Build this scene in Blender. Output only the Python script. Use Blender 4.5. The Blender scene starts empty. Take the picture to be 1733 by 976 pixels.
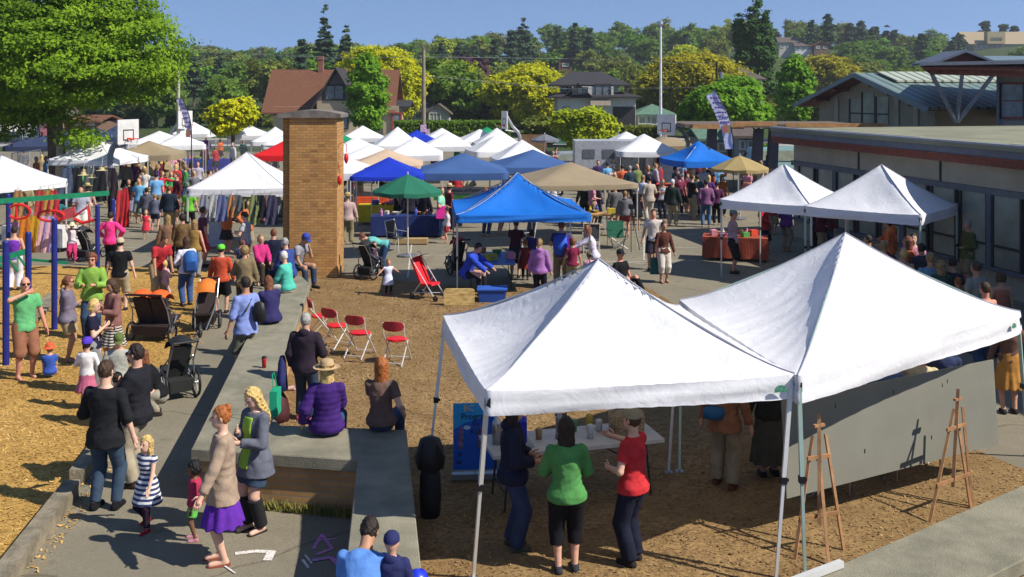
import bpy, math, random
import numpy as np
from mathutils import Vector, Matrix
C = bpy.context.scene
COL = C.collection
random.seed(7)
RNG = np.random.default_rng(11)
# ---------------------------------------------------------------- camera
CAM_H, FPX, CX, HY = 5.2, 1700.0, 866.5, 150.0      # eye height, focal length in photo pixels, principal column, horizon row
cam = bpy.data.cameras.new('camera')
cam_o = bpy.data.objects.new('camera', cam); COL.objects.link(cam_o)
cam_o.location = (0, 0, CAM_H); cam_o.rotation_euler = (math.radians(90), 0, 0)
cam.sensor_width = 36.0; cam.lens = FPX/1733.0*36.0
cam.shift_y = -(488.0-HY)/1733.0
cam.clip_start = .1; cam.clip_end = 3000
C.camera = cam_o
# ---------------------------------------------------------------- light
SX, SY = -0.97, 0.36                                  # ground shadow of a 1 m stick
EL = math.atan2(1.0, math.hypot(SX, SY)); AZ = math.atan2(-SX, -SY)
w = bpy.data.worlds.new('World'); C.world = w; w.use_nodes = True
nt = w.node_tree; nt.nodes.clear()
out = nt.nodes.new('ShaderNodeOutputWorld'); bg = nt.nodes.new('ShaderNodeBackground')
sky = nt.nodes.new('ShaderNodeTexSky'); sky.sky_type = 'NISHITA'; sky.sun_disc = False
sky.sun_elevation = EL; sky.sun_rotation = AZ
sky.altitude = 1500; sky.air_density = 1.0; sky.dust_density = 0.05; sky.ozone_density = 3.2
tc = nt.nodes.new('ShaderNodeTexCoord'); va = nt.nodes.new('ShaderNodeVectorMath'); va.operation = 'ADD'
va.inputs[1].default_value = (0, 0, 0.26)
nt.links.new(tc.outputs['Generated'], va.inputs[0]); nt.links.new(va.outputs[0], sky.inputs['Vector'])
nt.links.new(sky.outputs[0], bg.inputs[0]); bg.inputs[1].default_value = 0.12
nt.links.new(bg.outputs[0], out.inputs[0])
sun = bpy.data.lights.new('sun', 'SUN'); sun.energy = 4.6; sun.angle = math.radians(.53); sun.color = (1, .94, .84)
sun_o = bpy.data.objects.new('sun', sun); COL.objects.link(sun_o)
sun_o.rotation_euler = Vector((SX, SY, -1)).to_track_quat('-Z', 'Y').to_euler()
C.view_settings.view_transform = 'Standard'; C.view_settings.look = 'None'
C.view_settings.exposure = 0.58; C.view_settings.gamma = 1.0
C.cycles.max_bounces = 6; C.cycles.diffuse_bounces = 3; C.cycles.transparent_max_bounces = 8

# ---------------------------------------------------------------- helpers
def P(x, y, z=0.0):
    """point at height z seen at photo pixel (x, y)"""
    Y = FPX*(CAM_H-z)/(y-HY)
    return Vector(((x-CX)*Y/FPX, Y, z))
def Q(x, y, Y):
    """point at distance Y seen at photo pixel (x, y)"""
    return Vector(((x-CX)*Y/FPX, Y, CAM_H-(y-HY)*Y/FPX))
def lin(c):
    if isinstance(c, str):
        c = c.lstrip('#'); c = tuple(int(c[i:i+2], 16)/255 for i in (0, 2, 4))
        return tuple(((v+.055)/1.055)**2.4 if v > .04045 else v/12.92 for v in c)
    return c
class NT:
    def __init__(s, m):
        m.use_nodes = True; s.t = m.node_tree; s.t.nodes.clear()
    def n(s, typ, **kw):
        nd = s.t.nodes.new(typ)
        for k, v in kw.items():
            if k.startswith('i_'):
                key = k[2:]; key = int(key) if key.isdigit() else key.replace('_', ' ')
                nd.inputs[key].default_value = v
            else: setattr(nd, k, v)
        return nd
    def l(s, a, b): s.t.links.new(a, b)
MATS = {}
def mat(name, col, rough=.8, metal=0.0, var=.12, scale=6.0, bump=0.0, bscale=40.0, col2=None, transl=0.0, spec=.3, emit=None, detail=4):
    """procedural material: base colour broken up by noise, optional second colour and bump"""
    col = lin(col)
    key = (name, tuple(round(c, 4) for c in col), rough, metal, var, scale, bump, bscale, col2, transl, spec)
    if key in MATS: return MATS[key]
    m = bpy.data.materials.new(name); T = NT(m); MATS[key] = m
    o = T.n('ShaderNodeOutputMaterial'); b = T.n('ShaderNodeBsdfPrincipled')
    b.inputs['Roughness'].default_value = rough; b.inputs['Metallic'].default_value = metal
    b.inputs['Specular IOR Level'].default_value = spec
    tcn = T.n('ShaderNodeTexCoord')
    if var > 0:
        no = T.n('ShaderNodeTexNoise', i_Scale=scale, i_Detail=detail, i_Roughness=.6)
        T.l(tcn.outputs['Object'], no.inputs['Vector'])
        rp = T.n('ShaderNodeValToRGB')
        c2 = lin(col2) if col2 else None
        a = c2 if c2 else tuple(max(0, c*(1-var)) for c in col); z = tuple(min(1, c*(1+var)) for c in col)
        rp.color_ramp.elements[0].position = .35; rp.color_ramp.elements[1].position = .65
        rp.color_ramp.elements[0].color = (*a, 1); rp.color_ramp.elements[1].color = (*z, 1)
        T.l(no.outputs[0], rp.inputs[0]); T.l(rp.outputs[0], b.inputs['Base Color'])
    else:
        b.inputs['Base Color'].default_value = (*col, 1)
    if bump > 0:
        n2 = T.n('ShaderNodeTexNoise', i_Scale=bscale, i_Detail=3)
        T.l(tcn.outputs['Object'], n2.inputs['Vector'])
        bp = T.n('ShaderNodeBump', i_Strength=bump, i_Distance=.02)
        T.l(n2.outputs[0], bp.inputs['Height']); T.l(bp.outputs[0], b.inputs['Normal'])
    if emit: b.inputs['Emission Color'].default_value = (*col, 1); b.inputs['Emission Strength'].default_value = emit
    if transl > 0:
        tr = T.n('ShaderNodeBsdfTranslucent'); mx = T.n('ShaderNodeMixShader', i_0=transl)
        if var > 0: T.l(rp.outputs[0], tr.inputs[0])
        else: tr.inputs[0].default_value = (*col, 1)
        T.l(b.outputs[0], mx.inputs[1]); T.l(tr.outputs[0], mx.inputs[2]); T.l(mx.outputs[0], o.inputs[0])
    else: T.l(b.outputs[0], o.inputs[0])
    return m
def tag(o, label=None, cat=None, group=None, kind=None):
    if label: o['label'] = label
    if cat: o['category'] = cat
    if group: o['group'] = group
    if kind: o['kind'] = kind
    return o
def thing(name, label, cat, loc=(0, 0, 0), rz=0.0, group=None):
    o = bpy.data.objects.new(name, None); COL.objects.link(o); o.empty_display_size = .3
    o.location = loc; o.rotation_euler = (0, 0, rz)
    return tag(o, label, cat, group)
def link(name, me, m=None, parent=None, smooth=False):
    o = bpy.data.objects.new(name, me); COL.objects.link(o)
    if m is not None and not me.materials:
        for mm in (m if isinstance(m, (list, tuple)) else [m]): me.materials.append(mm)
    if parent: o.parent = parent
    if smooth and len(me.polygons): me.shade_smooth()
    return o
def np_mesh(name, V, F):
    """V (n,3); F (m,4) or (m,3)"""
    me = bpy.data.meshes.new(name); V = np.asarray(V, dtype=np.float32); F = np.asarray(F, dtype=np.int32)
    k = F.shape[1]
    me.vertices.add(len(V)); me.vertices.foreach_set('co', V.ravel())
    me.loops.add(F.size); me.loops.foreach_set('vertex_index', F.ravel())
    me.polygons.add(len(F)); me.polygons.foreach_set('loop_start', np.arange(0, F.size, k, dtype=np.int32))
    me.update(calc_edges=True); me.validate()
    return me
class MB:
    def __init__(s): s.v = []; s.f = []; s.mi = []; s.cur = 0
    def add(s, vs, fs):
        o = len(s.v); s.v += [tuple(v) for v in vs]; s.f += [tuple(o+i for i in f) for f in fs]; s.mi += [s.cur]*len(fs)
        return s
    def mat(s, i): s.cur = i; return s
    def box(s, c, d, rz=0.0, top=1.0, R=None):
        """box with centre c, size d; top scales the upper face"""
        x, y, z = d[0]/2, d[1]/2, d[2]/2
        vs = [Vector((a*x*(top if k > 0 else 1), b*y*(top if k > 0 else 1), k*z)) for k in (-1, 1) for a, b in ((-1, -1), (1, -1), (1, 1), (-1, 1))]
        M = R if R is not None else Matrix.Rotation(rz, 3, 'Z')
        return s.add([M@v+Vector(c) for v in vs], [(3, 2, 1, 0), (4, 5, 6, 7), (0, 1, 5, 4), (1, 2, 6, 5), (2, 3, 7, 6), (3, 0, 4, 7)])
    def bar(s, a, b, w, h=None, up=(0, 0, 1)):
        """square section bar between two points"""
        a = Vector(a); b = Vector(b); h = h or w; d = b-a; L = d.length
        if L < 1e-6: return s
        d.normalize(); u = Vector(up)
        if abs(d.dot(u)) > .98: u = Vector((0, 1, 0))
        x = d.cross(u).normalized(); y = x.cross(d)
        R = Matrix((x, d, y)).transposed()
        return s.box((a+b)/2, (w, L, h), R=R)
    def tube(s, pts, r, n=8, cap=True):
        pts = [Vector(p) for p in pts]; rs = r if isinstance(r, (list, tuple)) else [r]*len(pts)
        rings = []; prev = None
        for i, p in enumerate(pts):
            d = (pts[min(i+1, len(pts)-1)]-pts[max(i-1, 0)])
            if d.length < 1e-9: d = Vector((0, 0, 1))
            d.normalize()
            if prev is None:
                u = Vector((0, 0, 1)) if abs(d.z) < .9 else Vector((1, 0, 0))
                x = d.cross(u).normalized()
            else: x = (prev-d*prev.dot(d)).normalized()
            prev = x; y = d.cross(x)
            rings.append([p+(x*math.cos(2*math.pi*k/n)+y*math.sin(2*math.pi*k/n))*rs[i] for k in range(n)])
        vs = [v for rg in rings for v in rg]; fs = []
        for i in range(len(pts)-1):
            for k in range(n):
                fs.append((i*n+k, i*n+(k+1) % n, (i+1)*n+(k+1) % n, (i+1)*n+k))
        if cap:
            fs.append(tuple(range(n-1, -1, -1))); fs.append(tuple((len(pts)-1)*n+k for k in range(n)))
        return s.add(vs, fs)
    def lathe(s, prof, n=16, c=(0, 0, 0), R=None):
        """prof: (r, z) list"""
        c = Vector(c); vs = []; fs = []
        for r, z in prof:
            for k in range(n):
                v = Vector((r*math.cos(2*math.pi*k/n), r*math.sin(2*math.pi*k/n), z)); vs.append((R@v if R else v)+c)
        for i in range(len(prof)-1):
            for k in range(n): fs.append((i*n+k, i*n+(k+1) % n, (i+1)*n+(k+1) % n, (i+1)*n+k))
        return s.add(vs, fs)
    def prism(s, poly, z0, z1):
        n = len(poly); vs = [(p[0], p[1], z0) for p in poly]+[(p[0], p[1], z1) for p in poly]
        fs = [tuple(range(n-1, -1, -1)), tuple(range(n, 2*n))]+[(i, (i+1) % n, n+(i+1) % n, n+i) for i in range(n)]
        return s.add(vs, fs)
    def poly(s, pts): return s.add(pts, [tuple(range(len(pts)))])
    def build(s, name, m, parent=None, smooth=False):
        me = bpy.data.meshes.new(name); me.from_pydata([tuple(v) for v in s.v], [], s.f); me.update()
        for mm in (m if isinstance(m, (list, tuple)) else [m]): me.materials.append(mm)
        if isinstance(m, (list, tuple)) and len(m) > 1: me.polygons.foreach_set('material_index', s.mi)
        o = bpy.data.objects.new(name, me); COL.objects.link(o)
        if parent: o.parent = parent
        if smooth: me.shade_smooth()
        return o
def copy_tree(o, parent=None):
    c = o.copy(); COL.objects.link(c)
    if parent: c.parent = parent
    for ch in list(o.children): copy_tree(ch, c)
    return c
def text_mesh(body, size, m, parent, loc, rot, extrude=.002, align='LEFT', name='lettering'):
    cu = bpy.data.curves.new('lettering', 'FONT'); cu.body = body; cu.size = size; cu.extrude = extrude; cu.align_x = align; cu.resolution_u = 2
    t = bpy.data.objects.new('tmp', cu); COL.objects.link(t)
    dg = bpy.context.evaluated_depsgraph_get(); dg.update()
    me = bpy.data.meshes.new_from_object(t.evaluated_get(dg)); bpy.data.objects.remove(t)
    me.materials.clear(); me.materials.append(m)
    o = bpy.data.objects.new(name, me); COL.objects.link(o); o.parent = parent; o.location = loc; o.rotation_euler = rot
    return o
def inside(px, py, poly):
    r = np.zeros(px.shape, bool); n = len(poly)
    for i in range(n):
        x1, y1 = poly[i][:2]; x2, y2 = poly[(i+1) % n][:2]
        c = ((y1 > py) != (y2 > py)) & (px < (x2-x1)*(py-y1)/((y2-y1) if abs(y2-y1) > 1e-9 else 1e-9)+x1)
        r ^= c
    return r
# ================================================================ ground
def ground_mat(name, c1, c2, scale, c3=None, bump=.3, bscale=60, fine=None, rough=.95, cracks=False):
    m = bpy.data.materials.new(name); T = NT(m)
    o = T.n('ShaderNodeOutputMaterial'); b = T.n('ShaderNodeBsdfPrincipled', i_Roughness=rough); b.inputs['Specular IOR Level'].default_value = .15
    g = T.n('ShaderNodeNewGeometry')
    n1 = T.n('ShaderNodeTexNoise', i_Scale=scale, i_Detail=6, i_Roughness=.65); T.l(g.outputs['Position'], n1.inputs['Vector'])
    r = T.n('ShaderNodeValToRGB'); r.color_ramp.elements[0].position = .34; r.color_ramp.elements[1].position = .66
    r.color_ramp.elements[0].color = (*lin(c1), 1); r.color_ramp.elements[1].color = (*lin(c2), 1)
    T.l(n1.outputs[0], r.inputs[0]); colo = r.outputs[0]
    if fine:
        v = T.n('ShaderNodeTexVoronoi', i_Scale=fine[0]); v.inputs['Randomness'].default_value = 1
        mp = T.n('ShaderNodeMapping'); mp.inputs['Scale'].default_value = (1, 1.7, 1); 
        n3 = T.n('ShaderNodeTexNoise', i_Scale=3.0, i_Detail=2); T.l(g.outputs['Position'], n3.inputs['Vector'])
        T.l(g.outputs['Position'], mp.inputs['Vector']); T.l(mp.outputs[0], v.inputs['Vector'])
        sp = T.n('ShaderNodeSeparateColor'); T.l(v.outputs['Color'], sp.inputs[0])
        r2 = T.n('ShaderNodeValToRGB'); r2.color_ramp.elements[0].color = (*[fine[1]]*3, 1); r2.color_ramp.elements[1].color = (*[fine[2]]*3, 1)
        T.l(sp.outputs[0], r2.inputs[0])
        mx = T.n('ShaderNodeMix', data_type='RGBA', blend_type='MULTIPLY'); mx.inputs[0].default_value = 1
        T.l(colo, mx.inputs[6]); T.l(r2.outputs[0], mx.inputs[7]); colo = mx.outputs[2]
    if c3:
        n2 = T.n('ShaderNodeTexNoise', i_Scale=.35, i_Detail=5, i_Roughness=.6); T.l(g.outputs['Position'], n2.inputs['Vector'])
        r3 = T.n('ShaderNodeValToRGB'); r3.color_ramp.elements[0].position = .45; r3.color_ramp.elements[1].position = .62
        r3.color_ramp.elements[0].color = (0, 0, 0, 1); r3.color_ramp.elements[1].color = (.6, .6, .6, 1)
        T.l(n2.outputs[0], r3.inputs[0])
        m2 = T.n('ShaderNodeMix', data_type='RGBA'); T.l(r3.outputs[0], m2.inputs[0]); T.l(colo, m2.inputs[6]); m2.inputs[7].default_value = (*lin(c3), 1); colo = m2.outputs[2]
    if cracks:
        vd = T.n('ShaderNodeTexVoronoi', i_Scale=.33, feature='DISTANCE_TO_EDGE'); nw_ = T.n('ShaderNodeTexNoise', i_Scale=1.2, i_Detail=5); T.l(g.outputs['Position'], nw_.inputs['Vector'])
        mm = T.n('ShaderNodeMix', data_type='RGBA'); mm.inputs[0].default_value = .3; T.l(g.outputs['Position'], mm.inputs[6]); T.l(nw_.outputs[1], mm.inputs[7]); T.l(mm.outputs[2], vd.inputs['Vector'])
        rc_ = T.n('ShaderNodeValToRGB'); rc_.color_ramp.elements[0].color = (.62, .6, .58, 1); rc_.color_ramp.elements[1].position = .006; T.l(vd.outputs['Distance'], rc_.inputs[0])
        st = T.n('ShaderNodeTexNoise', i_Scale=2.6, i_Detail=3); T.l(g.outputs['Position'], st.inputs['Vector']); rs_ = T.n('ShaderNodeValToRGB'); rs_.color_ramp.elements[0].position = .62; rs_.color_ramp.elements[0].color = (1, 1, 1, 1); rs_.color_ramp.elements[1].position = .75; rs_.color_ramp.elements[1].color = (.72, .70, .68, 1); T.l(st.outputs[0], rs_.inputs[0])
        for src in (rc_.outputs[0], rs_.outputs[0]): m4 = T.n('ShaderNodeMix', data_type='RGBA', blend_type='MULTIPLY'); m4.inputs[0].default_value = 1; T.l(colo, m4.inputs[6]); T.l(src, m4.inputs[7]); colo = m4.outputs[2]
    T.l(colo, b.inputs['Base Color'])
    nb = T.n('ShaderNodeTexNoise', i_Scale=bscale, i_Detail=2); T.l(g.outputs['Position'], nb.inputs['Vector'])
    bp = T.n('ShaderNodeBump', i_Strength=bump, i_Distance=.03)
    T.l(nb.outputs[0], bp.inputs['Height']); T.l(bp.outputs[0], b.inputs['Normal'])
    T.l(b.outputs[0], o.inputs[0]); return m
M_ASPH = ground_mat('asphalt', (.190, .168, .120), (.230, .202, .146), .6, (.168, .150, .112), .25, 90, (55, .8, 1.15), cracks=True)
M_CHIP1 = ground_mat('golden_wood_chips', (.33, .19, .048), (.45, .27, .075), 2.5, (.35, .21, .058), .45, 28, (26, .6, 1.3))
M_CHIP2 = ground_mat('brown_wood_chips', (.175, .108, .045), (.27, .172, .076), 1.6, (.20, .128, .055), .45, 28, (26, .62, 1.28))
M_GRASS = ground_mat('meadow', (.025, .05, .012), (.045, .075, .018), .3, (.07, .07, .03), .5, 20)
# one terrain sheet to the horizon: flat court, then the street, then the wooded hill
def hill(x, y):
    t = np.clip((y-135)/330.0, 0, 1); h = 19*(t*t*(3-2*t))
    hr = .95+.10*np.sin(x*.011+1.1)+.06*np.sin(x*.023+.4)-.30*np.exp(-((x-.40*y)/(.045*y+6))**2)+.0022*np.clip(x, -60, 260)
    hl = np.clip((x+330)/230.0, .35, 1)
    return h*hr*hl
gx = np.concatenate([np.linspace(-900, -220, 12), np.linspace(-200, 240, 89), np.linspace(270, 1100, 12)])
gy = np.concatenate([np.linspace(-60, 120, 10), np.linspace(130, 520, 60), np.linspace(560, 2200, 10)])
GX, GY = np.meshgrid(gx, gy); GZ = hill(GX, GY)
V = np.stack([GX.ravel(), GY.ravel(), GZ.ravel()], 1); nx, ny = len(gx), len(gy)
idx = np.arange(nx*ny).reshape(ny, nx)
F = np.stack([idx[:-1, :-1].ravel(), idx[:-1, 1:].ravel(), idx[1:, 1:].ravel(), idx[1:, :-1].ravel()], 1)
tag(link('terrain', np_mesh('terrain', V, F), M_GRASS, None, True), kind='structure')
tag(MB().prism([(-75, -20), (62, -20), (62, 83), (-75, 83)], -.3, .004).build('asphalt_court', M_ASPH), kind='structure')
M_ROAD = mat('street_asphalt', (.09, .09, .092), .9, var=.15, scale=.6, bump=.1)
rd = MB(); rd.prism([(-120, 92), (150, 92), (150, 100), (-120, 100)], -.3, .012); tag(rd.build('road', M_ROAD), kind='structure')
pv = MB(); pv.box((15, 90.6, .05), (270, 2.4, .14)); pv.box((15, 101.6, .05), (270, 2.4, .14)); tag(pv.build('pavement', mat('concrete', (.34, .33, .30), .9, scale=1)), kind='structure')
def pix(X, Y, z=0.0): return (CX+X*FPX/Y, HY+(CAM_H-z)*FPX/Y)
def flat(name, px, m, z):
    b = MB(); b.poly([tuple(P(x, y).xy)+(z,) for x, y in px]); o = b.build(name, m); return tag(o, kind='structure')
CH1 = [(-420, 1150), (-40, 1150), (20, 960), (122, 842), (150, 800), (212, 700), (262, 640), (322, 575), (372, 505), (392, 470), (380, 459), (230, 452), (60, 450), (-420, 452)]
flat('golden_chip_ground', CH1, M_CHIP1, .012)
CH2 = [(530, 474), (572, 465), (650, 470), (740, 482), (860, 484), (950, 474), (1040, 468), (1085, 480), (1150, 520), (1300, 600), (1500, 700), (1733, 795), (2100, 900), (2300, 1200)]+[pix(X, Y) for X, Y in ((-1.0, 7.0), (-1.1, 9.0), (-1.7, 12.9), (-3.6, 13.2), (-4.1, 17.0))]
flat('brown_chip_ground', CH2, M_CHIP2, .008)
def scatter_chips(name, poly, n, m, z, size, ymax):
    w = [P(x, y) for x, y in poly]; xs = [p.x for p in w]; ys = [p.y for p in w]
    X = RNG.uniform(min(xs), max(xs), n*3); Y = 8.5+(ymax-8.5)*RNG.power(1.0, n*3)
    keep = inside(X, Y, [(p.x, p.y) for p in w]) & (np.abs(X/Y) < .56) & (Y > 8.6); X, Y = X[keep][:n], Y[keep][:n]; k = len(X)
    a = RNG.uniform(0, 6.28, k); L = RNG.uniform(.5, 1.2, k)*size; W = L*RNG.uniform(.25, .5, k); tl = RNG.uniform(-.5, .5, k)
    ux = np.stack([np.cos(a), np.sin(a), tl], 1)*L[:, None]; uy = np.stack([-np.sin(a), np.cos(a), RNG.uniform(-.5, .5, k)], 1)*W[:, None]
    c = np.stack([X, Y, np.full(k, z)+L*.35], 1)
    V = np.stack([c-ux-uy, c+ux-uy, c+ux+uy, c-ux+uy], 1).reshape(-1, 3); F = np.arange(k*4).reshape(-1, 4)
    return tag(link(name, np_mesh(name, V, F), m), None, None, None, 'stuff')
def leafy(name, cols, transl=0.0, rough=.8):
    m = bpy.data.materials.new(name); T = NT(m); o = T.n('ShaderNodeOutputMaterial'); b = T.n('ShaderNodeBsdfPrincipled', i_Roughness=rough)
    b.inputs['Specular IOR Level'].default_value = .2
    g = T.n('ShaderNodeNewGeometry'); r = T.n('ShaderNodeValToRGB'); els = r.color_ramp.elements
    while len(els) < len(cols): els.new(.5)
    for i, c in enumerate(cols): els[i].position = i/(len(cols)-1) if len(cols) > 1 else 0; els[i].color = (*lin(c), 1)
    no = T.n('ShaderNodeTexNoise', i_Scale=.55, i_Detail=3); T.l(g.outputs['Position'], no.inputs['Vector'])
    ma = T.n('ShaderNodeMath', operation='MULTIPLY_ADD', i_1=.5); T.l(g.outputs['Random Per Island'], ma.inputs[0])
    mb = T.n('ShaderNodeMath', operation='MULTIPLY_ADD', i_1=1.6, i_2=-.55); T.l(no.outputs[0], mb.inputs[0]); T.l(mb.outputs[0], ma.inputs[2])
    T.l(ma.outputs[0], r.inputs[0]); T.l(r.outputs[0], b.inputs['Base Color'])
    if transl:
        tr = T.n('ShaderNodeBsdfTranslucent'); mx = T.n('ShaderNodeMixShader', i_0=transl); T.l(r.outputs[0], tr.inputs[0])
        T.l(b.outputs[0], mx.inputs[1]); T.l(tr.outputs[0], mx.inputs[2]); T.l(mx.outputs[0], o.inputs[0])
    else: T.l(b.outputs[0], o.inputs[0])
    return m
scatter_chips('loose_golden_chips', CH1, 42000, leafy('golden_chip', [(.23, .12, .027), (.42, .25, .07), (.66, .43, .16)]), .014, .02, 27)
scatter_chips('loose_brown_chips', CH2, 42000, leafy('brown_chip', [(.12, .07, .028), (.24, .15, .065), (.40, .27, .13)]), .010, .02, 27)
SP = [(18, 976), (124, 842), (150, 805), (212, 708), (262, 645), (330, 566), (350, 575), (290, 650), (240, 720), (185, 800), (165, 850), (120, 900), (60, 976)]
scatter_chips('spilled_golden_chips', SP, 2600, leafy('golden_chip_spill', [(.26, .14, .03), (.47, .28, .08), (.66, .44, .16)]), .008, .02, 22)
# painted court lines
M_LINE = mat('worn_line_paint', (.42, .40, .36), .8, var=.3, scale=5)
ln = MB()
def pline(pts, w=.05):
    pts = [P(x, y) for x, y in pts]
    for a, b in zip(pts, pts[1:]):
        d = (b-a); d.z = 0
        if d.length < 1e-6: continue
        d.normalize(); n = Vector((-d.y, d.x, 0))*w/2
        ln.poly([(q.x, q.y, .009) for q in (a-n, b-n, b+n, a+n)])
for pts in ([(60, 421), (270, 418), (330, 417)], [(0, 398), (280, 396)], [(590, 434), (640, 433), (800, 432), (1000, 440), (1100, 447)], [(590, 402), (760, 404), (1180, 396)],
            [(1080, 420), (1225, 418)], [(1080, 405), (1225, 402)], [(1060, 392), (1210, 388)], [(1010, 444), (1200, 441)], [(280, 352), (330, 350)], [(230, 318), (330, 316)], [(600, 355), (760, 352)], [(290, 385), (330, 372)],
            [(1090, 394), (1090, 440)], [(700, 385), (690, 470)]): pline(pts)
arc = [P(640, 372)+Vector((2.2*math.cos(t*.2), 2.2*math.sin(t*.2), 0)) for t in range(32)]
for a, b in zip(arc, arc[1:]):
    d = (b-a).normalized(); n = Vector((-d.y, d.x, 0))*.025; ln.poly([(q.x, q.y, .009) for q in (a-n, b-n, b+n, a+n)])
tag(ln.build('court_line_marking', M_LINE), kind='structure')
# chalk drawings on the near asphalt
ck = MB()
def chalk(pts, w):
    n = ln
    for a, b in zip(pts, pts[1:]):
        a = P(*a); b = P(*b); d = (b-a).normalized(); q = Vector((-d.y, d.x, 0))*w/2
        ck.poly([(t.x, t.y, .010+.0015*(len(ck.f) % 5)) for t in (a-q, b-q, b+q, a+q)])
chalk([(398, 938), (430, 934), (463, 935)], .07); chalk([(460, 934), (452, 950)], .1); chalk([(463, 934), (457, 946)], .06)
chalk([(378, 958), (398, 972)], .02); chalk([(512, 948), (522, 962)], .03); chalk([(516, 940), (528, 955)], .02)
M_CHALK = mat('white_chalk', (.62, .58, .54), .9, var=.3, scale=30)
tag(ck.build('chalk_arrow_drawing', M_CHALK), kind='structure')
ck = MB(); chalk([(530, 930), (545, 905), (562, 930), (535, 940)], .04); chalk([(528, 950), (560, 945), (575, 960)], .06); chalk([(540, 915), (572, 912)], .03)
tag(ck.build('pink_chalk_drawing', mat('pink_chalk', (.45, .2, .4), .9, var=.3, scale=30)), kind='structure')
# ================================================================ brick walls with concrete caps
def brick_mat(name, c1, c2, mort, scale=1.0, bw=.21, bh=.075):
    m = bpy.data.materials.new(name); T = NT(m); o = T.n('ShaderNodeOutputMaterial'); b = T.n('ShaderNodeBsdfPrincipled', i_Roughness=.88)
    tcn = T.n('ShaderNodeTexCoord'); sp = T.n('ShaderNodeSeparateXYZ'); T.l(tcn.outputs['Object'], sp.inputs[0])
    ad = T.n('ShaderNodeMath', operation='ADD'); T.l(sp.outputs[0], ad.inputs[0]); T.l(sp.outputs[1], ad.inputs[1])
    cb = T.n('ShaderNodeCombineXYZ'); T.l(ad.outputs[0], cb.inputs[0]); T.l(sp.outputs[2], cb.inputs[1])
    br = T.n('ShaderNodeTexBrick', i_Scale=1.0); br.inputs['Brick Width'].default_value = bw; br.inputs['Row Height'].default_value = bh
    br.inputs['Mortar Size'].default_value = .0085; br.inputs['Color1'].default_value = (*lin(c1), 1); br.inputs['Color2'].default_value = (*lin(c2), 1); br.inputs['Mortar'].default_value = (*lin(mort), 1); br.inputs['Bias'].default_value = -.2
    T.l(cb.outputs[0], br.inputs['Vector'])
    # a few darker bricks, picked per brick cell
    d1 = T.n('ShaderNodeMath', operation='DIVIDE', i_1=bw*1.02); d2 = T.n('ShaderNodeMath', operation='DIVIDE', i_1=bh)
    T.l(ad.outputs[0], d1.inputs[0]); T.l(sp.outputs[2], d2.inputs[0])
    f1 = T.n('ShaderNodeMath', operation='FLOOR'); f2 = T.n('ShaderNodeMath', operation='FLOOR'); T.l(d1.outputs[0], f1.inputs[0]); T.l(d2.outputs[0], f2.inputs[0])
    c2n = T.n('ShaderNodeCombineXYZ'); T.l(f1.outputs[0], c2n.inputs[0]); T.l(f2.outputs[0], c2n.inputs[1])
    wn = T.n('ShaderNodeTexWhiteNoise'); T.l(c2n.outputs[0], wn.inputs['Vector'])
    gt = T.n('ShaderNodeValToRGB'); gt.color_ramp.elements[0].position = .02; gt.color_ramp.elements[0].color = (.42, .38, .38, 1); gt.color_ramp.elements[1].position = .07; gt.color_ramp.elements[1].color = (1, 1, 1, 1)
    T.l(wn.outputs[0], gt.inputs[0])
    mx = T.n('ShaderNodeMix', data_type='RGBA', blend_type='MULTIPLY'); mx.inputs[0].default_value = .55; T.l(br.outputs[0], mx.inputs[6]); T.l(gt.outputs[0], mx.inputs[7])
    no = T.n('ShaderNodeTexNoise', i_Scale=2.2, i_Detail=5); T.l(tcn.outputs['Object'], no.inputs['Vector'])
    m2 = T.n('ShaderNodeMix', data_type='RGBA', blend_type='OVERLAY'); m2.inputs[0].default_value = .35; T.l(mx.outputs[2], m2.inputs[6]); T.l(no.outputs[0], m2.inputs[7])
    T.l(m2.outputs[2], b.inputs['Base Color'])
    bp = T.n('ShaderNodeBump', i_Strength=.5, i_Distance=.008); bp.invert = True; T.l(br.outputs['Fac'], bp.inputs['Height']); T.l(bp.outputs[0], b.inputs['Normal'])
    T.l(b.outputs[0], o.inputs[0]); return m
M_BRICK = brick_mat('golden_brick', (.50, .25, .065), (.36, .155, .04), (.22, .16, .09))
M_BRICK2 = brick_mat('tan_brick', (.46, .26, .10), (.36, .19, .07), (.30, .23, .14))
M_CAP = mat('weathered_concrete_cap', (.215, .198, .142), .9, var=.2, scale=2.2, bump=.5, bscale=70, col2=(.165, .155, .112))
def offset_in(poly, d):
    n = len(poly); r = []
    c = Vector((sum(p[0] for p in poly)/n, sum(p[1] for p in poly)/n))
    for i in range(n):
        a, b, e = [Vector(poly[j % n]) for j in (i-1, i, i+1)]
        d1 = (b-a).normalized(); d2 = (e-b).normalized(); n1 = Vector((-d1.y, d1.x)); n2 = Vector((-d2.y, d2.x))
        k = (n1+n2); k = k/max(.3, k.length_squared)*2
        r.append(b+k*d)
    return r
def ccw(poly):
    a = sum(poly[i][0]*poly[(i+1) % len(poly)][1]-poly[(i+1) % len(poly)][0]*poly[i][1] for i in range(len(poly)))
    return poly if a > 0 else poly[::-1]
WH = .68
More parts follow.
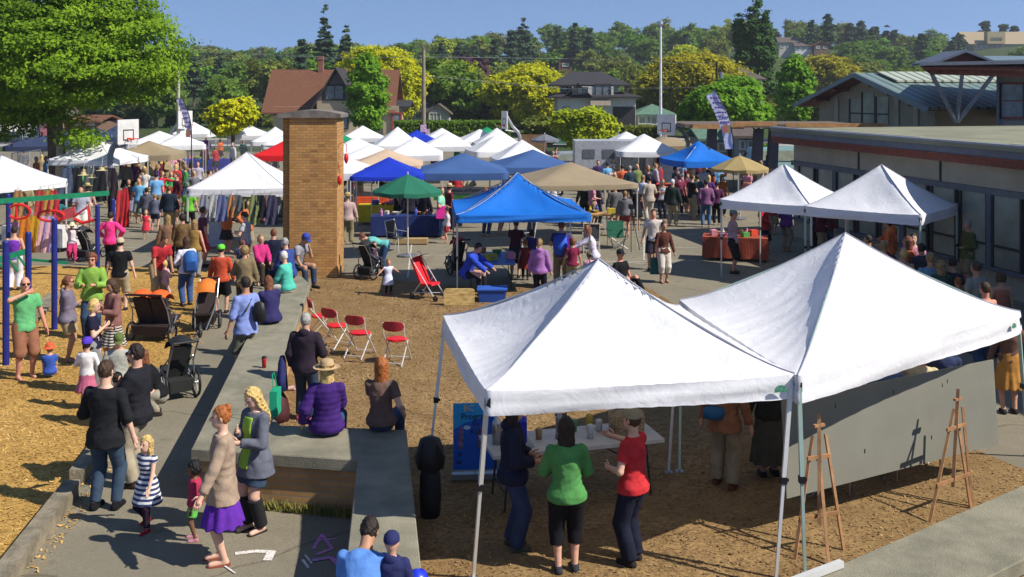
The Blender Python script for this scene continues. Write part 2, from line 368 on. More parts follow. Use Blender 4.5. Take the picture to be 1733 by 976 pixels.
def seat_wall(name, pts, label, zb=-.05):
    poly = ccw([tuple(p) for p in pts])
    t = thing(name, label, 'wall', (poly[0][0], poly[0][1], 0)); o = Vector(poly[0])
    loc = [Vector(p)-o for p in poly]
    b = MB(); b.prism(offset_in(loc, .06), zb, WH-.16); b.build('brick_body', M_BRICK2, t)
    b = MB(); z0, z1 = WH-.16, WH
    q = offset_in(loc, .012); n = len(loc)
    vs = [(p[0], p[1], z0) for p in q]+[(p[0], p[1], z0+.012) for p in loc]+[(p[0], p[1], z1-.014) for p in loc]+[(p[0], p[1], z1) for p in q]
    fs = [tuple(range(n-1, -1, -1)), tuple(range(3*n, 4*n))]
    for r in range(3): fs += [(r*n+i, r*n+(i+1) % n, (r+1)*n+(i+1) % n, (r+1)*n+i) for i in range(n)]
    b.add(vs, fs); b.build('concrete_cap', M_CAP, t)
    return t
seat_wall('seat_wall', [(-5.75, 24.9), (-4.03, 12.62), (-1.88, 12.24), (-1.56, 9.35), (-.84, 9.35), (-1.40, 13.32), (-3.1, 13.5), (-3.46, 14.1), (-4.67, 23.25), (-5.1, 24.3), (-5.5, 24.9)], 'long brick seat wall with pale concrete cap running from the brick pillar to the front')
A1 = P(1733, 820, WH); B1 = P(1395, 966, WH); d = (A1-B1).normalized(); nn = Vector((d.y, -d.x, 0))*.95
A2 = A1+d*6; B2 = B1-d*3.5
seat_wall('seat_wall', [tuple(B2.xy), tuple((B2+nn).xy), tuple((A2+nn).xy), tuple(A2.xy)], 'brick wall with broad concrete cap in front of the easels at lower right')
# tall golden brick pillar
pc = Vector((0, 0, 0)); pl = P(490, 470); pr = P(573, 467)
pt = thing('brick_pillar', 'tall golden brick pillar with flat dark concrete cap behind the seated man in cap', 'pillar', ((pl.x+pr.x)/2, pl.y+.55, 0))
wd = pr.x-pl.x
b = MB(); b.box((0, 0, 2.2), (wd, 1.1, 4.4)); b.build('brick_shaft', M_BRICK, pt)
b = MB(); b.box((-wd/2-.12, .1, 2.2), (.235, .8, 4.4)); b.build('brick_pier', M_BRICK, pt)
b = MB(); n = 10
pts = [(-wd/2-.33+(wd+.45)*i/n, .0) for i in range(n+1)]
for i in range(n):
    x0, x1 = pts[i][0], pts[i+1][0]; u0, u1 = i/n*2-1, (i+1)/n*2-1
    h0, h1 = .10+.11*(1-u0*u0), .10+.11*(1-u1*u1)
    b.add([(x0, -.62, 4.403), (x1, -.62, 4.403), (x1, .62, 4.403), (x0, .62, 4.403), (x0, -.62, 4.403+h0), (x1, -.62, 4.403+h1), (x1, .62, 4.403+h1), (x0, .62, 4.403+h0)],
          [(3, 2, 1, 0), (4, 5, 6, 7), (0, 1, 5, 4), (2, 3, 7, 6)]+([(3, 0, 4, 7)] if i == 0 else [])+([(1, 2, 6, 5)] if i == n-1 else []))
b.build('concrete_cap', mat('dark_concrete', (.17, .15, .13), .9, var=.25, scale=4, bump=.4), pt)
# timber edging of the playground
M_TIMB = mat('grey_weathered_timber', (.20, .17, .12), .9, var=.3, scale=5, bump=.6, bscale=30)
def beam(a, b, lab, w=.2, h=.2):
    o = MB(); L = (b-a).length; o.box((0, 0, h/2), (L, w, h)); o.box((L/2-.06, 0, h+.003), (.03, .03, .006)); e = o.build('timber_edging', M_TIMB)
    e.location = ((a.x+b.x)/2, (a.y+b.y)/2, 0); e.rotation_euler = (0, 0, math.atan2(b.y-a.y, b.x-a.x)); tag(e, lab, 'timber')
beam(P(-60, 1080), P(122, 838), 'long grey landscape timber between golden chips and path at lower left')
beam(P(131, 820), P(196, 728), 'grey landscape timber beside the man in the black shirt')
beam(P(205, 714), P(262, 640), 'landscape timber edging behind the bearded man in dark jacket')
# weeds along the wall foot
k = 500; X = RNG.uniform(-3.1, -1.8, k); Y = 12.42-(X+3.0)*.23+RNG.uniform(-.06, .05, k); h = RNG.uniform(.03, .14, k); a = RNG.uniform(0, 6.28, k)
c0 = np.stack([X, Y, np.zeros(k)], 1); dx = np.stack([np.cos(a), np.sin(a), np.zeros(k)], 1)*.012; tp = c0+np.stack([RNG.normal(0, .03, k), RNG.normal(0, .03, k), h], 1)
tag(link('dry_grass', np_mesh('dry_grass', np.stack([c0-dx, c0+dx, tp+dx*.3, tp-dx*.3], 1).reshape(-1, 3), np.arange(4*k).reshape(-1, 4)), leafy('dry_weed', [(.10, .12, .02), (.3, .24, .07)])), 'dry grass and weeds growing at the foot of the short brick wall', 'weeds', None, 'stuff')

# the air between the market and the hill
hz = MB(); hz.prism([(-700, -70), (900, -70), (900, 720), (-700, 720)], -1.3, 60.0)
hm = bpy.data.materials.new('haze_air'); T_h = NT(hm); ho = T_h.n('ShaderNodeOutputMaterial'); hv = T_h.n('ShaderNodeVolumePrincipled'); hv.inputs['Color'].default_value = (.86, .91, 1, 1); hv.inputs['Density'].default_value = .00027; hv.inputs['Anisotropy'].default_value = .2; T_h.l(hv.outputs[0], ho.inputs['Volume'])
tag(hz.build('haze', hm), kind='stuff')
# ================================================================ trees
def crown_mesh(name, lobes, n, leaf, rng, clump=.9, per=26, shell=.55, flat=1.0):
    """lobes: (x,y,z,rx,ry,rz); leaves sit in clumps spread through the lobes, denser towards the surface"""
    L = np.array(lobes, float); vol = L[:, 3]*L[:, 4]*L[:, 5]; vol = vol**.75; pr = vol/vol.sum()
    nc = max(6, n//per); which = rng.choice(len(L), nc, p=pr)
    d = rng.normal(size=(nc, 3)); d /= np.linalg.norm(d, axis=1)[:, None]; r = shell+(1-shell)*rng.random(nc)**.6
    c = L[which, :3]+d*r[:, None]*L[which, 3:]
    per = n//nc; cc = np.repeat(c, per, 0); k = len(cc)
    dd = np.repeat(d, per, 0)
    off = rng.normal(size=(k, 3))*clump*np.array([1, 1, .55*flat]); pos = cc+off*.5
    nrm = dd*.6+rng.normal(size=(k, 3))*.42+np.array([.18, -.1, .6]); nrm /= np.linalg.norm(nrm, axis=1)[:, None]
    t = np.cross(nrm, rng.normal(size=(k, 3))); t /= np.linalg.norm(t, axis=1)[:, None]; bt = np.cross(nrm, t)
    s = leaf*rng.uniform(.6, 1.3, k)[:, None]; t *= s; bt = bt*s*.7
    V = np.stack([pos-t, pos-bt*.8+t*.1, pos+t, pos+bt*.8+t*.1], 1).reshape(-1, 3)
    return np_mesh(name, V, np.arange(4*k).reshape(-1, 4))
def trunk_mb(h, r, rng, limbs, spread, z0=None):
    b = MB(); z0 = z0 or h*.3
    b.tube([(0, 0, -.3), (rng.normal()*.05*h*.2, rng.normal()*.02, z0), (rng.normal()*.1, rng.normal()*.1, h*.6), (0, 0, h*.9)], [r*1.25, r, r*.6, r*.15], 8)
    for i in range(limbs):
        a = i*2.4+rng.uniform(-.4, .4); zz = z0+(h*.35)*i/max(1, limbs); q = rng.uniform(.7, 1)*spread
        b.tube([(0, 0, zz), (math.cos(a)*q*.45, math.sin(a)*q*.45, zz+h*.15), (math.cos(a)*q*.95, math.sin(a)*q*.95, zz+h*.22+rng.uniform(0, h*.1))], [r*.55, r*.35, r*.08], 6)
    return b
M_BARK = mat('grey_brown_bark', (.12, .09, .065), .95, var=.35, scale=4, bump=.8, bscale=20)
LF = {
 'maple': leafy('fresh_maple_leaf', [(.055, .105, .008), (.14, .255, .012), (.22, .37, .018), (.33, .46, .03)], .45),
 'yellow': leafy('yellow_blossom', [(.22, .26, .008), (.50, .51, .01), (.66, .62, .02)], .4),
 'gold': leafy('golden_leaf', [(.18, .185, .01), (.35, .32, .012), (.48, .42, .02)], .35),
 'lime': leafy('lime_leaf', [(.14, .21, .008), (.34, .42, .012), (.52, .54, .02)], .4),
 'bright': leafy('bright_green_leaf', [(.06, .15, .008), (.14, .31, .015), (.25, .43, .03)], .4),
 'mid': leafy('mid_green_leaf', [(.065, .125, .016), (.14, .245, .03), (.22, .33, .045)], .42),
 'olive': leafy('olive_leaf', [(.095, .125, .02), (.19, .225, .035), (.29, .33, .06)], .42),
 'dark': leafy('dark_green_leaf', [(.03, .06, .02), (.065, .12, .035), (.10, .17, .05)], .3),
 'conifer': leafy('conifer_needle', [(.022, .05, .026), (.048, .095, .042), (.08, .14, .055)], .15),
 'purple': leafy('purple_leaf', [(.03, .012, .016), (.06, .02, .03)], .1),
 'poplar': leafy('poplar_leaf', [(.03, .075, .018), (.06, .135, .028), (.10, .19, .04)], .2),
}
def tree(name, x, ytop, ybot, Y, wpx, leaf, label, cat='tree', group=None, n=9000, ls=None, shape='round', seed=0, trunk=True, zground=None, depth=.9, me=None):
    """crown fills photo rows ytop..ybot and wpx columns at distance Y"""
    rng = np.random.default_rng(seed+int(x)*7+int(ytop))
    s = Y/FPX; zt = CAM_H-(ytop-HY)*s; zb = CAM_H-(ybot-HY)*s; w = wpx*s/2; X = (x-CX)*s
    zg = float(hill(np.array(X), np.array(float(Y)))) if zground is None else zground
    zt -= zg; zb -= zg; zb = max(zb, .3)
    h = (zt-zb); cz = (zt+zb)/2
    ls = ls or max(.07, Y*.0042)
    lobes = []
    if shape == 'round':
        lobes.append((0, 0, cz, w*.72, w*.72*depth, h*.40))
        for i in range(9):
            a = i*2.39996; q = rng.uniform(.42, .62); zz = rng.uniform(-.28, .30)
            lobes.append((math.cos(a)*w*q, math.sin(a)*w*q*depth, cz+zz*h, w*rng.uniform(.3, .42), w*rng.uniform(.3, .42)*depth, h*rng.uniform(.16, .24)))
    elif shape == 'dome':
        for i in range(26):
            a = i*2.39996; q = math.sqrt((i+.5)/26)*.8
            zz = math.sqrt(max(0, 1-q*q*1.05)); lobes.append((math.cos(a)*w*q, math.sin(a)*w*q*depth, zb+h*(.78*zz+.02)*rng.uniform(.92, 1.03), w*.24, w*.24*depth, h*.17))
        lobes.append((0, 0, zb+h*.35, w*.8, w*.8*depth, h*.35))
    elif shape == 'ovate':
        for i in range(14):
            t = i/13; rr = math.sin(math.pi*min(1, (t*.86+.12)))**.7*w*.62; a = i*2.4
            lobes.append((math.cos(a)*rr*.45, math.sin(a)*rr*.45, zb+h*(.06+.86*t), rr*.75+.1*w, rr*.75+.1*w, h*.09))
    elif shape == 'column':
        for j in range(3):
            for i in range(10):
                t = i/9; lobes.append(((j-1)*w*.5+rng.normal()*w*.08, rng.normal()*w*.3, zb+h*(.03+.9*t)*(1-.12*abs(j-1)*1.2), w*.40*(1-.7*t**6), w*.4*(1-.7*t**6), h*.06))
    elif shape == 'conifer':
        k = 17
        for i in range(k):
            t = i/(k-1); rr = (w*(1-t)**.9*.95+.03*w)*rng.uniform(.8, 1.1)
            for q in range(max(1, int(5*(1-t))+1)):
                a = q*2.39996+i*1.3; lobes.append((math.cos(a)*rr*.55, math.sin(a)*rr*.55, zb+h*(t*.96)+rng.normal()*.01*h, rr*rng.uniform(.35, .6), rr*rng.uniform(.35, .6), h*.018))
    elif shape == 'pine':
        for i in range(16):
            t = i/15; rr = w*(.35+.65*rng.random())*(1-.55*t); a = i*2.4
            lobes.append((math.cos(a)*rr*.5, math.sin(a)*rr*.5, zb+h*t*.96, rr*.55, rr*.55, h*.022))
    T = thing(name, label, cat, (X, Y, zg), 0, group)
    fl = .5 if shape in ('conifer', 'pine') else 1.0
    me = crown_mesh('crown', lobes, n, ls, rng, clump=max(ls*2.2, w*.11) if shape not in ('conifer', 'pine') else max(ls*1.2, w*.06), shell=.62 if shape != 'conifer' else .35, flat=fl)
    link('crown', me, LF[leaf], T)
    if trunk:
        tb = trunk_mb(max(zt*.92, 1), max(.07, w*.07 if shape not in ('conifer', 'pine', 'column') else zt*.02), rng, 0 if shape in ('conifer', 'column') else 6, w*.7, max(.3, zb+.1*h))
        tb.build('trunk', M_BARK, T)
    return T
# the great maple at the left, crown over the tents
def big_maple():
    Y = 47.5; s = Y/FPX; rng = np.random.default_rng(3)
    X = (95-CX)*s
    T = thing('maple_tree', 'huge fresh green maple tree overhanging the tents at the left', 'tree', (X, Y, 0))
    # lobes by photo pixel: (x, y, rx, ry, depth offset)
    L = [(-60, -60, 130, 120, 0), (60, -40, 130, 100, -1), (150, 20, 110, 80, 0), (60, 60, 120, 80, -2), (190, 80, 100, 75, -1), (245, 85, 62, 52, 0), (262, 118, 45, 30, 1), (120, 120, 110, 60, -2), (20, 130, 90, 80, -1),
         (-70, 90, 110, 110, 0), (205, 145, 60, 30, 0), (60, 180, 60, 30, 0), (120, 165, 55, 25, 1), (10, 205, 45, 35, -1), (-60, 190, 80, 50, 0), (140, 230, 28, 13, -2.5), (118, 212, 22, 12, -2.5), (52, 238, 17, 22, -3), (150, 218, 22, 9, -2.4), (100, 232, 14, 8, -3), (225, 50, 55, 40, 0), (170, 10, 80, 50, 1), (278, 140, 24, 14, 0), (90, 20, 60, 30, -3), (-20, 40, 70, 40, -3), (170, 110, 60, 25, -3), (230, 120, 45, 20, -2), (100, 75, 60, 30, -3.5), (30, 95, 50, 30, -3.5)]
    lobes = []
    for x, y, rx, ry, dy in L:
        p = Q(x, y, Y+dy)-Vector((X, Y, 0)); lobes.append((p.x, p.y, p.z, rx*s, min(3.9, rx*s*1.1), ry*s))
    link('crown', crown_mesh('crown', lobes, 150000, .10, rng, clump=.82, per=130, shell=.72, flat=.55), LF['maple'], T)
    b = MB(); b.tube([(0, 0, -.2), (.02, 0, 2.2), (-.1, 0, 4.2), (-.6, .2, 6.5)], [.5, .38, .34, .26], 12)
    for q in ([(-.1, 0, 3.8), (-1.6, -.3, 5.4), (-3.2, -.8, 7.5)], [(-.3, 0, 4.5), (1.2, .2, 6.2), (3.0, .3, 7.4)], [(-.6, .2, 6.3), (-1.2, .3, 8.2), (-2.2, .2, 10)], [(-1.2, -.2, 5), (-2.6, .4, 5.4), (-4, .6, 5.5)], [(-.3, 0, 4.2), (1.0, -.4, 4.6), (2.2, -1.2, 4.9)], [(.9, .2, 6), (1.6, .2, 8), (2.2, 0, 9.2)]):
        b.tube(q, [.2, .13, .05], 7)
    b.build('trunk', M_BARK, T)
big_maple()
tree('laburnum_tree', 394, 163, 230, 66, 92, 'yellow', 'small bright yellow flowering tree behind the chain-link fence', n=9000, ls=.16)
tree('blossom_tree', 640, 66, 215, 118, 178, 'yellow', 'great yellow domed tree behind the red-roofed house', shape='dome', n=52000, ls=.20)
tree('street_tree', 622, 86, 216, 84, 84, 'bright', 'bright green oval street tree in front of the red-roofed house', shape='ovate', n=16000, ls=.2)
tree('blossom_tree', 895, 102, 215, 130, 165, 'yellow', 'yellow domed tree left of the dark hip-roofed house', shape='dome', n=42000, ls=.23)
tree('blossom_tree', 1180, 82, 205, 132, 215, 'gold', 'wide golden domed tree behind the tall white pole', shape='dome', n=50000, ls=.24)
tree('blossom_tree', 1395, 86, 170, 190, 130, 'gold', 'golden domed tree behind the green metal school roof', shape='dome', n=22000, ls=.30)
tree('lime_tree', 990, 178, 262, 80, 128, 'lime', 'yellow-green bushy tree in front of the dark hip-roofed house', n=14000, ls=.2)
tree('lime_tree', 918, 193, 255, 84, 66, 'olive', 'smaller olive green bush left of the yellow-green bushy tree', 'bush', n=5000, ls=.2)
tree('plane_tree', 1226, 131, 228, 84, 176, 'bright', 'broad bright green tree behind the tall feather flag', n=22000, ls=.22)
tree('poplar_tree', 1277, -12, 190, 138, 74, 'poplar', 'tall dark poplar with three spires right of the golden tree', shape='column', n=42000, ls=.21)
tree('birch_tree', 1345, 92, 205, 100, 78, 'bright', 'pale green airy tree left of the school gable', shape='ovate', n=9000, ls=.25)
con = [(550, -4, 100, 190, 38, 'conifer', 'tallest ragged fir on the skyline left of the yellow dome'), (586, 38, 90, 185, 26, 'conifer', 'fir beside the tallest ragged fir'), (512, 66, 125, 170, 36, 'pine', 'dark pine behind the red roof chimney'),
       (473, 78, 120, 230, 12, 'conifer', 'thin dark fir far left of the red roof chimney'), (375, 80, 130, 200, 13, 'conifer', 'thin dark spire tree above the small yellow tree'), (367, 88, 130, 205, 9, 'conifer', 'shorter twin of the thin spire tree'),
       (885, 24, 82, 270, 40, 'conifer', 'broad dark fir on the ridge above the central yellow tree'), (866, 52, 90, 265, 26, 'pine', 'ragged dark pine left of the broad ridge fir'), (945, 33, 85, 290, 20, 'conifer', 'slim ridge fir right of the broad fir'), (972, 33, 85, 285, 28, 'conifer', 'darker ridge fir with ragged side'),
       (998, 47, 85, 280, 26, 'pine', 'lower ridge pine at the right of the fir row'), (748, 60, 110, 240, 26, 'conifer', 'green fir right of the great yellow dome'), (778, 62, 112, 245, 40, 'conifer', 'wide green fir above the purple tree'), (805, 72, 105, 260, 14, 'conifer', 'small dark fir left of the ridge row'), (838, 66, 100, 255, 24, 'pine', 'small ragged pine left of the ridge row'),
       (1373, 27, 60, 330, 15, 'conifer', 'dark cypress on the right hilltop'), (1401, 23, 58, 330, 24, 'pine', 'tall ragged pine on the right hilltop'), (1438, 40, 62, 360, 24, 'pine', 'first ragged pine in the right skyline row'), (1458, 36, 64, 360, 26, 'pine', 'second ragged pine in the right skyline row'), (1480, 46, 66, 360, 22, 'pine', 'third ragged pine in the right skyline row'),
       (1499, 40, 66, 370, 18, 'conifer', 'pointed fir in the right skyline row'), (1513, 44, 68, 370, 18, 'conifer', 'last pointed fir in the right skyline row'), (1560, 57, 90, 300, 26, 'pine', 'dark pine in the dip of the right hill'), (1612, 50, 85, 330, 16, 'conifer', 'dark fir left of the hilltop hotel'), (1626, 54, 85, 330, 14, 'conifer', 'smaller fir left of the hilltop hotel'),
       (1668, 36, 80, 430, 22, 'pine', 'fir behind the hilltop hotel roof'), (1698, 42, 80, 430, 16, 'pine', 'pine behind the hilltop hotel ridge'), (1716, 45, 80, 430, 12, 'pine', 'small pine at the right end of the hotel roof'), (1160, 50, 70, 300, 10, 'conifer', 'small conifer tip above the far red roof'), (328, 98, 130, 200, 34, 'pine', 'dark pine right of the maple crown')]
for x, yt, yb, Y, wpx, sh, lab in con:
    tree('conifer_tree', x, yt, yb+22, Y, wpx*1.4, 'conifer', lab, 'tree', None, n=15000 if wpx > 25 else 8000, ls=Y*.0017, shape=sh)
tree('copper_beech', 795, 100, 150, 190, 44, 'purple', 'purple-leaved tree among the green hillside trees', n=3500)
# broadleaf trees of the hillside: a handful of crowns, copied
protos = []
for i in range(7):
    rng = np.random.default_rng(50+i); lob = [(0, 0, 5.5, 3.6, 3.4, 3.3)]
    for j in range(11):
        a = j*2.4; q = rng.uniform(1.8, 3.2); lob.append((math.cos(a)*q, math.sin(a)*q, 5.5+rng.uniform(-2.2, 2.8), rng.uniform(1.2, 2.0), rng.uniform(1.2, 2.0), rng.uniform(1.0, 1.7)))
    protos.append(crown_mesh('crown', lob, 3400, .42, rng, clump=.9, shell=.7))
tp = MB(); tp.tube([(0, 0, -2), (.1, 0, 3), (0, .1, 6)], [.35, .28, .1], 6); tp.tube([(0, 0, 2.6), (1.3, .5, 5)], [.15, .04], 5); tp.tube([(0, 0, 3), (-1.3, -.4, 5.4)], [.15, .04], 5)
tm = tp.build('trunk', M_BARK); tmesh = tm.data; bpy.data.objects.remove(tm)
rng = np.random.default_rng(21); count = 0; PM = {}
def hill_tree(X, Y, s, kind, pi, lab, zg=None, sz=1.0):
    zg = float(hill(np.array(X), np.array(Y))) if zg is None else zg
    T = thing('broadleaf_tree', lab, 'tree', (X, Y, zg-.3), rng.uniform(0, 6.28), 'broadleaf trees on the hillside'); T.scale = (s, s, s*sz)
    if (kind, pi) not in PM:
        m = protos[pi].copy(); m.materials.clear(); m.materials.append(LF[kind]); PM[(kind, pi)] = m
    o = bpy.data.objects.new('crown', PM[(kind, pi)]); COL.objects.link(o); o.parent = T
    if Y < 200:
        o = bpy.data.objects.new('trunk', tmesh); COL.objects.link(o); o.parent = T
HL = {'mid': 'mid green broadleaf tree in the hillside woods', 'olive': 'olive green broadleaf tree in the hillside woods', 'dark': 'dark green broadleaf tree in the hillside woods', 'bright': 'bright green broadleaf tree in the hillside woods', 'lime': 'yellow-green broadleaf tree in the hillside woods'}
for row, (Y, step) in enumerate([(140, 8), (158, 9), (180, 9.5), (205, 10.5), (230, 11), (260, 11), (295, 12), (330, 12.5), (370, 13.5), (410, 14.5), (445, 15)]):
    half = Y*.56
    for X in np.arange(-half, half, step):
        X += rng.uniform(-3, 3); YY = Y+rng.uniform(-8, 8); px = CX+X*FPX/YY
        if Y < 165 and (470 < px < 680 or 930 < px < 1090 or 1100 < px < 1140): continue
        if (Y < 150 and (560 < px < 730 or 800 < px < 1320)) or (Y < 195 and 1330 < px < 1470) or (Y > 260 and px > 1600) or (Y > 225 and Y < 345 and 1290 < px < 1420): continue
        if Y < 180 and 1235 < px < 1320: continue
        kind = rng.choice(['mid', 'olive', 'dark', 'bright', 'lime', 'mid', 'olive'], p=[.28, .17, .07, .10, .04, .22, .12])
        s = rng.uniform(.68, 1.1)*(.80+Y*.0012)
        if Y > 225: s *= 1.05
        hill_tree(float(X), float(YY), float(s), str(kind), int(rng.integers(0, 7)), HL[str(kind)], None if YY < 200 else float(hill(np.array(X), np.array(YY)))-1.8)
for X in np.arange(-72, 90, 4.2):
    X += rng.uniform(-1.5, 1.5); kind = str(rng.choice(['mid', 'olive', 'dark'])); hill_tree(float(X), 133+float(rng.uniform(-2, 5)), float(rng.uniform(.42, .68)), kind, int(rng.integers(0, 7)), {'mid': 'mid green', 'olive': 'olive green', 'dark': 'dark green'}[kind]+' understorey tree along the street behind the houses', -1.3)
# hedge behind the market, shrubs along the fence
def hedge(name, p0, p1, w, h, leaf, lab, n):
    rng = np.random.default_rng(int(p0[0]*10) % 999); L = math.dist(p0, p1); T = thing(name, lab, 'hedge', ((p0[0]+p1[0])/2, (p0[1]+p1[1])/2, 0), math.atan2(p1[1]-p0[1], p1[0]-p0[0]))
    k = n; f = rng.integers(0, 3, k); u = rng.uniform(-L/2, L/2, k); v = rng.uniform(-w/2, w/2, k); z = rng.uniform(0, h, k)
    x = u; y = np.where(f == 0, v, np.where(f == 1, -w/2, w/2)); z = np.where(f == 0, h, z)
    pos = np.stack([x, y, z], 1)+rng.normal(size=(k, 3))*.06; t = rng.normal(size=(k, 3)); t /= np.linalg.norm(t, axis=1)[:, None]; b2 = np.cross(t, rng.normal(size=(k, 3))); b2 /= np.linalg.norm(b2, axis=1)[:, None]; s = .13
    V = np.stack([pos-t*s, pos-b2*s*.7, pos+t*s, pos+b2*s*.7], 1).reshape(-1, 3); link('foliage', np_mesh('foliage', V, np.arange(4*k).reshape(-1, 4)), LF[leaf], T)
    b = MB(); b.box((0, 0, h*.48), (L-.1, w*.8, h*.94)); b.build('branches', LF['dark'], T)
a = Q(668, 232, 86); c = Q(862, 232, 86)
hedge('clipped_hedge', (a.x, a.y), (c.x, c.y), 1.6, 2.35, 'mid', 'long clipped green hedge behind the white market tents', 9000)
a = Q(1050, 238, 86); c = Q(1128, 238, 86); hedge('clipped_hedge', (a.x, a.y), (c.x, c.y), 1.4, 1.9, 'olive', 'low olive hedge in front of the green-roofed bungalow', 3500)
a = Q(1240, 255, 72); c = Q(1305, 250, 72); hedge('clipped_hedge', (a.x, a.y), (c.x, c.y), 1.2, 1.1, 'bright', 'low bright green hedge behind the tan umbrella', 2500)
# ================================================================ people: implicit-surface figures
def surf_nets(fn, lo, hi, h):
    lo = np.array(lo, float); hi = np.array(hi, float); n = np.maximum(np.ceil((hi-lo)/h).astype(int)+1, 3)
    ax = [lo[i]+h*np.arange(n[i]) for i in range(3)]
    X, Y, Z = np.meshgrid(*ax, indexing='ij'); p = np.stack([X, Y, Z], -1).reshape(-1, 3).astype(np.float32)
    f = fn(p).reshape(n)
    s = f < 0
    c = [(i, j, k) for i in (0, 1) for j in (0, 1) for k in (0, 1)]
    sl = lambda i, j, k, A: A[i:n[0]-1+i, j:n[1]-1+j, k:n[2]-1+k]
    cnt = sum(sl(*q, s).astype(np.int8) for q in c); act = (cnt > 0) & (cnt < 8)
    if not act.any(): return np.zeros((0, 3)), np.zeros((0, 4), int)
    I = np.argwhere(act); acc = np.zeros((len(I), 3)); num = np.zeros(len(I))
    for a in range(8):
        for b in range(a+1, 8):
            d = [c[b][t]-c[a][t] for t in range(3)]
            if sum(d) != 1 or min(d) < 0: continue
            fa = f[I[:, 0]+c[a][0], I[:, 1]+c[a][1], I[:, 2]+c[a][2]]; fb = f[I[:, 0]+c[b][0], I[:, 1]+c[b][1], I[:, 2]+c[b][2]]
            m = (fa < 0) != (fb < 0); t = np.where(m, fa/np.where(m, fa-fb, 1), 0)
            pt = np.array(c[a])+t[:, None]*np.array(d); acc += pt*m[:, None]; num += m
    V = lo+h*(I+acc/num[:, None]); vid = -np.ones(act.shape, int); vid[act] = np.arange(len(I))
    F = []
    for d in range(3):
        o = [t for t in range(3) if t != d]
        a0 = [slice(1, -1)]*3; a0[d] = slice(0, -1)
        b0 = [slice(1, -1)]*3; b0[d] = slice(1, None)
        sa = s[tuple(a0)]; sb = s[tuple(b0)]; E = np.argwhere(sa != sb)
        if not len(E): continue
        fl = sa[sa != sb]; E = E.copy(); E[:, o[0]] += 1; E[:, o[1]] += 1
        def cell(u, v):
            q = E.copy(); q[:, o[0]] += u; q[:, o[1]] += v; return vid[q[:, 0], q[:, 1], q[:, 2]]
        qd = np.stack([cell(-1, -1), cell(0, -1), cell(0, 0), cell(-1, 0)], 1)
        if d == 1: fl = ~fl
        qd[~fl] = qd[~fl][:, ::-1]; F.append(qd)
    F = np.concatenate(F); F = F[(F >= 0).all(1)]
    return V, F
def smin(a, b, k):
    h = np.clip(.5+.5*(b-a)/k, 0, 1); return b*(1-h)+a*h-k*h*(1-h)
def cone(p, a, b, ra, rb, t0=0.0, t1=1.0, sq=1.0):
    a = np.asarray(a, np.float32); b = np.asarray(b, np.float32); d = b-a; L2 = float(d@d)+1e-9; q = p-a
    t = np.clip((q@d)/L2, t0, t1); r = np.linalg.norm(q-t[:, None]*d, axis=1)
    return r-(ra+(rb-ra)*t)
def cut(p, f, a, b, t0=-.5, t1=1.0):
    """flat end at parameter t1 along a-b"""
    a = np.asarray(a); b = np.asarray(b); d = b-a; L = np.linalg.norm(d)+1e-9; t = ((p-a)@d)/L
    return np.maximum(f, t-t1*L)
def ell(p, c, r, R=None):
    q = p-np.asarray(c, np.float32)
    if R is not None: q = q@R
    r = np.asarray(r, np.float32); return (np.linalg.norm(q/r, axis=1)-1)*r.min()
PROF_M = np.array([(.455, .078, .060), (.48, .093, .067), (.515, .098, .070), (.56, .088, .062), (.61, .081, .056), (.67, .089, .062), (.73, .100, .067), (.775, .106, .064), (.805, .098, .052), (.825, .060, .040), (.845, .034, .034), (.89, .030, .032)])
PROF_F = np.array([(.455, .082, .062), (.48, .098, .070), (.515, .102, .073), (.56, .086, .060), (.61, .070, .050), (.67, .079, .060), (.72, .086, .068), (.765, .089, .058), (.80, .084, .047), (.825, .050, .036), (.845, .028, .029), (.89, .025, .028)])
def prof_field(q, prof, off=0.0, zlo=None, zhi=None):
    z = q[:, 2]; a = np.interp(z, prof[:, 0], prof[:, 1])+off; b = np.interp(z, prof[:, 0], prof[:, 2])+off
    f = (np.sqrt((q[:, 0]/a)**2+(q[:, 1]/b)**2)-1)*np.minimum(a, b)
    zlo = prof[0, 0] if zlo is None else zlo; zhi = prof[-1, 0] if zhi is None else zhi
    return np.maximum(np.maximum(f, zlo-z), z-zhi)
def rotx(a): c, s = math.cos(a), math.sin(a); return np.array([[1, 0, 0], [0, c, -s], [0, s, c]])
def rotz(a): c, s = math.cos(a), math.sin(a); return np.array([[c, -s, 0], [s, c, 0], [0, 0, 1]])
def ik(a, t, l1, l2, hint):
    a = np.asarray(a, float); t = np.asarray(t, float); d = t-a; L = np.linalg.norm(d); m = (l1+l2)*.998
    if L > m: t = a+d/L*m; d = t-a; L = m
    L = max(L, abs(l1-l2)+1e-3); u = d/np.linalg.norm(d); x = (l1*l1-l2*l2+L*L)/(2*L); y = math.sqrt(max(0, l1*l1-x*x))
    hn = np.asarray(hint, float); hn = hn-u*(hn@u); hn /= np.linalg.norm(hn)+1e-9
    return a+u*x+hn*y, t
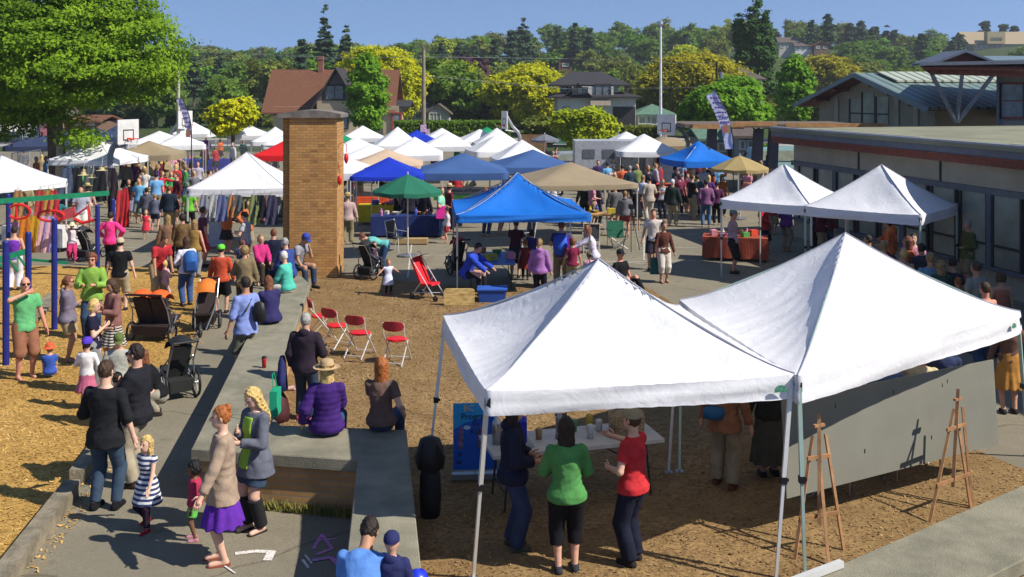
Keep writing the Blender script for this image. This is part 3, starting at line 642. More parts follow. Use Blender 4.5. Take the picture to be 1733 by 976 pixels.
# arm targets in body fractions, relative to the shoulder-level torso frame: (outward, forward, height)
ARMS = {'down': (.055, .0, .455), 'relaxed': (.075, .04, .46), 'bent': (-.03, .13, .61), 'chest': (-.07, .12, .70), 'mouth': (-.07, .13, .86), 'hip': (.035, .04, .575), 'pocket': (.02, .03, .50), 'reach': (.01, .33, .72), 'low_reach': (.0, .24, .52),
        'up': (.03, .10, 1.12), 'cross': (-.15, .10, .68), 'wide': (.26, .10, .58), 'swing_f': (.05, .15, .50), 'swing_b': (.06, -.14, .49), 'chin': (-.09, .11, .83), 'hold': (-.05, .17, .66), 'lap': (-.04, .2, .56), 'back': (.03, -.09, .56), 'rail': (.05, .22, .60), 'ground': (.0, .2, .25), 'shade': (-.06, .07, .93)}
SKIN = {'light': (.52, .29, .20), 'fair': (.60, .36, .26), 'tan': (.40, .21, .125), 'red': (.55, .25, .17), 'brown': (.16, .08, .045)}
HAIRC = {'brown': (.055, .028, .015), 'dark': (.018, .011, .008), 'black': (.008, .007, .007), 'blonde': (.52, .36, .13), 'dirty': (.24, .15, .06), 'red': (.30, .09, .02), 'grey': (.30, .29, .27), 'white': (.58, .56, .52), 'auburn': (.15, .05, .02)}
PC = {}
def person(x, y, H, face, top, bot, hair, label, L='relaxed', R='relaxed', pose='stand', sex=None, skin='light', hat=None, shoe='#2a2624', z0=0.0, lean=0.0, head=0.0, nod=0.0, step=0.0, extra=(), group=None, pt=None, seat=None, cat='person', scl=1.0, yaw=0.0):
    """top/bot: (style, colour[, options]); face: 0 looks at the camera, 90 to picture right, 180 away"""
    pos = pt if pt is not None else P(x, y, z0)
    Y = pos.y; near = Y < 15.5; mid = Y < 30
    kid = H < 1.35
    hk = 1.0 if not kid else 1.0+.55*(1.35-H)/.6
    res = (.0125 if near else .020 if mid else .038)/H*1.0
    fem = sex == 'f'; prof = (PROF_F if fem else PROF_M).copy()
    if scl != 1.0: prof[:, 1:] *= np.where(prof[:, 0] < .8, scl, 1)[:, None]
    sh = .106 if fem else .118
    if kid: prof[:, 1:] *= 1.08
    # pelvis and legs
    ph = .515; lean_r = math.radians(lean)
    if pose == 'sit': ph = (seat if seat is not None else .45)/H+.075
    if pose == 'squat': ph = .2
    if pose == 'kneel': ph = .30
    pel = np.array([0, 0, ph]); RT = rotx(lean_r)               # lean forward tips the spine towards -y
    dropz = ph-.515
    def TW(v):                                                    # torso frame (fractions, standing coordinates) to body frame
        q = np.asarray(v, float)-np.array([0, 0, .515]); return RT@q+pel
    sd = {'L': 1, 'R': -1}; legs = {}
    for k, s in sd.items():
        hip = pel+np.array([s*.052, 0, -.01])
        if pose == 'sit':
            spread = .03; knee = np.array([s*(.06+spread), -.235, ph-.005]); ank = np.array([s*(.06+spread), -.25, max(.04, ph-.03-.235)])
            if seat is not None and seat < .2: knee = np.array([s*.09, -.20, ph+.10]); ank = np.array([s*.08, -.36, .04])
        elif pose == 'squat': knee = np.array([s*.09, -.17, .26]); ank = np.array([s*.07, -.02, .045])
        elif pose == 'kneel': knee = np.array([s*.07, -.06, .04]); ank = np.array([s*.06, .18, .03])
        else:
            f = -step*s
            ank = np.array([s*(.055 if fem else .07), f*.5 if f else (.01 if s > 0 else -.015), .045+(.05 if f > .09 else 0)])
            knee, ank = ik(hip, ank, .245, .232, (s*.12, -1, 0))
        legs[k] = (hip, knee, ank)
    arms = {}; la = .165; lf = .148
    for k, s, spec in (('L', 1, L), ('R', -1, R)):
        sp = ARMS[spec] if isinstance(spec, str) else spec
        S0 = TW((s*sh*.93, 0, .79)); hangs = isinstance(spec, str) and spec in ('down', 'relaxed', 'low_reach', 'ground') and abs(lean) > 20
        tgt = TW((s*(sh+sp[0]), -sp[1], sp[2]))
        if hangs: tgt = S0+np.array([s*.02, -.06, -.31])
        hint = (s*.7, .7, -.5) if sp[2] > .55 else (s*.3, 1, -.1)
        if spec == 'hip': hint = (s*1, .35, 0)
        E, Wp = ik(S0, tgt, la, lf, hint); arms[k] = (S0, E, Wp)
    # head
    hc0 = TW((0, -.006, .905)); Rh = RT@rotz(math.radians(yaw))@rotx(math.radians(nod)-lean_r*.55); hr = np.array([.0435, .054, .066])*hk
    hc = hc0+Rh@np.array([0, -.008, .030*hk])
    HL = lambda v: hc+Rh@(np.asarray(v)*hk)
    PELV = 'shorts'
    def torso_q(p): return (p-pel)@RT+np.array([0, 0, .515])
    def f_legs(p, off, t_end=2.0, wide=0.0):
        """legs as far as t_end (1 = knee, 2 = ankle) thickened by off"""
        f = np.full(len(p), 9.0, np.float32)
        for k in legs:
            h_, kn, an = legs[k]; t1 = min(1, t_end)
            g = cone(p, h_, kn, .057+off, .035+off+wide*.5, 0, 1)
            if t_end <= 1: g = cut(p, cone(p, h_, kn, .057+off, .040+off+wide, 0, 1.1), h_, kn, t1=t_end)
            else:
                g2 = cone(p, kn, an, .034+off+wide*.5, .021+off+wide, 0, 1.05 if t_end < 2 else 1)
                calf = cone(p, kn+(an-kn)*.15+np.array([0, .008, 0]), kn+(an-kn)*.5+np.array([0, .006, 0]), .030+off, .026+off) if off < .006 else g2
                g2 = smin(g2, calf, .01); g2 = cut(p, g2, kn, an, t1=t_end-1) if (off > .003) else g2
                g = smin(g, g2, .012)
            f = smin(f, g, .012)
        return f
    def f_arms(p, off, t_end=2.0):
        f = np.full(len(p), 9.0, np.float32)
        for k in arms:
            S0, E, Wp = arms[k]
            if t_end <= 1: g = cut(p, cone(p, S0, E, .0295+off*.8, .027+off*1.3, 0, 1.1), S0, E, t1=t_end)
            else:
                g = cone(p, S0, E, .0285+off*.75, .023+off); g2 = cone(p, E, Wp, .0235+off, .0155+off, 0, 1.05)
                if off > .003: g2 = cut(p, g2, E, Wp, t1=t_end-1)
                g = smin(g, g2, .01)
            f = smin(f, g, .014)
        return f
    def f_body(p):
        f = prof_field(torso_q(p), prof); f = smin(f, f_legs(p, 0), .02); f = smin(f, f_arms(p, 0), .016)
        g = ell(p, hc, hr, Rh); g = smin(g, ell(p, HL((0, -.022, -.042)), np.array([.028, .030, .028])*hk, Rh), .02)   # jaw
        g = smin(g, cone(p, HL((0, -.052, .004)), HL((0, -.064, -.014)), .005*hk, .010*hk), .008)                          # nose
        for s in (-1, 1): g = smin(g, ell(p, HL((s*.045, .004, -.006)), np.array([.007, .012, .017])*hk, Rh), .004)        # ears
        nk = cone(p, TW((0, 0, .82)), hc+Rh@np.array([0, .012, -.035*hk]), .033 if not fem else .028, .030 if not fem else .026)
        f = smin(f, smin(g, nk, .012), .012)
        for k in legs:
            h_, kn, an = legs[k]; fw = np.array([0, -1.0, 0]) if pose != 'kneel' else np.array([0, .3, -.6])
            f = smin(f, cone(p, an+np.array([0, .012, -.02]), an+np.array([0, -.085, -.03]), .020, .017), .012)
        for k in arms:
            S0, E, Wp = arms[k]; d = (Wp-E); d /= np.linalg.norm(d)+1e-9
            f = smin(f, cone(p, Wp, Wp+d*.045, .0150, .0185), .008)
        return f
    allp = [pel, hc]+[q for v in legs.values() for q in v]+[q for v in arms.values() for q in v]
    lo = np.min(allp, 0)-.14; hi = np.max(allp, 0)+.13; lo[2] = max(lo[2], -.03); lo[1] -= .03
    T = thing('person', label, cat, pos, math.radians(face), group)
    def emit(name, fn, m, lo=lo, hi=hi, r=res, parent=T):
        V, F = surf_nets(fn, lo, hi, r)
        if not len(F): return None
        o = link(name, np_mesh(name, V*H, F), m, parent, True); return o
    msk = mat('skin', SKIN[skin] if skin in SKIN else skin, .55, var=.06, scale=9)
    body = emit('body', f_body, msk)
    # fingers: four fingers and a thumb on each hand, part of the body mesh for near figures
    if near or (mid and Y < 19):
        V = []; b = MB(); b.v = [tuple(v.co) for v in body.data.vertices]; b.f = [tuple(q.vertices) for q in body.data.polygons]
        for k, s in sd.items():
            S0, E, Wp = arms[k]; d = (Wp-E)/(np.linalg.norm(Wp-E)+1e-9); up = np.array([0, 0, 1.0]) if abs(d[2]) < .8 else np.array([0, -1.0, 0])
            wv = np.cross(d, up); wv /= np.linalg.norm(wv)+1e-9; nv = np.cross(wv, d); pb = Wp+d*.052
            for i, ln_ in enumerate((.040, .046, .043, .034)):
                r0 = pb+nv*(.016-.0105*i)*1.0; cz = wv*s*.35
                q = [r0-d*.012, r0+d*ln_*.5, r0+(d+cz*.5)*ln_*.85, r0+(d*.8+cz)*ln_*1.15]
                b.tube([tuple(t*H) for t in q], [.0058*H, .0055*H, .0050*H, .0036*H], 6)
            r0 = Wp+d*.012+nv*.014; q = [r0, r0+(d*.6+nv*.75)*.022, r0+(d*1.0+nv*.75)*.040]
            b.tube([tuple(t*H) for t in q], [.0070*H, .0062*H, .0042*H], 6)
        me = bpy.data.meshes.new('body'); me.from_pydata(b.v, [], b.f); me.materials.append(msk); me.shade_smooth(); body.data = me
    # face details
    if near or Y < 24:
        gl = 'sunglasses' in extra
        if not gl:
            for s in (-1, 1):
                e = MB(); e.lathe([(0, -.006*hk*H), (.0055*hk*H, -.002*hk*H), (.0055*hk*H, .002*hk*H), (0, .006*hk*H)], 8, tuple(HL((s*.019, -.0485, .004))*H)); e.build('eye', mat('eye_dark', (.03, .02, .015), .3, var=0), T)
        else:
            e = MB()
            for s in (-1, 1):
                c = HL((s*.020, -.0535, .004))*H; e.box(tuple(c), (.030*hk*H, .007*H, .019*hk*H), R=Matrix(Rh.tolist()))
            for s in (-1, 1): e.bar(tuple(HL((s*.037, -.050, .006))*H), tuple(HL((s*.048, .0, .004))*H), .004*H)
            e.bar(tuple(HL((-.01, -.054, .007))*H), tuple(HL((.01, -.054, .007))*H), .003*H)
            e.build('sunglasses', mat('sunglass_lens', (.01, .01, .012), .15, var=0, spec=.6), T)
        m = MB(); m.tube([tuple(HL((a, -.0525+abs(a)*.25, -.033))*H) for a in (-.014, -.007, 0, .007, .014)], [.0018*H*hk, .003*H*hk, .0035*H*hk, .003*H*hk, .0018*H*hk], 6)
        m.build('mouth', mat('lips', (.34, .10, .08), .5, var=0), T)
        if not gl:
            for s in (-1, 1):
              m = MB(); m.tube([tuple(HL((s*a, -.0505+abs(a-.02)*.3, .018))*H) for a in (.010, .019, .028)], [.0016*H*hk, .0022*H*hk, .0014*H*hk], 5)
              m.build('eyebrow', mat('brow', HAIRC.get(hair[1], (.05, .03, .02)), .8, var=0), T)
    def mute(c): c = lin(c); g_ = sum(c)/3; return tuple(v*.88+g_*.10 for v in c)
    fab = lambda c, nm='cloth': c if not isinstance(c, (str, tuple)) else mat(nm, mute(c), .88, var=.14, scale=7, bump=.9 if near else .35, bscale=9, spec=.15)
    # trousers / shorts / skirt
    bs, bc = bot[0], bot[1]; mb_ = fab(bc, 'trouser_cloth')
    if bs in ('jeans', 'trousers', 'shorts', 'leggings', 'capri', 'flares', 'long_shorts', 'cargo'):
        te = {'jeans': 1.97, 'trousers': 1.97, 'shorts': .72, 'leggings': 1.95, 'capri': 1.45, 'flares': 2.0, 'long_shorts': .98, 'cargo': 1.12}[bs]
        off = {'leggings': .006, 'jeans': .009, 'trousers': .014, 'flares': .009}.get(bs, .014); wd_ = {'flares': .018, 'shorts': .012, 'long_shorts': .016, 'cargo': .014, 'trousers': .008}.get(bs, .003)
        def f_t(p):
            w_ = prof_field(torso_q(p), prof, off, .44, .585); g = f_legs(p, off, te, wd_)
            g = np.maximum(g, torso_q(p)[:, 2]-.585)
            return smin(w_, g, .018)
        emit(bs if bs != 'jeans' else 'jeans', f_t, mb_, hi=np.array([hi[0], hi[1], max(ph+.12, legs['L'][1][2]+.1)])) if bs not in ('long_shorts',) else emit('shorts', f_t, mb_, hi=np.array([hi[0], hi[1], max(ph+.12, legs['L'][1][2]+.1)]))
    if bs in ('skirt', 'long_skirt', 'mini'):
        zl = {'skirt': .255, 'long_skirt': .12, 'mini': .37}[bs]; fl = {'skirt': .055, 'long_skirt': .05, 'mini': .03}[bs]
        pf = np.array([(zl, .105+fl, .08+fl), (.42, .115, .09), (.52, .108, .082), (.60, .082, .060)])
        if pose == 'sit': pf = None
        def f_s(p):
            if pf is None: return np.minimum(prof_field(torso_q(p), prof, .012, .45, .6), f_legs(p, .016, 1.3, .02))
            q = torso_q(p); a = np.arctan2(q[:, 1], q[:, 0]); rip = .006*np.sin(a*11)*np.clip((.5-q[:, 2])*6, 0, 1)
            return prof_field(q, pf, 0, zl, .60)+rip
        lo2 = lo.copy(); hi2 = hi.copy(); emit('skirt', f_s, mb_, lo=lo2, hi=np.array([hi[0], hi[1], ph+.15]))
    # top
    if top[0] != 'none':
        ts, tcx = top[0], top[1]; mt = fab(tcx, 'shirt_cloth')
        o_ = {'tee': .010, 'polo': .011, 'shirt': .014, 'jacket': .020, 'hoodie': .020, 'tank': .006, 'cardigan': .016, 'dress': .009, 'longsleeve': .009, 'puffer': .026, 'coat': .022, 'sweater': .016, 'vest': .014, 'tunic': .012}[ts]
        sl_ = {'tee': .62, 'polo': .68, 'tank': 0, 'dress': .3, 'vest': 0, 'tunic': .75}.get(ts, 1.94)
        if len(top) > 2 and top[2] == 'rolled': sl_ = 1.25
        hem = {'tee': .475, 'polo': .475, 'shirt': .44, 'jacket': .455, 'hoodie': .46, 'tank': .49, 'cardigan': .40, 'dress': .30, 'longsleeve': .485, 'puffer': .46, 'coat': .34, 'sweater': .47, 'vest': .46, 'tunic': .38}[ts]
        if pose in ('sit', 'squat', 'kneel'): hem = max(hem, .455)
        pf2 = prof.copy()
        if hem < .455:
            fl = {'dress': .045, 'cardigan': .012, 'coat': .02, 'tunic': .03}.get(ts, .008)
            pf2 = np.concatenate([[(hem, .104+fl, .080+fl), (.44, .103+fl*.3, .076+fl*.3)], pf2[2:]])
        pf2[:, 1:] = np.where((pf2[:, 0] < .75)[:, None], np.maximum(pf2[:, 1:], [[.088 if not fem else .078, .063]]), pf2[:, 1:]) if ts not in ('tank', 'longsleeve', 'dress') else pf2[:, 1:]
        if bs != 'none' and bs not in ('skirt', 'long_skirt', 'mini'): pf2[:, 1:] += np.clip((.60-pf2[:, 0])/.10, 0, 1)[:, None]*np.array([.016, .016])
        def f_top(p):
            q = torso_q(p); g = prof_field(q, pf2, o_, hem, .828 if ts not in ('hoodie', 'jacket', 'coat', 'puffer') else .842)
            if sl_ > 0: g = smin(g, f_arms(p, o_, sl_), .014)
            if ts == 'tank': g = np.maximum(g, q[:, 2]-.80+.25*np.abs(q[:, 0]))
            if ts == 'puffer': g = g+.0016*np.sin(q[:, 2]*150+3*q[:, 0])+.0015*np.sin(q[:, 0]*70+q[:, 2]*40)
            else:
                g = g+(.0028*np.sin(q[:, 0]*60+q[:, 2]*38+3*np.sin(q[:, 2]*21))*np.sin(q[:, 2]*47+q[:, 1]*30) if near or mid else 0)
            return g
        emit({'tee': 'shirt', 'polo': 'polo_shirt', 'longsleeve': 'shirt', 'tank': 'tank_top', 'puffer': 'jacket'}.get(ts, ts), f_top, mt)
        if ts == 'hoodie': emit('hood', lambda p: np.maximum(ell(p, TW((0, .045, .83)), (.055, .035, .045)), -ell(p, TW((0, .02, .87)), (.035, .03, .05))), mt, lo=TW((0, .04, .82))-.12, hi=TW((0, .04, .82))+.12, r=min(res, .018))
    if 'legwarmers' in extra: emit('leg_warmers', lambda p: np.maximum(f_legs(p, .012, 1.98, .008), p[:, 2]-(legs['L'][1][2]-.02)), mat('black_knit', (.012, .012, .014), .9), hi=np.array([hi[0], hi[1], legs['L'][1][2]+.05]))
    if 'open_front' in extra: emit('inner_top', lambda p: np.maximum(np.maximum(prof_field(torso_q(p), pf2, o_+.006, hem+.06, .80), np.abs(p[:, 0])-.048), torso_q(p)[:, 1]+.02), mat('lime_cloth', (.24, .42, .04), .85))
    # shoes
    if near or mid:
        msh = fab(shoe, 'shoe_leather'); sand = 'sandals' in extra
        for k in legs:
            an = legs[k][2]; a_ = an+np.array([0, .016, -.027]); b_ = an+np.array([0, -.088, -.033])
            if pose == 'kneel': continue
            def f_sh(p):
                if sand: return np.maximum(cone(p, a_-np.array([0, 0, .012]), b_-np.array([0, 0, .008]), .026, .024), p[:, 2]-an[2]+.034)
                g = smin(cone(p, a_, b_, .027, .022), cone(p, a_, an, .026, .026), .01); return np.maximum(g, p[:, 2]-an[2]-.006)
            emit('sandal' if sand else 'shoe', f_sh, msh, lo=np.minimum(a_, b_)-.05, hi=np.maximum(a_, an)+.05, r=min(res, .012))
    # hair
    hs, hcx = hair; mh = mat('hair', HAIRC.get(hcx, hcx), .55, var=.35, scale=22, bump=.6, bscale=70) if hs != 'bald' else None
    def f_hair(p):
        q = (p-hc)@Rh/hk
        g = ell(q, (0, .007, .009), (.0495, .0585, .0665)); front = np.maximum(-(q[:, 1]+.014+.25*(q[:, 2]-.02)), -9)
        fc = np.maximum(np.maximum(-q[:, 1]-.012, .034-q[:, 2]) if False else (q[:, 2]-.033), q[:, 1]+.016)     # face opening: in front and below the hairline
        g = np.maximum(g, -fc); g = np.maximum(g, -(q[:, 2]+.035+.2*q[:, 1]))
        nz = .0025*np.sin(q[:, 0]*260+4*np.sin(q[:, 2]*70))+.002*np.sin(q[:, 1]*230+q[:, 2]*90)
        if hs in ('curly', 'bushy'): g = ell(q, (0, .008, .012), (.061, .066, .074))+.006*np.sin(q[:, 0]*130)*np.sin(q[:, 2]*140)*np.sin(q[:, 1]*120); g = np.maximum(g, -np.maximum(q[:, 2]-.03, q[:, 1]+.018)); g = np.maximum(g, -(q[:, 2]+.045))
        if hs in ('long', 'very_long', 'bob', 'shoulder'):
            ln2 = {'long': .16, 'very_long': .25, 'bob': .062, 'shoulder': .105}[hs]
            w2 = .05 if hs != 'bob' else .053
            g2 = np.maximum((np.sqrt((q[:, 0]/w2)**2+((q[:, 1]-.026)/.036)**2)-1)*.036, -(q[:, 2]+ln2)); g2 = np.maximum(g2, q[:, 2]-.02)
            for s in (-1, 1): g2 = np.minimum(g2, cone(q, (s*.040, -.004, .02), (s*.046, -.002, -min(ln2, .10)), .014, .011))
            g = smin(g, g2, .012)
        if hs == 'pony': g = smin(g, cone(q, (0, .058, .02), (0, .085, -.06), .017, .008), .01)
        if hs == 'bun': g = smin(g, ell(q, (0, .045, .058), (.026, .026, .024)), .008)
        return (g+nz)*hk
    if hs != 'bald': emit('hair', f_hair, mh, lo=hc-.10*hk-np.array([0, 0, .19 if hs in ('long', 'very_long', 'shoulder') else .02]), hi=hc+.115*hk, r=min(res, .0075 if near else .013 if mid else .02))
    if 'beard' in extra: emit('beard', lambda p: np.maximum(ell(p, HL((0, -.022, -.038)), np.array([.034, .036, .034])*hk, Rh), ((p-hc)@Rh)[:, 2]+.016), mat('beard_hair', HAIRC.get(hcx, (.05, .03, .02)), .7), lo=hc-.1, hi=hc+.06, r=.009)
    # hats
    if hat:
        hst, hcol = hat; mhh = fab(hcol, 'hat_cloth'); b = MB(); RR = Matrix(Rh.tolist()); k_ = H*hk; c = tuple(HL((0, .004, .018))*H)
        if hst == 'straw':
            b.lathe([(.108*k_, .006*k_), (.085*k_, .001*k_), (.057*k_, .006*k_), (.056*k_, .03*k_), (.050*k_, .058*k_), (.03*k_, .068*k_), (0, .066*k_)], 18, c, RR); b.lathe([(.057*k_, -.001*k_), (.108*k_, .002*k_)], 18, c, RR)
            o = b.build('hat', mhh, T, True); b = MB(); b.lathe([(.0595*k_, .007*k_), (.0585*k_, .024*k_)], 18, c, RR); b.build('hat_band', fab('#6b4a2a'), o)
        elif hst in ('cap', 'bike_helmet', 'toque'):
            zs = {'cap': 1.0, 'toque': 1.0, 'bike_helmet': 1.12}[hst]
            b.lathe([(.0545*k_*zs, -.004*k_), (.0555*k_*zs, .014*k_), (.050*k_*zs, .038*k_*zs), (.034*k_*zs, .055*k_*zs), (.012*k_, .061*k_*zs), (0, .062*k_*zs)], 16, c, RR)
            vs_scale = Matrix.Diagonal((1, 1.16, 1))
            b.v = [tuple(Vector(c)+RR@(vs_scale@(RR.transposed()@(Vector(v)-Vector(c))))) for v in b.v]
            if hst == 'cap':
                cc = HL((0, -.055, .018))*H; n_ = 8
                for i in range(n_):
                    a0, a1 = [math.pi*(1+(i+t)/n_) for t in (0, 1)]
                    ip = [Vector(c)+RR@Vector((math.cos(a)*.05*k_, math.sin(a)*.062*k_, .0)) for a in (a0, a1)]; op = [Vector(c)+RR@Vector((math.cos(a)*.046*k_, math.sin(a)*.112*k_, -.008*k_)) for a in (a1, a0)]
                    b.add(ip+op, [(0, 1, 2, 3)]); u = Vector((0, 0, .004*k_)); b.add([v+u for v in ip+op], [(3, 2, 1, 0)]); b.add([op[0], op[1], op[1]+u, op[0]+u], [(0, 1, 2, 3)])
            o = b.build({'cap': 'cap', 'toque': 'hat', 'bike_helmet': 'helmet'}[hst], mhh, T, True)
        elif hst == 'sunhat':
            b.lathe([(.085*k_, -.012*k_), (.07*k_, .0), (.056*k_, .008*k_), (.054*k_, .035*k_), (.04*k_, .056*k_), (0, .062*k_)], 16, c, RR); b.lathe([(.056*k_, .002*k_), (.085*k_, -.016*k_)], 16, c, RR); b.build('sun_hat', mhh, T, True)
    PC[label] = dict(pos=pos, H=H, arms={k: [q*H for q in v] for k, v in arms.items()}, face=math.radians(face), T=T, TW=TW)
    return T
def at_body(T, lab, v):
    """world point from body-fraction coordinates (x, y, z)"""
    i = PC[lab]; q = i['TW'](v)*i['H']; R = Matrix.Rotation(i['face'], 3, 'Z'); return i['pos']+R@Vector(q.tolist())
def hand_pos(lab, k):
    i = PC[lab]; q = i['arms'][k]; d = (q[2]-q[1]); d = d/np.linalg.norm(d); q = q[2]+d*.07; return i['pos']+Matrix.Rotation(i['face'], 3, 'Z')@Vector(q.tolist())
# ================================================================ canopy tents
def cloth_mat(name, col, transl=.25, wr=0.0):
    m = bpy.data.materials.new(name); T = NT(m); o = T.n('ShaderNodeOutputMaterial'); b = T.n('ShaderNodeBsdfPrincipled', i_Roughness=.7); b.inputs['Base Color'].default_value = (*lin(col), 1); b.inputs['Specular IOR Level'].default_value = .25
    tr = T.n('ShaderNodeBsdfTranslucent'); tr.inputs[0].default_value = (*lin(col), 1); mx = T.n('ShaderNodeMixShader', i_0=transl)
    tcn = T.n('ShaderNodeTexCoord')
    n0 = T.n('ShaderNodeTexNoise', i_Scale=.9, i_Detail=4); n0.inputs['Distortion'].default_value = 1.2; T.l(tcn.outputs['Object'], n0.inputs['Vector'])
    mr = T.n('ShaderNodeValToRGB'); cc = lin(col); mr.color_ramp.elements[0].position = .3; mr.color_ramp.elements[0].color = (*[v*.88 for v in cc], 1); mr.color_ramp.elements[1].position = .6; mr.color_ramp.elements[1].color = (*cc, 1)
    T.l(n0.outputs[0], mr.inputs[0]); T.l(mr.outputs[0], b.inputs['Base Color']); T.l(mr.outputs[0], tr.inputs[0])
    mu = T.n('ShaderNodeTexNoise', i_Scale=3.2, i_Detail=6, i_Roughness=.55); mu.inputs['Distortion'].default_value = 2.5
    T.l(tcn.outputs['Object'], mu.inputs['Vector']); bp = T.n('ShaderNodeBump', i_Strength=wr, i_Distance=.05); T.l(mu.outputs[0], bp.inputs['Height']); T.l(bp.outputs[0], b.inputs['Normal'])
    T.l(b.outputs[0], mx.inputs[1]); T.l(tr.outputs[0], mx.inputs[2]); T.l(mx.outputs[0], o.inputs[0]); return m
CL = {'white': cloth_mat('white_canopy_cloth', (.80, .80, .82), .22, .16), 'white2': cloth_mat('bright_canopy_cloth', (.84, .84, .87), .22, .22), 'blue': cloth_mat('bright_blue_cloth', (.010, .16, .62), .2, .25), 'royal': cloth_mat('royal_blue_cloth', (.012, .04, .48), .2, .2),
      'slate': cloth_mat('slate_blue_cloth', (.055, .12, .30), .15, .2), 'navy': cloth_mat('navy_cloth', (.035, .05, .11), .1, .4), 'tan': cloth_mat('tan_cloth', (.33, .26, .165), .15, .15), 'green': cloth_mat('dark_green_cloth', (.02, .15, .09), .15, .1),
      'kelly': cloth_mat('kelly_green_cloth', (.01, .26, .11), .15, .1), 'red': cloth_mat('red_cloth', (.62, .012, .015), .15, .1), 'cream': cloth_mat('cream_cloth', (.62, .46, .32), .2, .1), 'khaki': cloth_mat('khaki_cloth', (.40, .30, .13), .2, .1), 'grey': cloth_mat('grey_cloth', (.16, .17, .2), .15, .1), 'lav': cloth_mat('lavender_cloth', (.62, .62, .82), .2, .5)}
M_ALU = mat('white_painted_steel', (.62, .62, .60), .4, .3, var=.05); M_STEEL = mat('grey_steel', (.30, .31, .32), .4, .7, var=.08); M_BLK = mat('black_plastic', (.012, .012, .013), .5, var=.1); M_TEALP = mat('pale_green_painted_steel', (.36, .48, .42), .4, .2, var=.05)
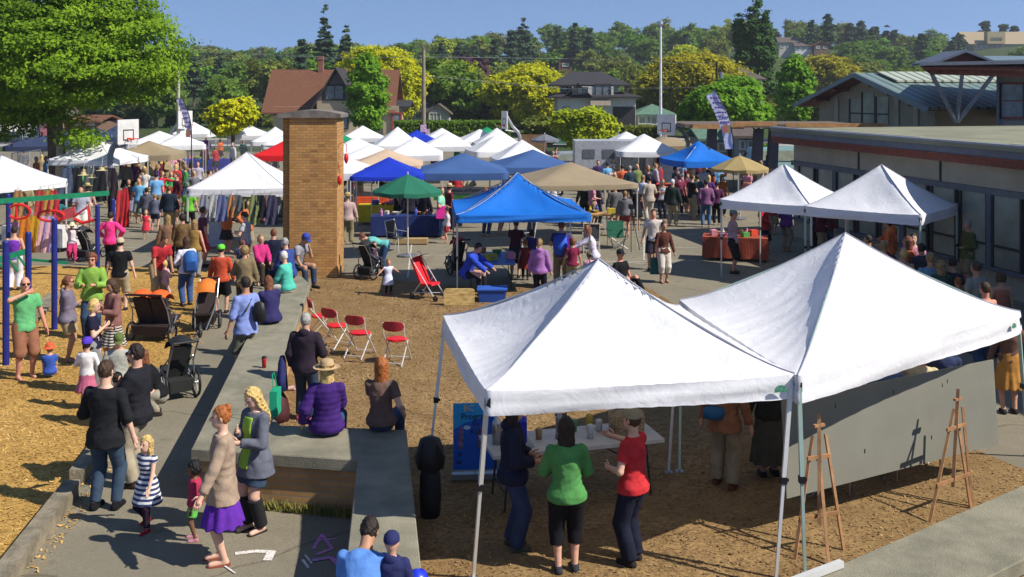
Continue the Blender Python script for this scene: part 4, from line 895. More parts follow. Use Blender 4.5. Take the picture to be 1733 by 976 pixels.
def tent(corners, ze, zp, col, label, near=False, feet=None, name='canopy_tent', group=None, val=.26, legmat=None, sag=.10, power=1.22, N=None, legs=(0, 1, 2, 3), skirt=True, logo=None, logo_col=None):
    """corners: four ground xy in ring order; ze canopy edge height; zp peak"""
    c = [Vector((p[0], p[1])) for p in corners]; ctr = sum(c, Vector((0, 0)))/4; L = [p-ctr for p in c]
    T = thing(name, label, 'tent', (ctr.x, ctr.y, 0), 0, group); N = N or (44 if near else 12)
    u = np.linspace(-1, 1, N+1); U, Vv = np.meshgrid(u, u, indexing='ij')
    def bil(U, Vv):
        w = [(1-U)*(1-Vv)/4, (1+U)*(1-Vv)/4, (1+U)*(1+Vv)/4, (1-U)*(1+Vv)/4]
        return sum(w[i]*L[i].x for i in range(4)), sum(w[i]*L[i].y for i in range(4))
    X, Yy = bil(U, Vv); r = np.maximum(abs(U), abs(Vv)); mn = np.minimum(abs(U), abs(Vv)); hip = mn/np.maximum(r, 1e-6)
    Z = ze+(zp-ze)*(1-r)**power - sag*(1-hip**2)*np.sin(math.pi*np.clip(r, 0, 1))*.9 - .035*(1-hip**4)*r**6
    if near:
        ang = np.arctan2(Vv, U); Z += .008*np.sin(ang*23+3*np.sin(r*9))*np.sin(math.pi*r)**1.2*(1-hip**3)+.018*np.sin((U*1.3+Vv)*14+2*np.sin(Vv*7))*(1-hip)*r*(1-r)*2+.010*np.sin(ang*47+r*14)*np.exp(-((r-.75)/.25)**2)*(1-hip**6)
    V = np.stack([X.ravel(), Yy.ravel(), Z.ravel()], 1); idx = np.arange((N+1)**2).reshape(N+1, N+1)
    F = np.stack([idx[:-1, :-1].ravel(), idx[1:, :-1].ravel(), idx[1:, 1:].ravel(), idx[:-1, 1:].ravel()], 1)
    uc = (u[:-1]+u[1:])/2; fl = (uc[:, None]*uc[None, :]).ravel() < 0; F[fl] = np.roll(F[fl], 1, axis=1)
    me = np_mesh('canopy', V, F); o = link('canopy', me, CL[col], T, True)
    # valance: rings following the edge
    ring = [(i, 0) for i in range(N)]+[(N, j) for j in range(N)]+[(N-i, N) for i in range(N)]+[(0, N-j) for j in range(N)]
    pts = [V[idx[i, j]] for i, j in ring]; m = len(pts); rows = 5 if near else 2; VV = []; rng = np.random.default_rng(len(label))
    ph = rng.uniform(0, 6)
    for k in range(rows+1):
        t = k/rows
        for q, p in enumerate(pts):
            side = q//N; f = (q % N)/N; oc = .010*min(1, t*4)+(.018*math.sin(f*9+side*2+ph+t*3)*math.sin(math.pi*f)+.012*math.sin(t*9+f*5+side))*(1 if near else .3)*min(1, t*3)
            d = np.array([p[0], p[1]]); d = d/np.linalg.norm(d)
            z = p[2]-val*t + (.03*math.sin(math.pi*f)*t if near else 0)
            VV.append((p[0]+d[0]*oc, p[1]+d[1]*oc, z))
    FF = [(k*m+q, k*m+(q+1) % m, (k+1)*m+(q+1) % m, (k+1)*m+q) for k in range(rows) for q in range(m)]
    sm = MB()
    if near:
        for q in range(4): i_, j_ = ((0, 0), (N, 0), (N, N), (0, N))[q]; sm.tube([tuple(V[idx[int(round(i_+(N/2-i_)*t/(N//2))), int(round(j_+(N/2-j_)*t/(N//2)))]]+np.array([0, 0, .005])) for t in range(N//2+1)], .009, 5)
        sm.build('seam', mat('grey_seam', (.35, .35, .42), .8), o)
    if skirt: link('valance', np_mesh('valance', VV, FF), CL[col], T, True)
    lm = legmat or M_ALU; w = .038
    for i in legs:
        tp = Vector((L[i].x*.985, L[i].y*.985, ze-.03)); ft = Vector((L[i].x*.985, L[i].y*.985, .01))
        if feet and feet[i] is not None: ft = Vector((feet[i][0]-ctr.x, feet[i][1]-ctr.y, .01))
        b = MB(); mdl = tp.lerp(ft, .5); b.bar(mdl, tp, w*1.15 if near else w); b.bar(ft+Vector((0, 0, .012)), mdl+(tp-ft)*.05, w*.85 if near else w*.8); leg = b.build('leg', lm, T)
        if near:
            b = MB(); b.box(tuple(mdl), (.065, .065, .07)); b.box(tuple(mdl+Vector((.04, 0, 0))), (.03, .02, .03)); b.build('slider', M_BLK, leg)
            b = MB(); b.box((ft.x, ft.y, .006), (.10, .10, .012)); b.build('foot', M_STEEL, leg); b = MB(); b.box(tuple(tp-Vector((0, 0, .10))), (.06, .06, .10)); b.build('top_bracket', M_BLK, leg)
    fr = MB(); zt = ze-.06; zb_ = ze-.21
    if near or N > 11:
        for i in range(4):
            a, b2 = L[i]*.98, L[(i+1) % 4]*.98; k = 4
            for j in range(k):
                p0 = a.lerp(b2, j/k); p1 = a.lerp(b2, (j+1)/k); u0, u1 = (zt, zb_) if j % 2 == 0 else (zb_, zt)
                fr.bar((p0.x, p0.y, u0), (p1.x, p1.y, u1), .014, .028); fr.bar((p0.x, p0.y, u1), (p1.x, p1.y, u0), .014, .028)
        fr.bar((0, 0, zp-.75), (0, 0, zp-.03), .03)
        for i in range(4): p = L[i]*.98; fr.bar((p.x, p.y, zt), (0, 0, zp-.10), .014, .024); 
        fr.build('truss_frame', lm, T)
    if logo is not None:
        i, f, s = logo; a, b2 = L[i], L[(i+1) % 4]; p = a.lerp(b2, f); d = (b2-a).normalized(); nrm = Vector((d.y, -d.x)); nrm = nrm if nrm.dot(p) > 0 else -nrm; p = p+nrm*.055
        q = MB(); zc = ze-.15; n = 12
        q.add([(p.x+d.x*s*math.cos(math.pi*k/n), p.y+d.y*s*math.cos(math.pi*k/n), zc+s*.75*math.sin(math.pi*k/n)) for k in range(n+1)]+[(p.x+d.x*s*1.15*sgn, p.y+d.y*s*1.15*sgn, zc-s*.35) for sgn in (-1, 1)], [tuple(range(n+1))+(n+1, n+2)])
        q.build('emblem', logo_col or mat('green_emblem', (.06, .2, .14), .7, var=.5, scale=60), T)
    return T
def sq(cx, cy, s, rot, s2=None):
    s2 = s2 or s; R = Matrix.Rotation(math.radians(rot), 2); return [tuple(Vector((cx, cy))+R@Vector((a*s/2, b*s2/2))) for a, b in ((-1, -1), (1, -1), (1, 1), (-1, 1))]
def tpx(xc, yb, wpx, col, label, rot=8, yp=None, ze=2.1, s=None, **kw):
    """tent centred at photo column xc whose canopy edge row at the centre is yb, wpx wide"""
    Y = FPX*(CAM_H-ze)/(yb-HY); X = (xc-CX)*Y/FPX; s = s or min(3.6, max(2.6, wpx*Y/FPX/(abs(math.cos(math.radians(rot)))+abs(math.sin(math.radians(rot))))))
    Yc = Y+s*.5; zp = CAM_H-(yp-HY)*Yc/FPX if yp else ze+1.05
    zp = min(max(zp, ze+.6), ze+1.6)
    return tent(sq(X*Yc/Y, Yc, s, rot), ze, zp, col, label, **kw)
# the two near ones
cA, cB, cC = P(750, 533, 2.15), P(822, 660, 2.15), P(1345, 632, 2.15); cD = cA+cC-cB
tent([cB.xy, cC.xy, cD.xy, cA.xy], 2.15, 3.14, 'white2', 'large white canopy tent nearest the camera over the coffee table', True, feet=[(-.41, 10.66), (2.74, 10.45), P(1132, 800).xy, (-1.12, 13.2)], logo=(0, .945, .07), power=1.32, sag=.17)
cE, cR, cL = P(1350, 636, 2.15), P(1727, 527, 2.15), P(1150, 507, 2.15); cF = cR+cL-cE
tent([cE.xy, cR.xy, cF.xy, cL.xy], 2.15, 3.17, 'white2', 'large white canopy tent at lower right over the big grey board', True, feet=[(3.08, 10.55), (7.30, 14.2), None, P(1150, 798).xy], legmat=M_TEALP, logo=(0, .94, .06), power=1.32, sag=.17, val=.30)
# the two grey-white ones by the school wall
cS, cT_, cU = P(1228, 322, 2.15), P(1312, 344, 2.15), P(1418, 326, 2.15)
tent([P(1312, 346, 2.15).xy, P(1432, 330, 2.15).xy, (P(1228, 326, 2.15)+P(1432, 330, 2.15)-P(1312, 346, 2.15)).xy, P(1228, 326, 2.15).xy], 2.15, 3.2, 'white2', 'white canopy tent left of the pair beside the school wall', True, N=24) if False else None
t1 = tpx(1327, 344, 196, 'white2', 'white canopy tent over the orange table, left of the pair by the school wall', rot=-38, yp=277, near=True, N=24, ze=2.15)
t2 = tpx(1492, 358, 285, 'white2', 'white canopy tent beside the school windows, right of the pair', rot=-40, yp=278, near=True, N=24, ze=2.15, legmat=M_TEALP)
# blue tent over the craft table, and neighbours
tpx(876, 362, 212, 'blue', 'bright blue canopy tent over the craft table in the middle', rot=5, yp=292, near=True, N=28, s=3.35, val=.20, legmat=M_STEEL, power=1.6, sag=.2)
tpx(966, 312, 178, 'tan', 'tan canopy tent behind the bright blue one', rot=12, yp=276, val=.16, sag=.03, s=3.6)
tpx(784, 292, 138, 'slate', 'slate blue canopy tent with a dark banner under its edge', rot=3, yp=258, sag=.02, s=3.35)
tpx(902, 282, 118, 'slate', 'slate blue canopy tent partly hidden behind the tan one', rot=10, yp=256, sag=.02, s=3.2)
tpx(658, 298, 112, 'royal', 'royal blue tent with an open gable beside the green parasol', rot=4, yp=268, s=2.6, sag=.02, val=.14)
tpx(654, 280, 112, 'cream', 'cream tent with side curtain behind the royal blue one', rot=4, yp=260, s=3.0, sag=.02)
tpx(418, 318, 176, 'white', 'white canopy tent partly shaded by the brick pillar, over the clothing stall', rot=4, yp=257, s=3.1, near=True, N=20)
tpx(3, 312, 178, 'white', 'white canopy tent cut off by the left edge of the photo', rot=-30, yp=263, s=2.9, near=True, N=20)
tpx(168, 270, 126, 'white', 'white canopy tent over the dark hat and bag stall', rot=-8, yp=238, s=3.1, near=True, N=16)
tpx(252, 262, 88, 'tan', 'tan canopy tent behind the left basketball hoop', rot=6, yp=250, s=2.9)
tpx(270, 243, 104, 'white', 'white canopy tent right of the left basketball hoop', rot=6, yp=221)
tpx(306, 245, 58, 'white', 'low white tent with a dark end panel beside the left feather flag', rot=20, yp=233)
tpx(328, 226, 40, 'white', 'small far white tent beside the left feather flag', rot=6, yp=206)
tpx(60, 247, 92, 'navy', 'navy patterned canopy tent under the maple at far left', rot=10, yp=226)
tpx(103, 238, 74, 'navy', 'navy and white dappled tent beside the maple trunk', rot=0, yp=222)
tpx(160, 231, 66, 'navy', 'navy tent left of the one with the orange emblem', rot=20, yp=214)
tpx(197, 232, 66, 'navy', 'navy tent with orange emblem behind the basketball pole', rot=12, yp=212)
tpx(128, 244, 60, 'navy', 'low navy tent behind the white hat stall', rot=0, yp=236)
tpx(424, 229, 46, 'white', 'small white tent behind the yellow laburnum', rot=5, yp=212)
tpx(466, 239, 66, 'white', 'white tent left of the brick pillar top', rot=8, yp=214)
tpx(488, 244, 60, 'white', 'second white tent left of the brick pillar', rot=4, yp=226)
tpx(480, 262, 84, 'red', 'red canopy tent left of the brick pillar', rot=5, yp=249, sag=.02)
tpx(572, 245, 62, 'kelly', 'kelly green tent peeking right of the brick pillar', rot=8, yp=222)
tpx(578, 292, 60, 'white', 'white stall tent hidden half behind the right side of the pillar', rot=2, yp=270, s=2.6)
W_ = [(614, 233, 60, 212, 'white canopy tent in front of the red door of the house'), (602, 258, 84, 231, 'white canopy tent right of the pillar with the kelly green tent behind'), (673, 246, 92, 214, 'white canopy tent marked with a small blue rectangle'), (702, 262, 104, 231, 'white canopy tent behind the royal blue gable'), (748, 237, 80, 216, 'white canopy tent in front of the utility pole'),
      (757, 247, 84, 222, 'white canopy tent centred above the slate blue one'), (812, 239, 66, 218, 'white canopy tent in front of the small green peak'), (841, 243, 84, 216, 'white canopy tent left of the metal lattice backboard'), (838, 256, 86, 228, 'white canopy tent above the gap between slate tents'), (884, 270, 100, 236, 'creased white canopy tent behind the right slate blue one'),
      (628, 268, 70, 247, 'low white canopy behind the cream tent'), (1060, 245, 66, 222, 'white canopy tent behind its twin near the right hoop'), (1090, 256, 110, 226, 'white canopy tent directly left of the right basketball hoop')]
for i, (x, yb, w, yp, lab) in enumerate(W_): tpx(x, yb, w, 'white', lab, rot=[6, 3, 10, 4, 8, 5, 12, 6, 14, 9, 3, 8, 4][i], yp=yp, group='white market tents', power=1.1, sag=.06)
tpx(824, 234, 30, 'kelly', 'small green tent peak between far white tents', rot=6, yp=214)
tpx(706, 238, 34, 'royal', 'dark blue tent edge between white tents', rot=10, yp=222)
tpx(1182, 272, 116, 'blue', 'bright blue canopy tent under the tall feather flag', rot=14, yp=238, sag=.16, power=1.35)
tpx(1130, 246, 60, 'tan', 'tan canopy top behind the right basketball backboard', rot=6, yp=234, sag=0)
def parasol(x, y, rpx, zr, zt, col, label, n=8):
    Y = FPX*(CAM_H-zr)/(y-HY); X = (x-CX)*Y/FPX; r = rpx*Y/FPX; T = thing('parasol', label, 'parasol', (X, Y, 0))
    vs = [(0, 0, zt)]; fs = []
    for k in range(3):
        t = (k+1)/3
        for i in range(n*2):
            a = math.pi*i/n; rr = r*t*(1 if i % 2 == 0 else .955); vs.append((rr*math.cos(a), rr*math.sin(a), zt-(zt-zr)*(t**1.15)-(.03*t if i % 2 else 0)))
    m = n*2
    for i in range(m): fs.append((0, 1+i, 1+(i+1) % m))
    for k in range(2):
        for i in range(m): fs.append((1+k*m+i, 1+(k+1)*m+i, 1+(k+1)*m+(i+1) % m, 1+k*m+(i+1) % m))
    b = MB(); b.add(vs, fs)
    e = [vs[1+2*m+i] for i in range(m)]; b.add(e+[(p[0]*1.005, p[1]*1.005, p[2]-.12) for p in e], [(i, m+i, m+(i+1) % m, (i+1) % m) for i in range(m)])
    b.build('canopy', CL[col], T)
    b = MB(); b.tube([(0, 0, 0), (0, 0, zt+.08)], .025, 8); b.build('pole', M_ALU, T); b = MB(); b.lathe([(.3, 0), (.3, .06), (.06, .1)], 14); b.build('base', M_STEEL, T)
    b = MB()
    for i in range(n): a = 2*math.pi*i/n; b.bar((0, 0, zt-.05), (r*.97*math.cos(a), r*.97*math.sin(a), zr-.02), .014)
    b.build('ribs', M_STEEL, T)
parasol(690, 322, 59, 2.05, 2.55, 'green', 'dark green parasol over the children\'s display tables')
parasol(1252, 284, 49, 2.05, 2.55, 'khaki', 'khaki parasol beside the grey-white tent')
parasol(922, 236, 24, 2.15, 2.5, 'grey', 'small grey parasol far behind in front of the brown fence')
# feather flags
def feather(x, yb, yt, wpx, col, label, lines, face=0, Y=45):
    X = (x-CX)*Y/FPX; s = Y/FPX; h = CAM_H-(yt-HY)*s; T = thing('feather_flag', label, 'flag', (X, Y, 0), face)
    w = wpx*s; n = 24; vs = []; z0 = CAM_H-(yb-HY)*s; xr_ = lambda z: -w*max(0, (z-z0)/(h-z0))**2.1
    b = MB(); b.tube([(0, 0, 0), (0, 0, z0)]+[(xr_(z0+(h-z0)*t/10), 0, z0+(h-z0)*t/10) for t in range(1, 11)], .025, 6); b.build('pole', M_BLK, T)
    for i in range(n+1):
        t = i/n; z = z0+(h-z0)*t; xr = xr_(z); ww = w*.58*(1 if t < .9 else math.sqrt(max(.02, 1-((t-.9)/.1)**2)))*(.72+.28*min(1, t*2.5))
        vs += [(xr-ww*q, .05*math.sin(t*9+q), z-.12*w*q*(t > .5)) for q in (0, .5, 1)]
    fs = [(3*i+j, 3*i+3+j, 3*i+4+j, 3*i+1+j) for i in range(n) for j in range(2)]
    b = MB(); b.add(vs, fs); f = b.build('banner_cloth', CL[col], T, True)
    if lines:
        b = MB()
        rr = np.random.default_rng(4)
        for k in range(6):
            z = h*(.93-.042*k); x0 = xr_(z)-w*.52
            for q in range(4):
                ww = w*rr.uniform(.06, .13); b.box((x0+ww/2, -.07, z), (ww, .006, h*.016)); x0 += ww+w*.025
        b.build('printed_lettering', mat('purple_print', (.09, .05, .22), .8), T)
        b = MB(); b.box((xr_(h*.66)-w*.28, -.07, h*.66), (w*.4, .006, h*.07)); b.build('printed_emblem', mat('green_red_print', (.10, .25, .10), .8, col2=(.5, .05, .08), scale=3), T)
feather(1241, 252, 152, 32, 'lav', 'tall lavender feather flag with purple lettering behind the bright blue tent', True)
feather(324, 228, 163, 18, 'lav', 'smaller feather flag with grey lettering beside the left hoop', True)
# ================================================================ buildings
M_GLASS = mat('window_glass', (.23, .26, .21), .3, var=.35, scale=.6, spec=.5)
M_GLASS2 = mat('curtained_window', (.16, .19, .2), .25, var=.3, scale=1.5)
M_WHT = mat('white_trim', (.60, .60, .57), .7, var=.08); M_DKT = mat('dark_trim', (.035, .033, .034), .7, var=.1)
def siding(name, col, h=.14):
    m = bpy.data.materials.new(name); T = NT(m); o = T.n('ShaderNodeOutputMaterial'); b = T.n('ShaderNodeBsdfPrincipled', i_Roughness=.8)
    tcn = T.n('ShaderNodeTexCoord'); sp = T.n('ShaderNodeSeparateXYZ'); T.l(tcn.outputs['Object'], sp.inputs[0]); d = T.n('ShaderNodeMath', operation='DIVIDE', i_1=h); T.l(sp.outputs[2], d.inputs[0])
    fr = T.n('ShaderNodeMath', operation='FRACT'); T.l(d.outputs[0], fr.inputs[0]); bp = T.n('ShaderNodeBump', i_Strength=.6, i_Distance=.02); T.l(fr.outputs[0], bp.inputs['Height']); T.l(bp.outputs[0], b.inputs['Normal'])
    no = T.n('ShaderNodeTexNoise', i_Scale=1.5, i_Detail=4); T.l(tcn.outputs['Object'], no.inputs['Vector']); r = T.n('ShaderNodeValToRGB'); c = lin(col)
    r.color_ramp.elements[0].color = (*[v*.82 for v in c], 1); r.color_ramp.elements[1].color = (*[v*1.12 for v in c], 1); T.l(no.outputs[0], r.inputs[0]); T.l(r.outputs[0], b.inputs['Base Color']); T.l(b.outputs[0], o.inputs[0]); return m
M_SHR = mat('red_brown_shingle', (.145, .062, .034), .9, var=.3, scale=9, bump=.5, bscale=22, detail=8); M_SHG = mat('charcoal_shingle', (.035, .033, .038), .9, var=.25, scale=7, bump=.4, bscale=20)
M_SHB = mat('grey_brown_shingle', (.10, .08, .07), .9, var=.25, scale=4, bump=.3); M_SHGN = mat('green_shingle', (.09, .17, .12), .9, var=.2, scale=4)
def win(T, c, w, h, nrm, trim=M_WHT, glass=M_GLASS, bars=(1, 1), t=.10, name='window'):
    """window centred at c on a wall facing nrm (xy)"""
    n = Vector((nrm[0], nrm[1], 0)).normalized(); d = Vector((-n.y, n.x, 0)); c = Vector(c); R = Matrix((d, n, (0, 0, 1))).transposed()
    b = MB()
    for s in (-1, 1): b.box(tuple(c+d*s*(w/2+t/2)+n*.05), (t, .10, h+2*t), R=R); b.box(tuple(c+Vector((0, 0, s*(h/2+t/2)))+n*.052), (w, .10, t), R=R)
    for k in range(1, bars[0]): b.box(tuple(c+d*(w*k/bars[0]-w/2)+n*.045), (.05, .06, h), R=R)
    for k in range(1, bars[1]): b.box(tuple(c+Vector((0, 0, h*k/bars[1]-h/2))+n*.043), (w, .06, .05), R=R)
    f = b.build(name, trim, T); g = MB(); g.box(tuple(c+n*.015), (w, .02, h), R=R); g.build('pane', glass, f); return f
def gable(T, x0, x1, y0, y1, z0, zr, axis='x', over=.5, m=M_SHR, name='roof', th=.16, dx=0.0):
    """pitched roof over a rectangle; ridge along axis"""
    b = MB()
    if axis == 'x':
        ym = (y0+y1)/2; k = (zr-z0)/(ym-y0); zo = z0-over*k
        for ya, yb in ((y0-over, ym), (y1+over, ym)): b.add([(x0-over, ya, zo), (x1+over, ya, zo), (x1+over-dx, yb, zr), (x0-over+dx, yb, zr), (x0-over, ya, zo+th), (x1+over, ya, zo+th), (x1+over-dx, yb, zr+th), (x0-over+dx, yb, zr+th)], [(0, 1, 2, 3), (7, 6, 5, 4), (0, 4, 5, 1), (1, 5, 6, 2), (3, 7, 4, 0)])
    else:
        xm = (x0+x1)/2; k = (zr-z0)/(xm-x0); zo = z0-over*k
        for xa, xb in ((x0-over, xm), (x1+over, xm)): b.add([(xa, y0-over, zo), (xa, y1+over, zo), (xb, y1+over-dx, zr), (xb, y0-over+dx, zr), (xa, y0-over, zo+th), (xa, y1+over, zo+th), (xb, y1+over-dx, zr+th), (xb, y0-over+dx, zr+th)], [(3, 2, 1, 0), (4, 5, 6, 7), (1, 5, 4, 0), (2, 6, 5, 1), (0, 4, 7, 3)])
    return b.build(name, m, T)
def hip(T, x0, x1, y0, y1, z0, zr, over=.7, m=M_SHG, name='roof', ridge=None):
    xa, xb, ya, yb = x0-over, x1+over, y0-over, y1+over; hw = (yb-ya)/2; rx0, rx1 = (xa+hw, xb-hw) if ridge is None else ridge
    if rx0 > rx1: rx0 = rx1 = (xa+xb)/2
    ym = (ya+yb)/2; b = MB(); b.add([(xa, ya, z0), (xb, ya, z0), (xb, yb, z0), (xa, yb, z0), (rx0, ym, zr), (rx1, ym, zr), (xa, ya, z0-.18), (xb, ya, z0-.18), (xb, yb, z0-.18), (xa, yb, z0-.18)],
        [(0, 1, 5, 4), (1, 2, 5), (2, 3, 4, 5), (3, 0, 4), (9, 8, 7, 6), (6, 7, 1, 0), (7, 8, 2, 1), (8, 9, 3, 2), (9, 6, 0, 3)]); return b.build(name, m, T)
def wall_box(T, x0, x1, y0, y1, z0, z1, m, name='wall'): b = MB(); b.box(((x0+x1)/2, (y0+y1)/2, (z0+z1)/2), (x1-x0, y1-y0, z1-z0)); return b.build(name, m, T)
def gable_wall(T, x0, x1, y, z0, zr, m, th=.25, name='gable'): b = MB(); b.add([(x0, y, z0), (x1, y, z0), ((x0+x1)/2, y, zr), (x0, y+th, z0), (x1, y+th, z0), ((x0+x1)/2, y+th, zr)], [(0, 1, 2), (5, 4, 3), (0, 3, 4, 1), (1, 4, 5, 2), (2, 5, 3, 0)]); return b.build(name, m, T)
# house with the red-brown roof
Y = 104.0; s = Y/FPX; o = Q(450, 240, Y)
T = thing('house', 'tan clapboard house with steep red-brown roof behind the brick pillar', 'house', (Q(555, 240, Y).x, Y, 0))
M_TAN = siding('tan_clapboard', (.42, .34, .22)); zz = lambda y: CAM_H-(y-HY)*s; xx = lambda x: (x-555)*s
wall_box(T, xx(462), xx(668), 0, 8, -.5, zz(180), M_TAN)
gable(T, xx(454), xx(660), 0, 8, zz(183), zz(119), 'x', .6, M_SHR)
wall_box(T, xx(540), xx(606), -1.2, 3, zz(243), zz(170), M_TAN, 'front_bay'); gable_wall(T, xx(541), xx(605), -1.19, zz(171), zz(122), mat('dark_gable_shingle', (.12, .10, .085), .9, var=.2), name='dark_gable'); gable_wall(T, xx(541), xx(605), -1.0, zz(172), zz(122), M_TAN)
bb = MB(); bb.box((xx(573), -1.25, zz(176)), (3.5, .2, .9)); 
gable(T, xx(540), xx(606), -1.3, 4.0, zz(172), zz(117), 'y', .55, M_SHG, 'dormer_roof')
win(T, (xx(570), -1.215, zz(156)), 1.7, 1.3, (0, -1), M_DKT, M_GLASS2, (2, 1), .16); win(T, (xx(583), -1.215, zz(203)), 1.0, 1.5, (0, -1), M_DKT, M_GLASS2, (1, 1), .14); win(T, (xx(632), -.01, zz(206)), 1.0, 1.5, (0, -1), M_DKT, M_GLASS2, (1, 1), .14)
win(T, (xx(672), -.4, zz(205)), .8, 1.6, (0, -1), mat('red_door_trim', (.35, .02, .02), .6), M_GLASS2, (1, 2), .14, 'door')
b = MB(); b.box((xx(662), 2, zz(210)), (1.6, 4.6, 3.8)); b.build('side_porch', M_TAN, T); gable(T, xx(652), xx(690), .2, 4, zz(181), zz(172), 'x', .3, M_SHG, 'porch_roof')
b = MB(); b.box((xx(531), 3.9, zz(108)), (.55, .5, 1.9)); b.box((xx(531), 3.9, zz(98)), (.66, .6, .12)); b.build('chimney', brick_mat('red_brick', (.30, .09, .05), (.22, .07, .04), (.2, .15, .12)), T)
wall_box(T, xx(462), xx(538), -.03, 0.0, zz(195), zz(184), M_DKT, 'painted_eave_shadow')  # dark strip painting the shade under the eave
# small grey house
Y = 128.0; s = Y/FPX; T = thing('house', 'small grey house with white-trimmed triple window behind the wooden utility pole', 'house', (Q(720, 220, Y).x, Y, 0)); zz = lambda y: CAM_H-(y-HY)*s; xx = lambda x: (x-720)*s
M_GRY = siding('grey_clapboard', (.46, .45, .41)); wall_box(T, xx(682), xx(742), 0, 7, -.6, zz(188), M_GRY); hip(T, xx(680), xx(744), 0, 7, zz(189), zz(162), .5, M_SHG, ridge=(xx(700), xx(708)))
wall_box(T, xx(726), xx(762), -2, 2, -.6, zz(190), M_GRY, 'front_wing'); gable_wall(T, xx(726), xx(762), -1.99, zz(190), zz(177), M_GRY); gable(T, xx(726), xx(762), -2, 3, zz(190), zz(176), 'y', .35, M_SHB, 'wing_roof', .12)
win(T, (xx(738), -2.01, zz(197)), 1.3, .9, (0, -1), M_WHT, M_GLASS, (3, 1), .1); win(T, (xx(708), -.01, zz(195)), .7, .7, (0, -1)); win(T, (xx(692), -.01, zz(197)), .8, .9, (0, -1))
b = MB(); b.box((xx(702), 3.4, zz(157)), (.6, .5, 1.0)); b.build('chimney', mat('grey_block', (.3, .28, .26)), T)
# dark hip-roofed house
Y = 108.0; s = Y/FPX; T = thing('house', 'grey foursquare house with dark hipped roofs behind the yellow-green bush', 'house', (Q(1010, 240, Y).x, Y, 0)); zz = lambda y: CAM_H-(y-HY)*s; xx = lambda x: (x-1010)*s
M_LG = siding('pale_grey_clapboard', (.56, .56, .50)); wall_box(T, xx(944), xx(1076), 0, 9, -.5, zz(162), M_LG, 'lower_wall'); wall_box(T, xx(952), xx(1048), .8, 7, zz(163), zz(143), M_LG, 'upper_wall')
hip(T, xx(947), xx(1053), .8, 7.2, zz(143), zz(120), 1.0, M_SHG, 'roof', (xx(972), xx(1022))); hip(T, xx(936), xx(1078), -.4, 8.6, zz(163), zz(143), .5, M_SHG, 'lower_roof')
wall_box(T, xx(968), xx(1038), -.2, 1.2, zz(163.5), zz(144), M_LG, 'dormer_wall')
gable(T, xx(958), xx(996), -1.0, 3, zz(160), zz(142), 'y', .3, M_SHG, 'porch_gable', .12); win(T, (xx(985), -1.02, zz(153)), 1.0, .6, (0, -1), M_DKT, M_GLASS, (2, 1), .06)
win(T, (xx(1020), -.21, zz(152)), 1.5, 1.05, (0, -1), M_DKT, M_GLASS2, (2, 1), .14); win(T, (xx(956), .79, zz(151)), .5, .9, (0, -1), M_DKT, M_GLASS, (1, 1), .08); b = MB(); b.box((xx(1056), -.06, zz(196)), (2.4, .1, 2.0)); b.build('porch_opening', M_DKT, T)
b = MB(); b.prism([(xx(998), -1.2), (xx(1032), -1.2), (xx(1032), 0), (xx(998), 0)], zz(178), zz(170)); b.build('awning', mat('beige_awning', (.45, .36, .27)), T)
win(T, (xx(958), -.01, zz(190)), .9, 1.4, (0, -1)); wall_box(T, xx(1048), xx(1052), -.1, 0, zz(215), zz(178), M_WHT, 'porch_post')
# bungalow with green roof
Y = 112.0; s = Y/FPX; T = thing('house', 'low bungalow with pale green roof right of the dark hip-roofed house', 'house', (Q(1108, 230, Y).x, Y, 0)); zz = lambda y: CAM_H-(y-HY)*s; xx = lambda x: (x-1108)*s
wall_box(T, xx(1080), xx(1140), 0, 6, -.4, zz(192), siding('beige_clapboard', (.50, .48, .38))); hip(T, xx(1080), xx(1140), 0, 6, zz(193), zz(176), .4, M_SHGN); win(T, (xx(1088), -.01, zz(203)), .8, .7, (0, -1)); win(T, (xx(1097), -.01, zz(203)), .5, .7, (0, -1)); win(T, (xx(1107), -.01, zz(204)), .5, .7, (0, -1))
def far_house(x0, x1, ywall, yeave, yridge, Y, wm, rm, label, style='gable', wins=3, zb=None):
    s = Y/FPX; xc = (x0+x1)/2; X = (xc-CX)*s; T = thing('house', label, 'house', (X, Y, 0)); zz = lambda y: CAM_H-(y-HY)*s; xx = lambda x: (x-xc)*s
    zg = float(hill(np.array(X), np.array(Y))); dpt = max(5, (x1-x0)*s*.6); wall_box(T, xx(x0), xx(x1), 0, dpt, min(zg-1, zz(ywall)), zz(yeave), wm)
    if style == 'gable': gable(T, xx(x0), xx(x1), 0, dpt, zz(yeave), zz(yridge), 'x', .4, rm)
    elif style == 'front': gable_wall(T, xx(x0), xx(x1), .01, zz(yeave), zz(yridge), wm); gable(T, xx(x0), xx(x1), 0, dpt, zz(yeave), zz(yridge), 'y', .4, rm)
    else: hip(T, xx(x0), xx(x1), 0, dpt, zz(yeave), zz(yridge), .5, rm)
    for k in range(wins): win(T, (xx(x0+(x1-x0)*(k+.5)/wins), -.01, (zz(ywall)+zz(yeave))/2), (x1-x0)*s/wins*.45, abs(zz(yeave)-zz(ywall))*.45, (0, -1), M_WHT, M_GLASS, (1, 1), .1)
    return T
M_CRM = siding('cream_clapboard', (.45, .43, .38)); M_PNK = siding('brown_clapboard', (.16, .09, .06))
far_house(1225, 1290, 150, 133, 112, 128, M_CRM, M_SHB, 'house with broad grey-brown roof behind the broad bright green tree', 'hip', 3)
far_house(1318, 1352, 84, 71, 63, 330, M_CRM, M_SHB, 'white house with bay windows high on the right hillside', 'gable', 3)
far_house(1346, 1374, 86, 77, 70, 328, M_WHT, M_SHB, 'lower white house beside the bay-windowed hillside house', 'gable', 3)
far_house(1378, 1402, 84, 76, 70, 326, M_PNK, M_SHR, 'small red-brown hillside house right of the white ones', 'front', 2)
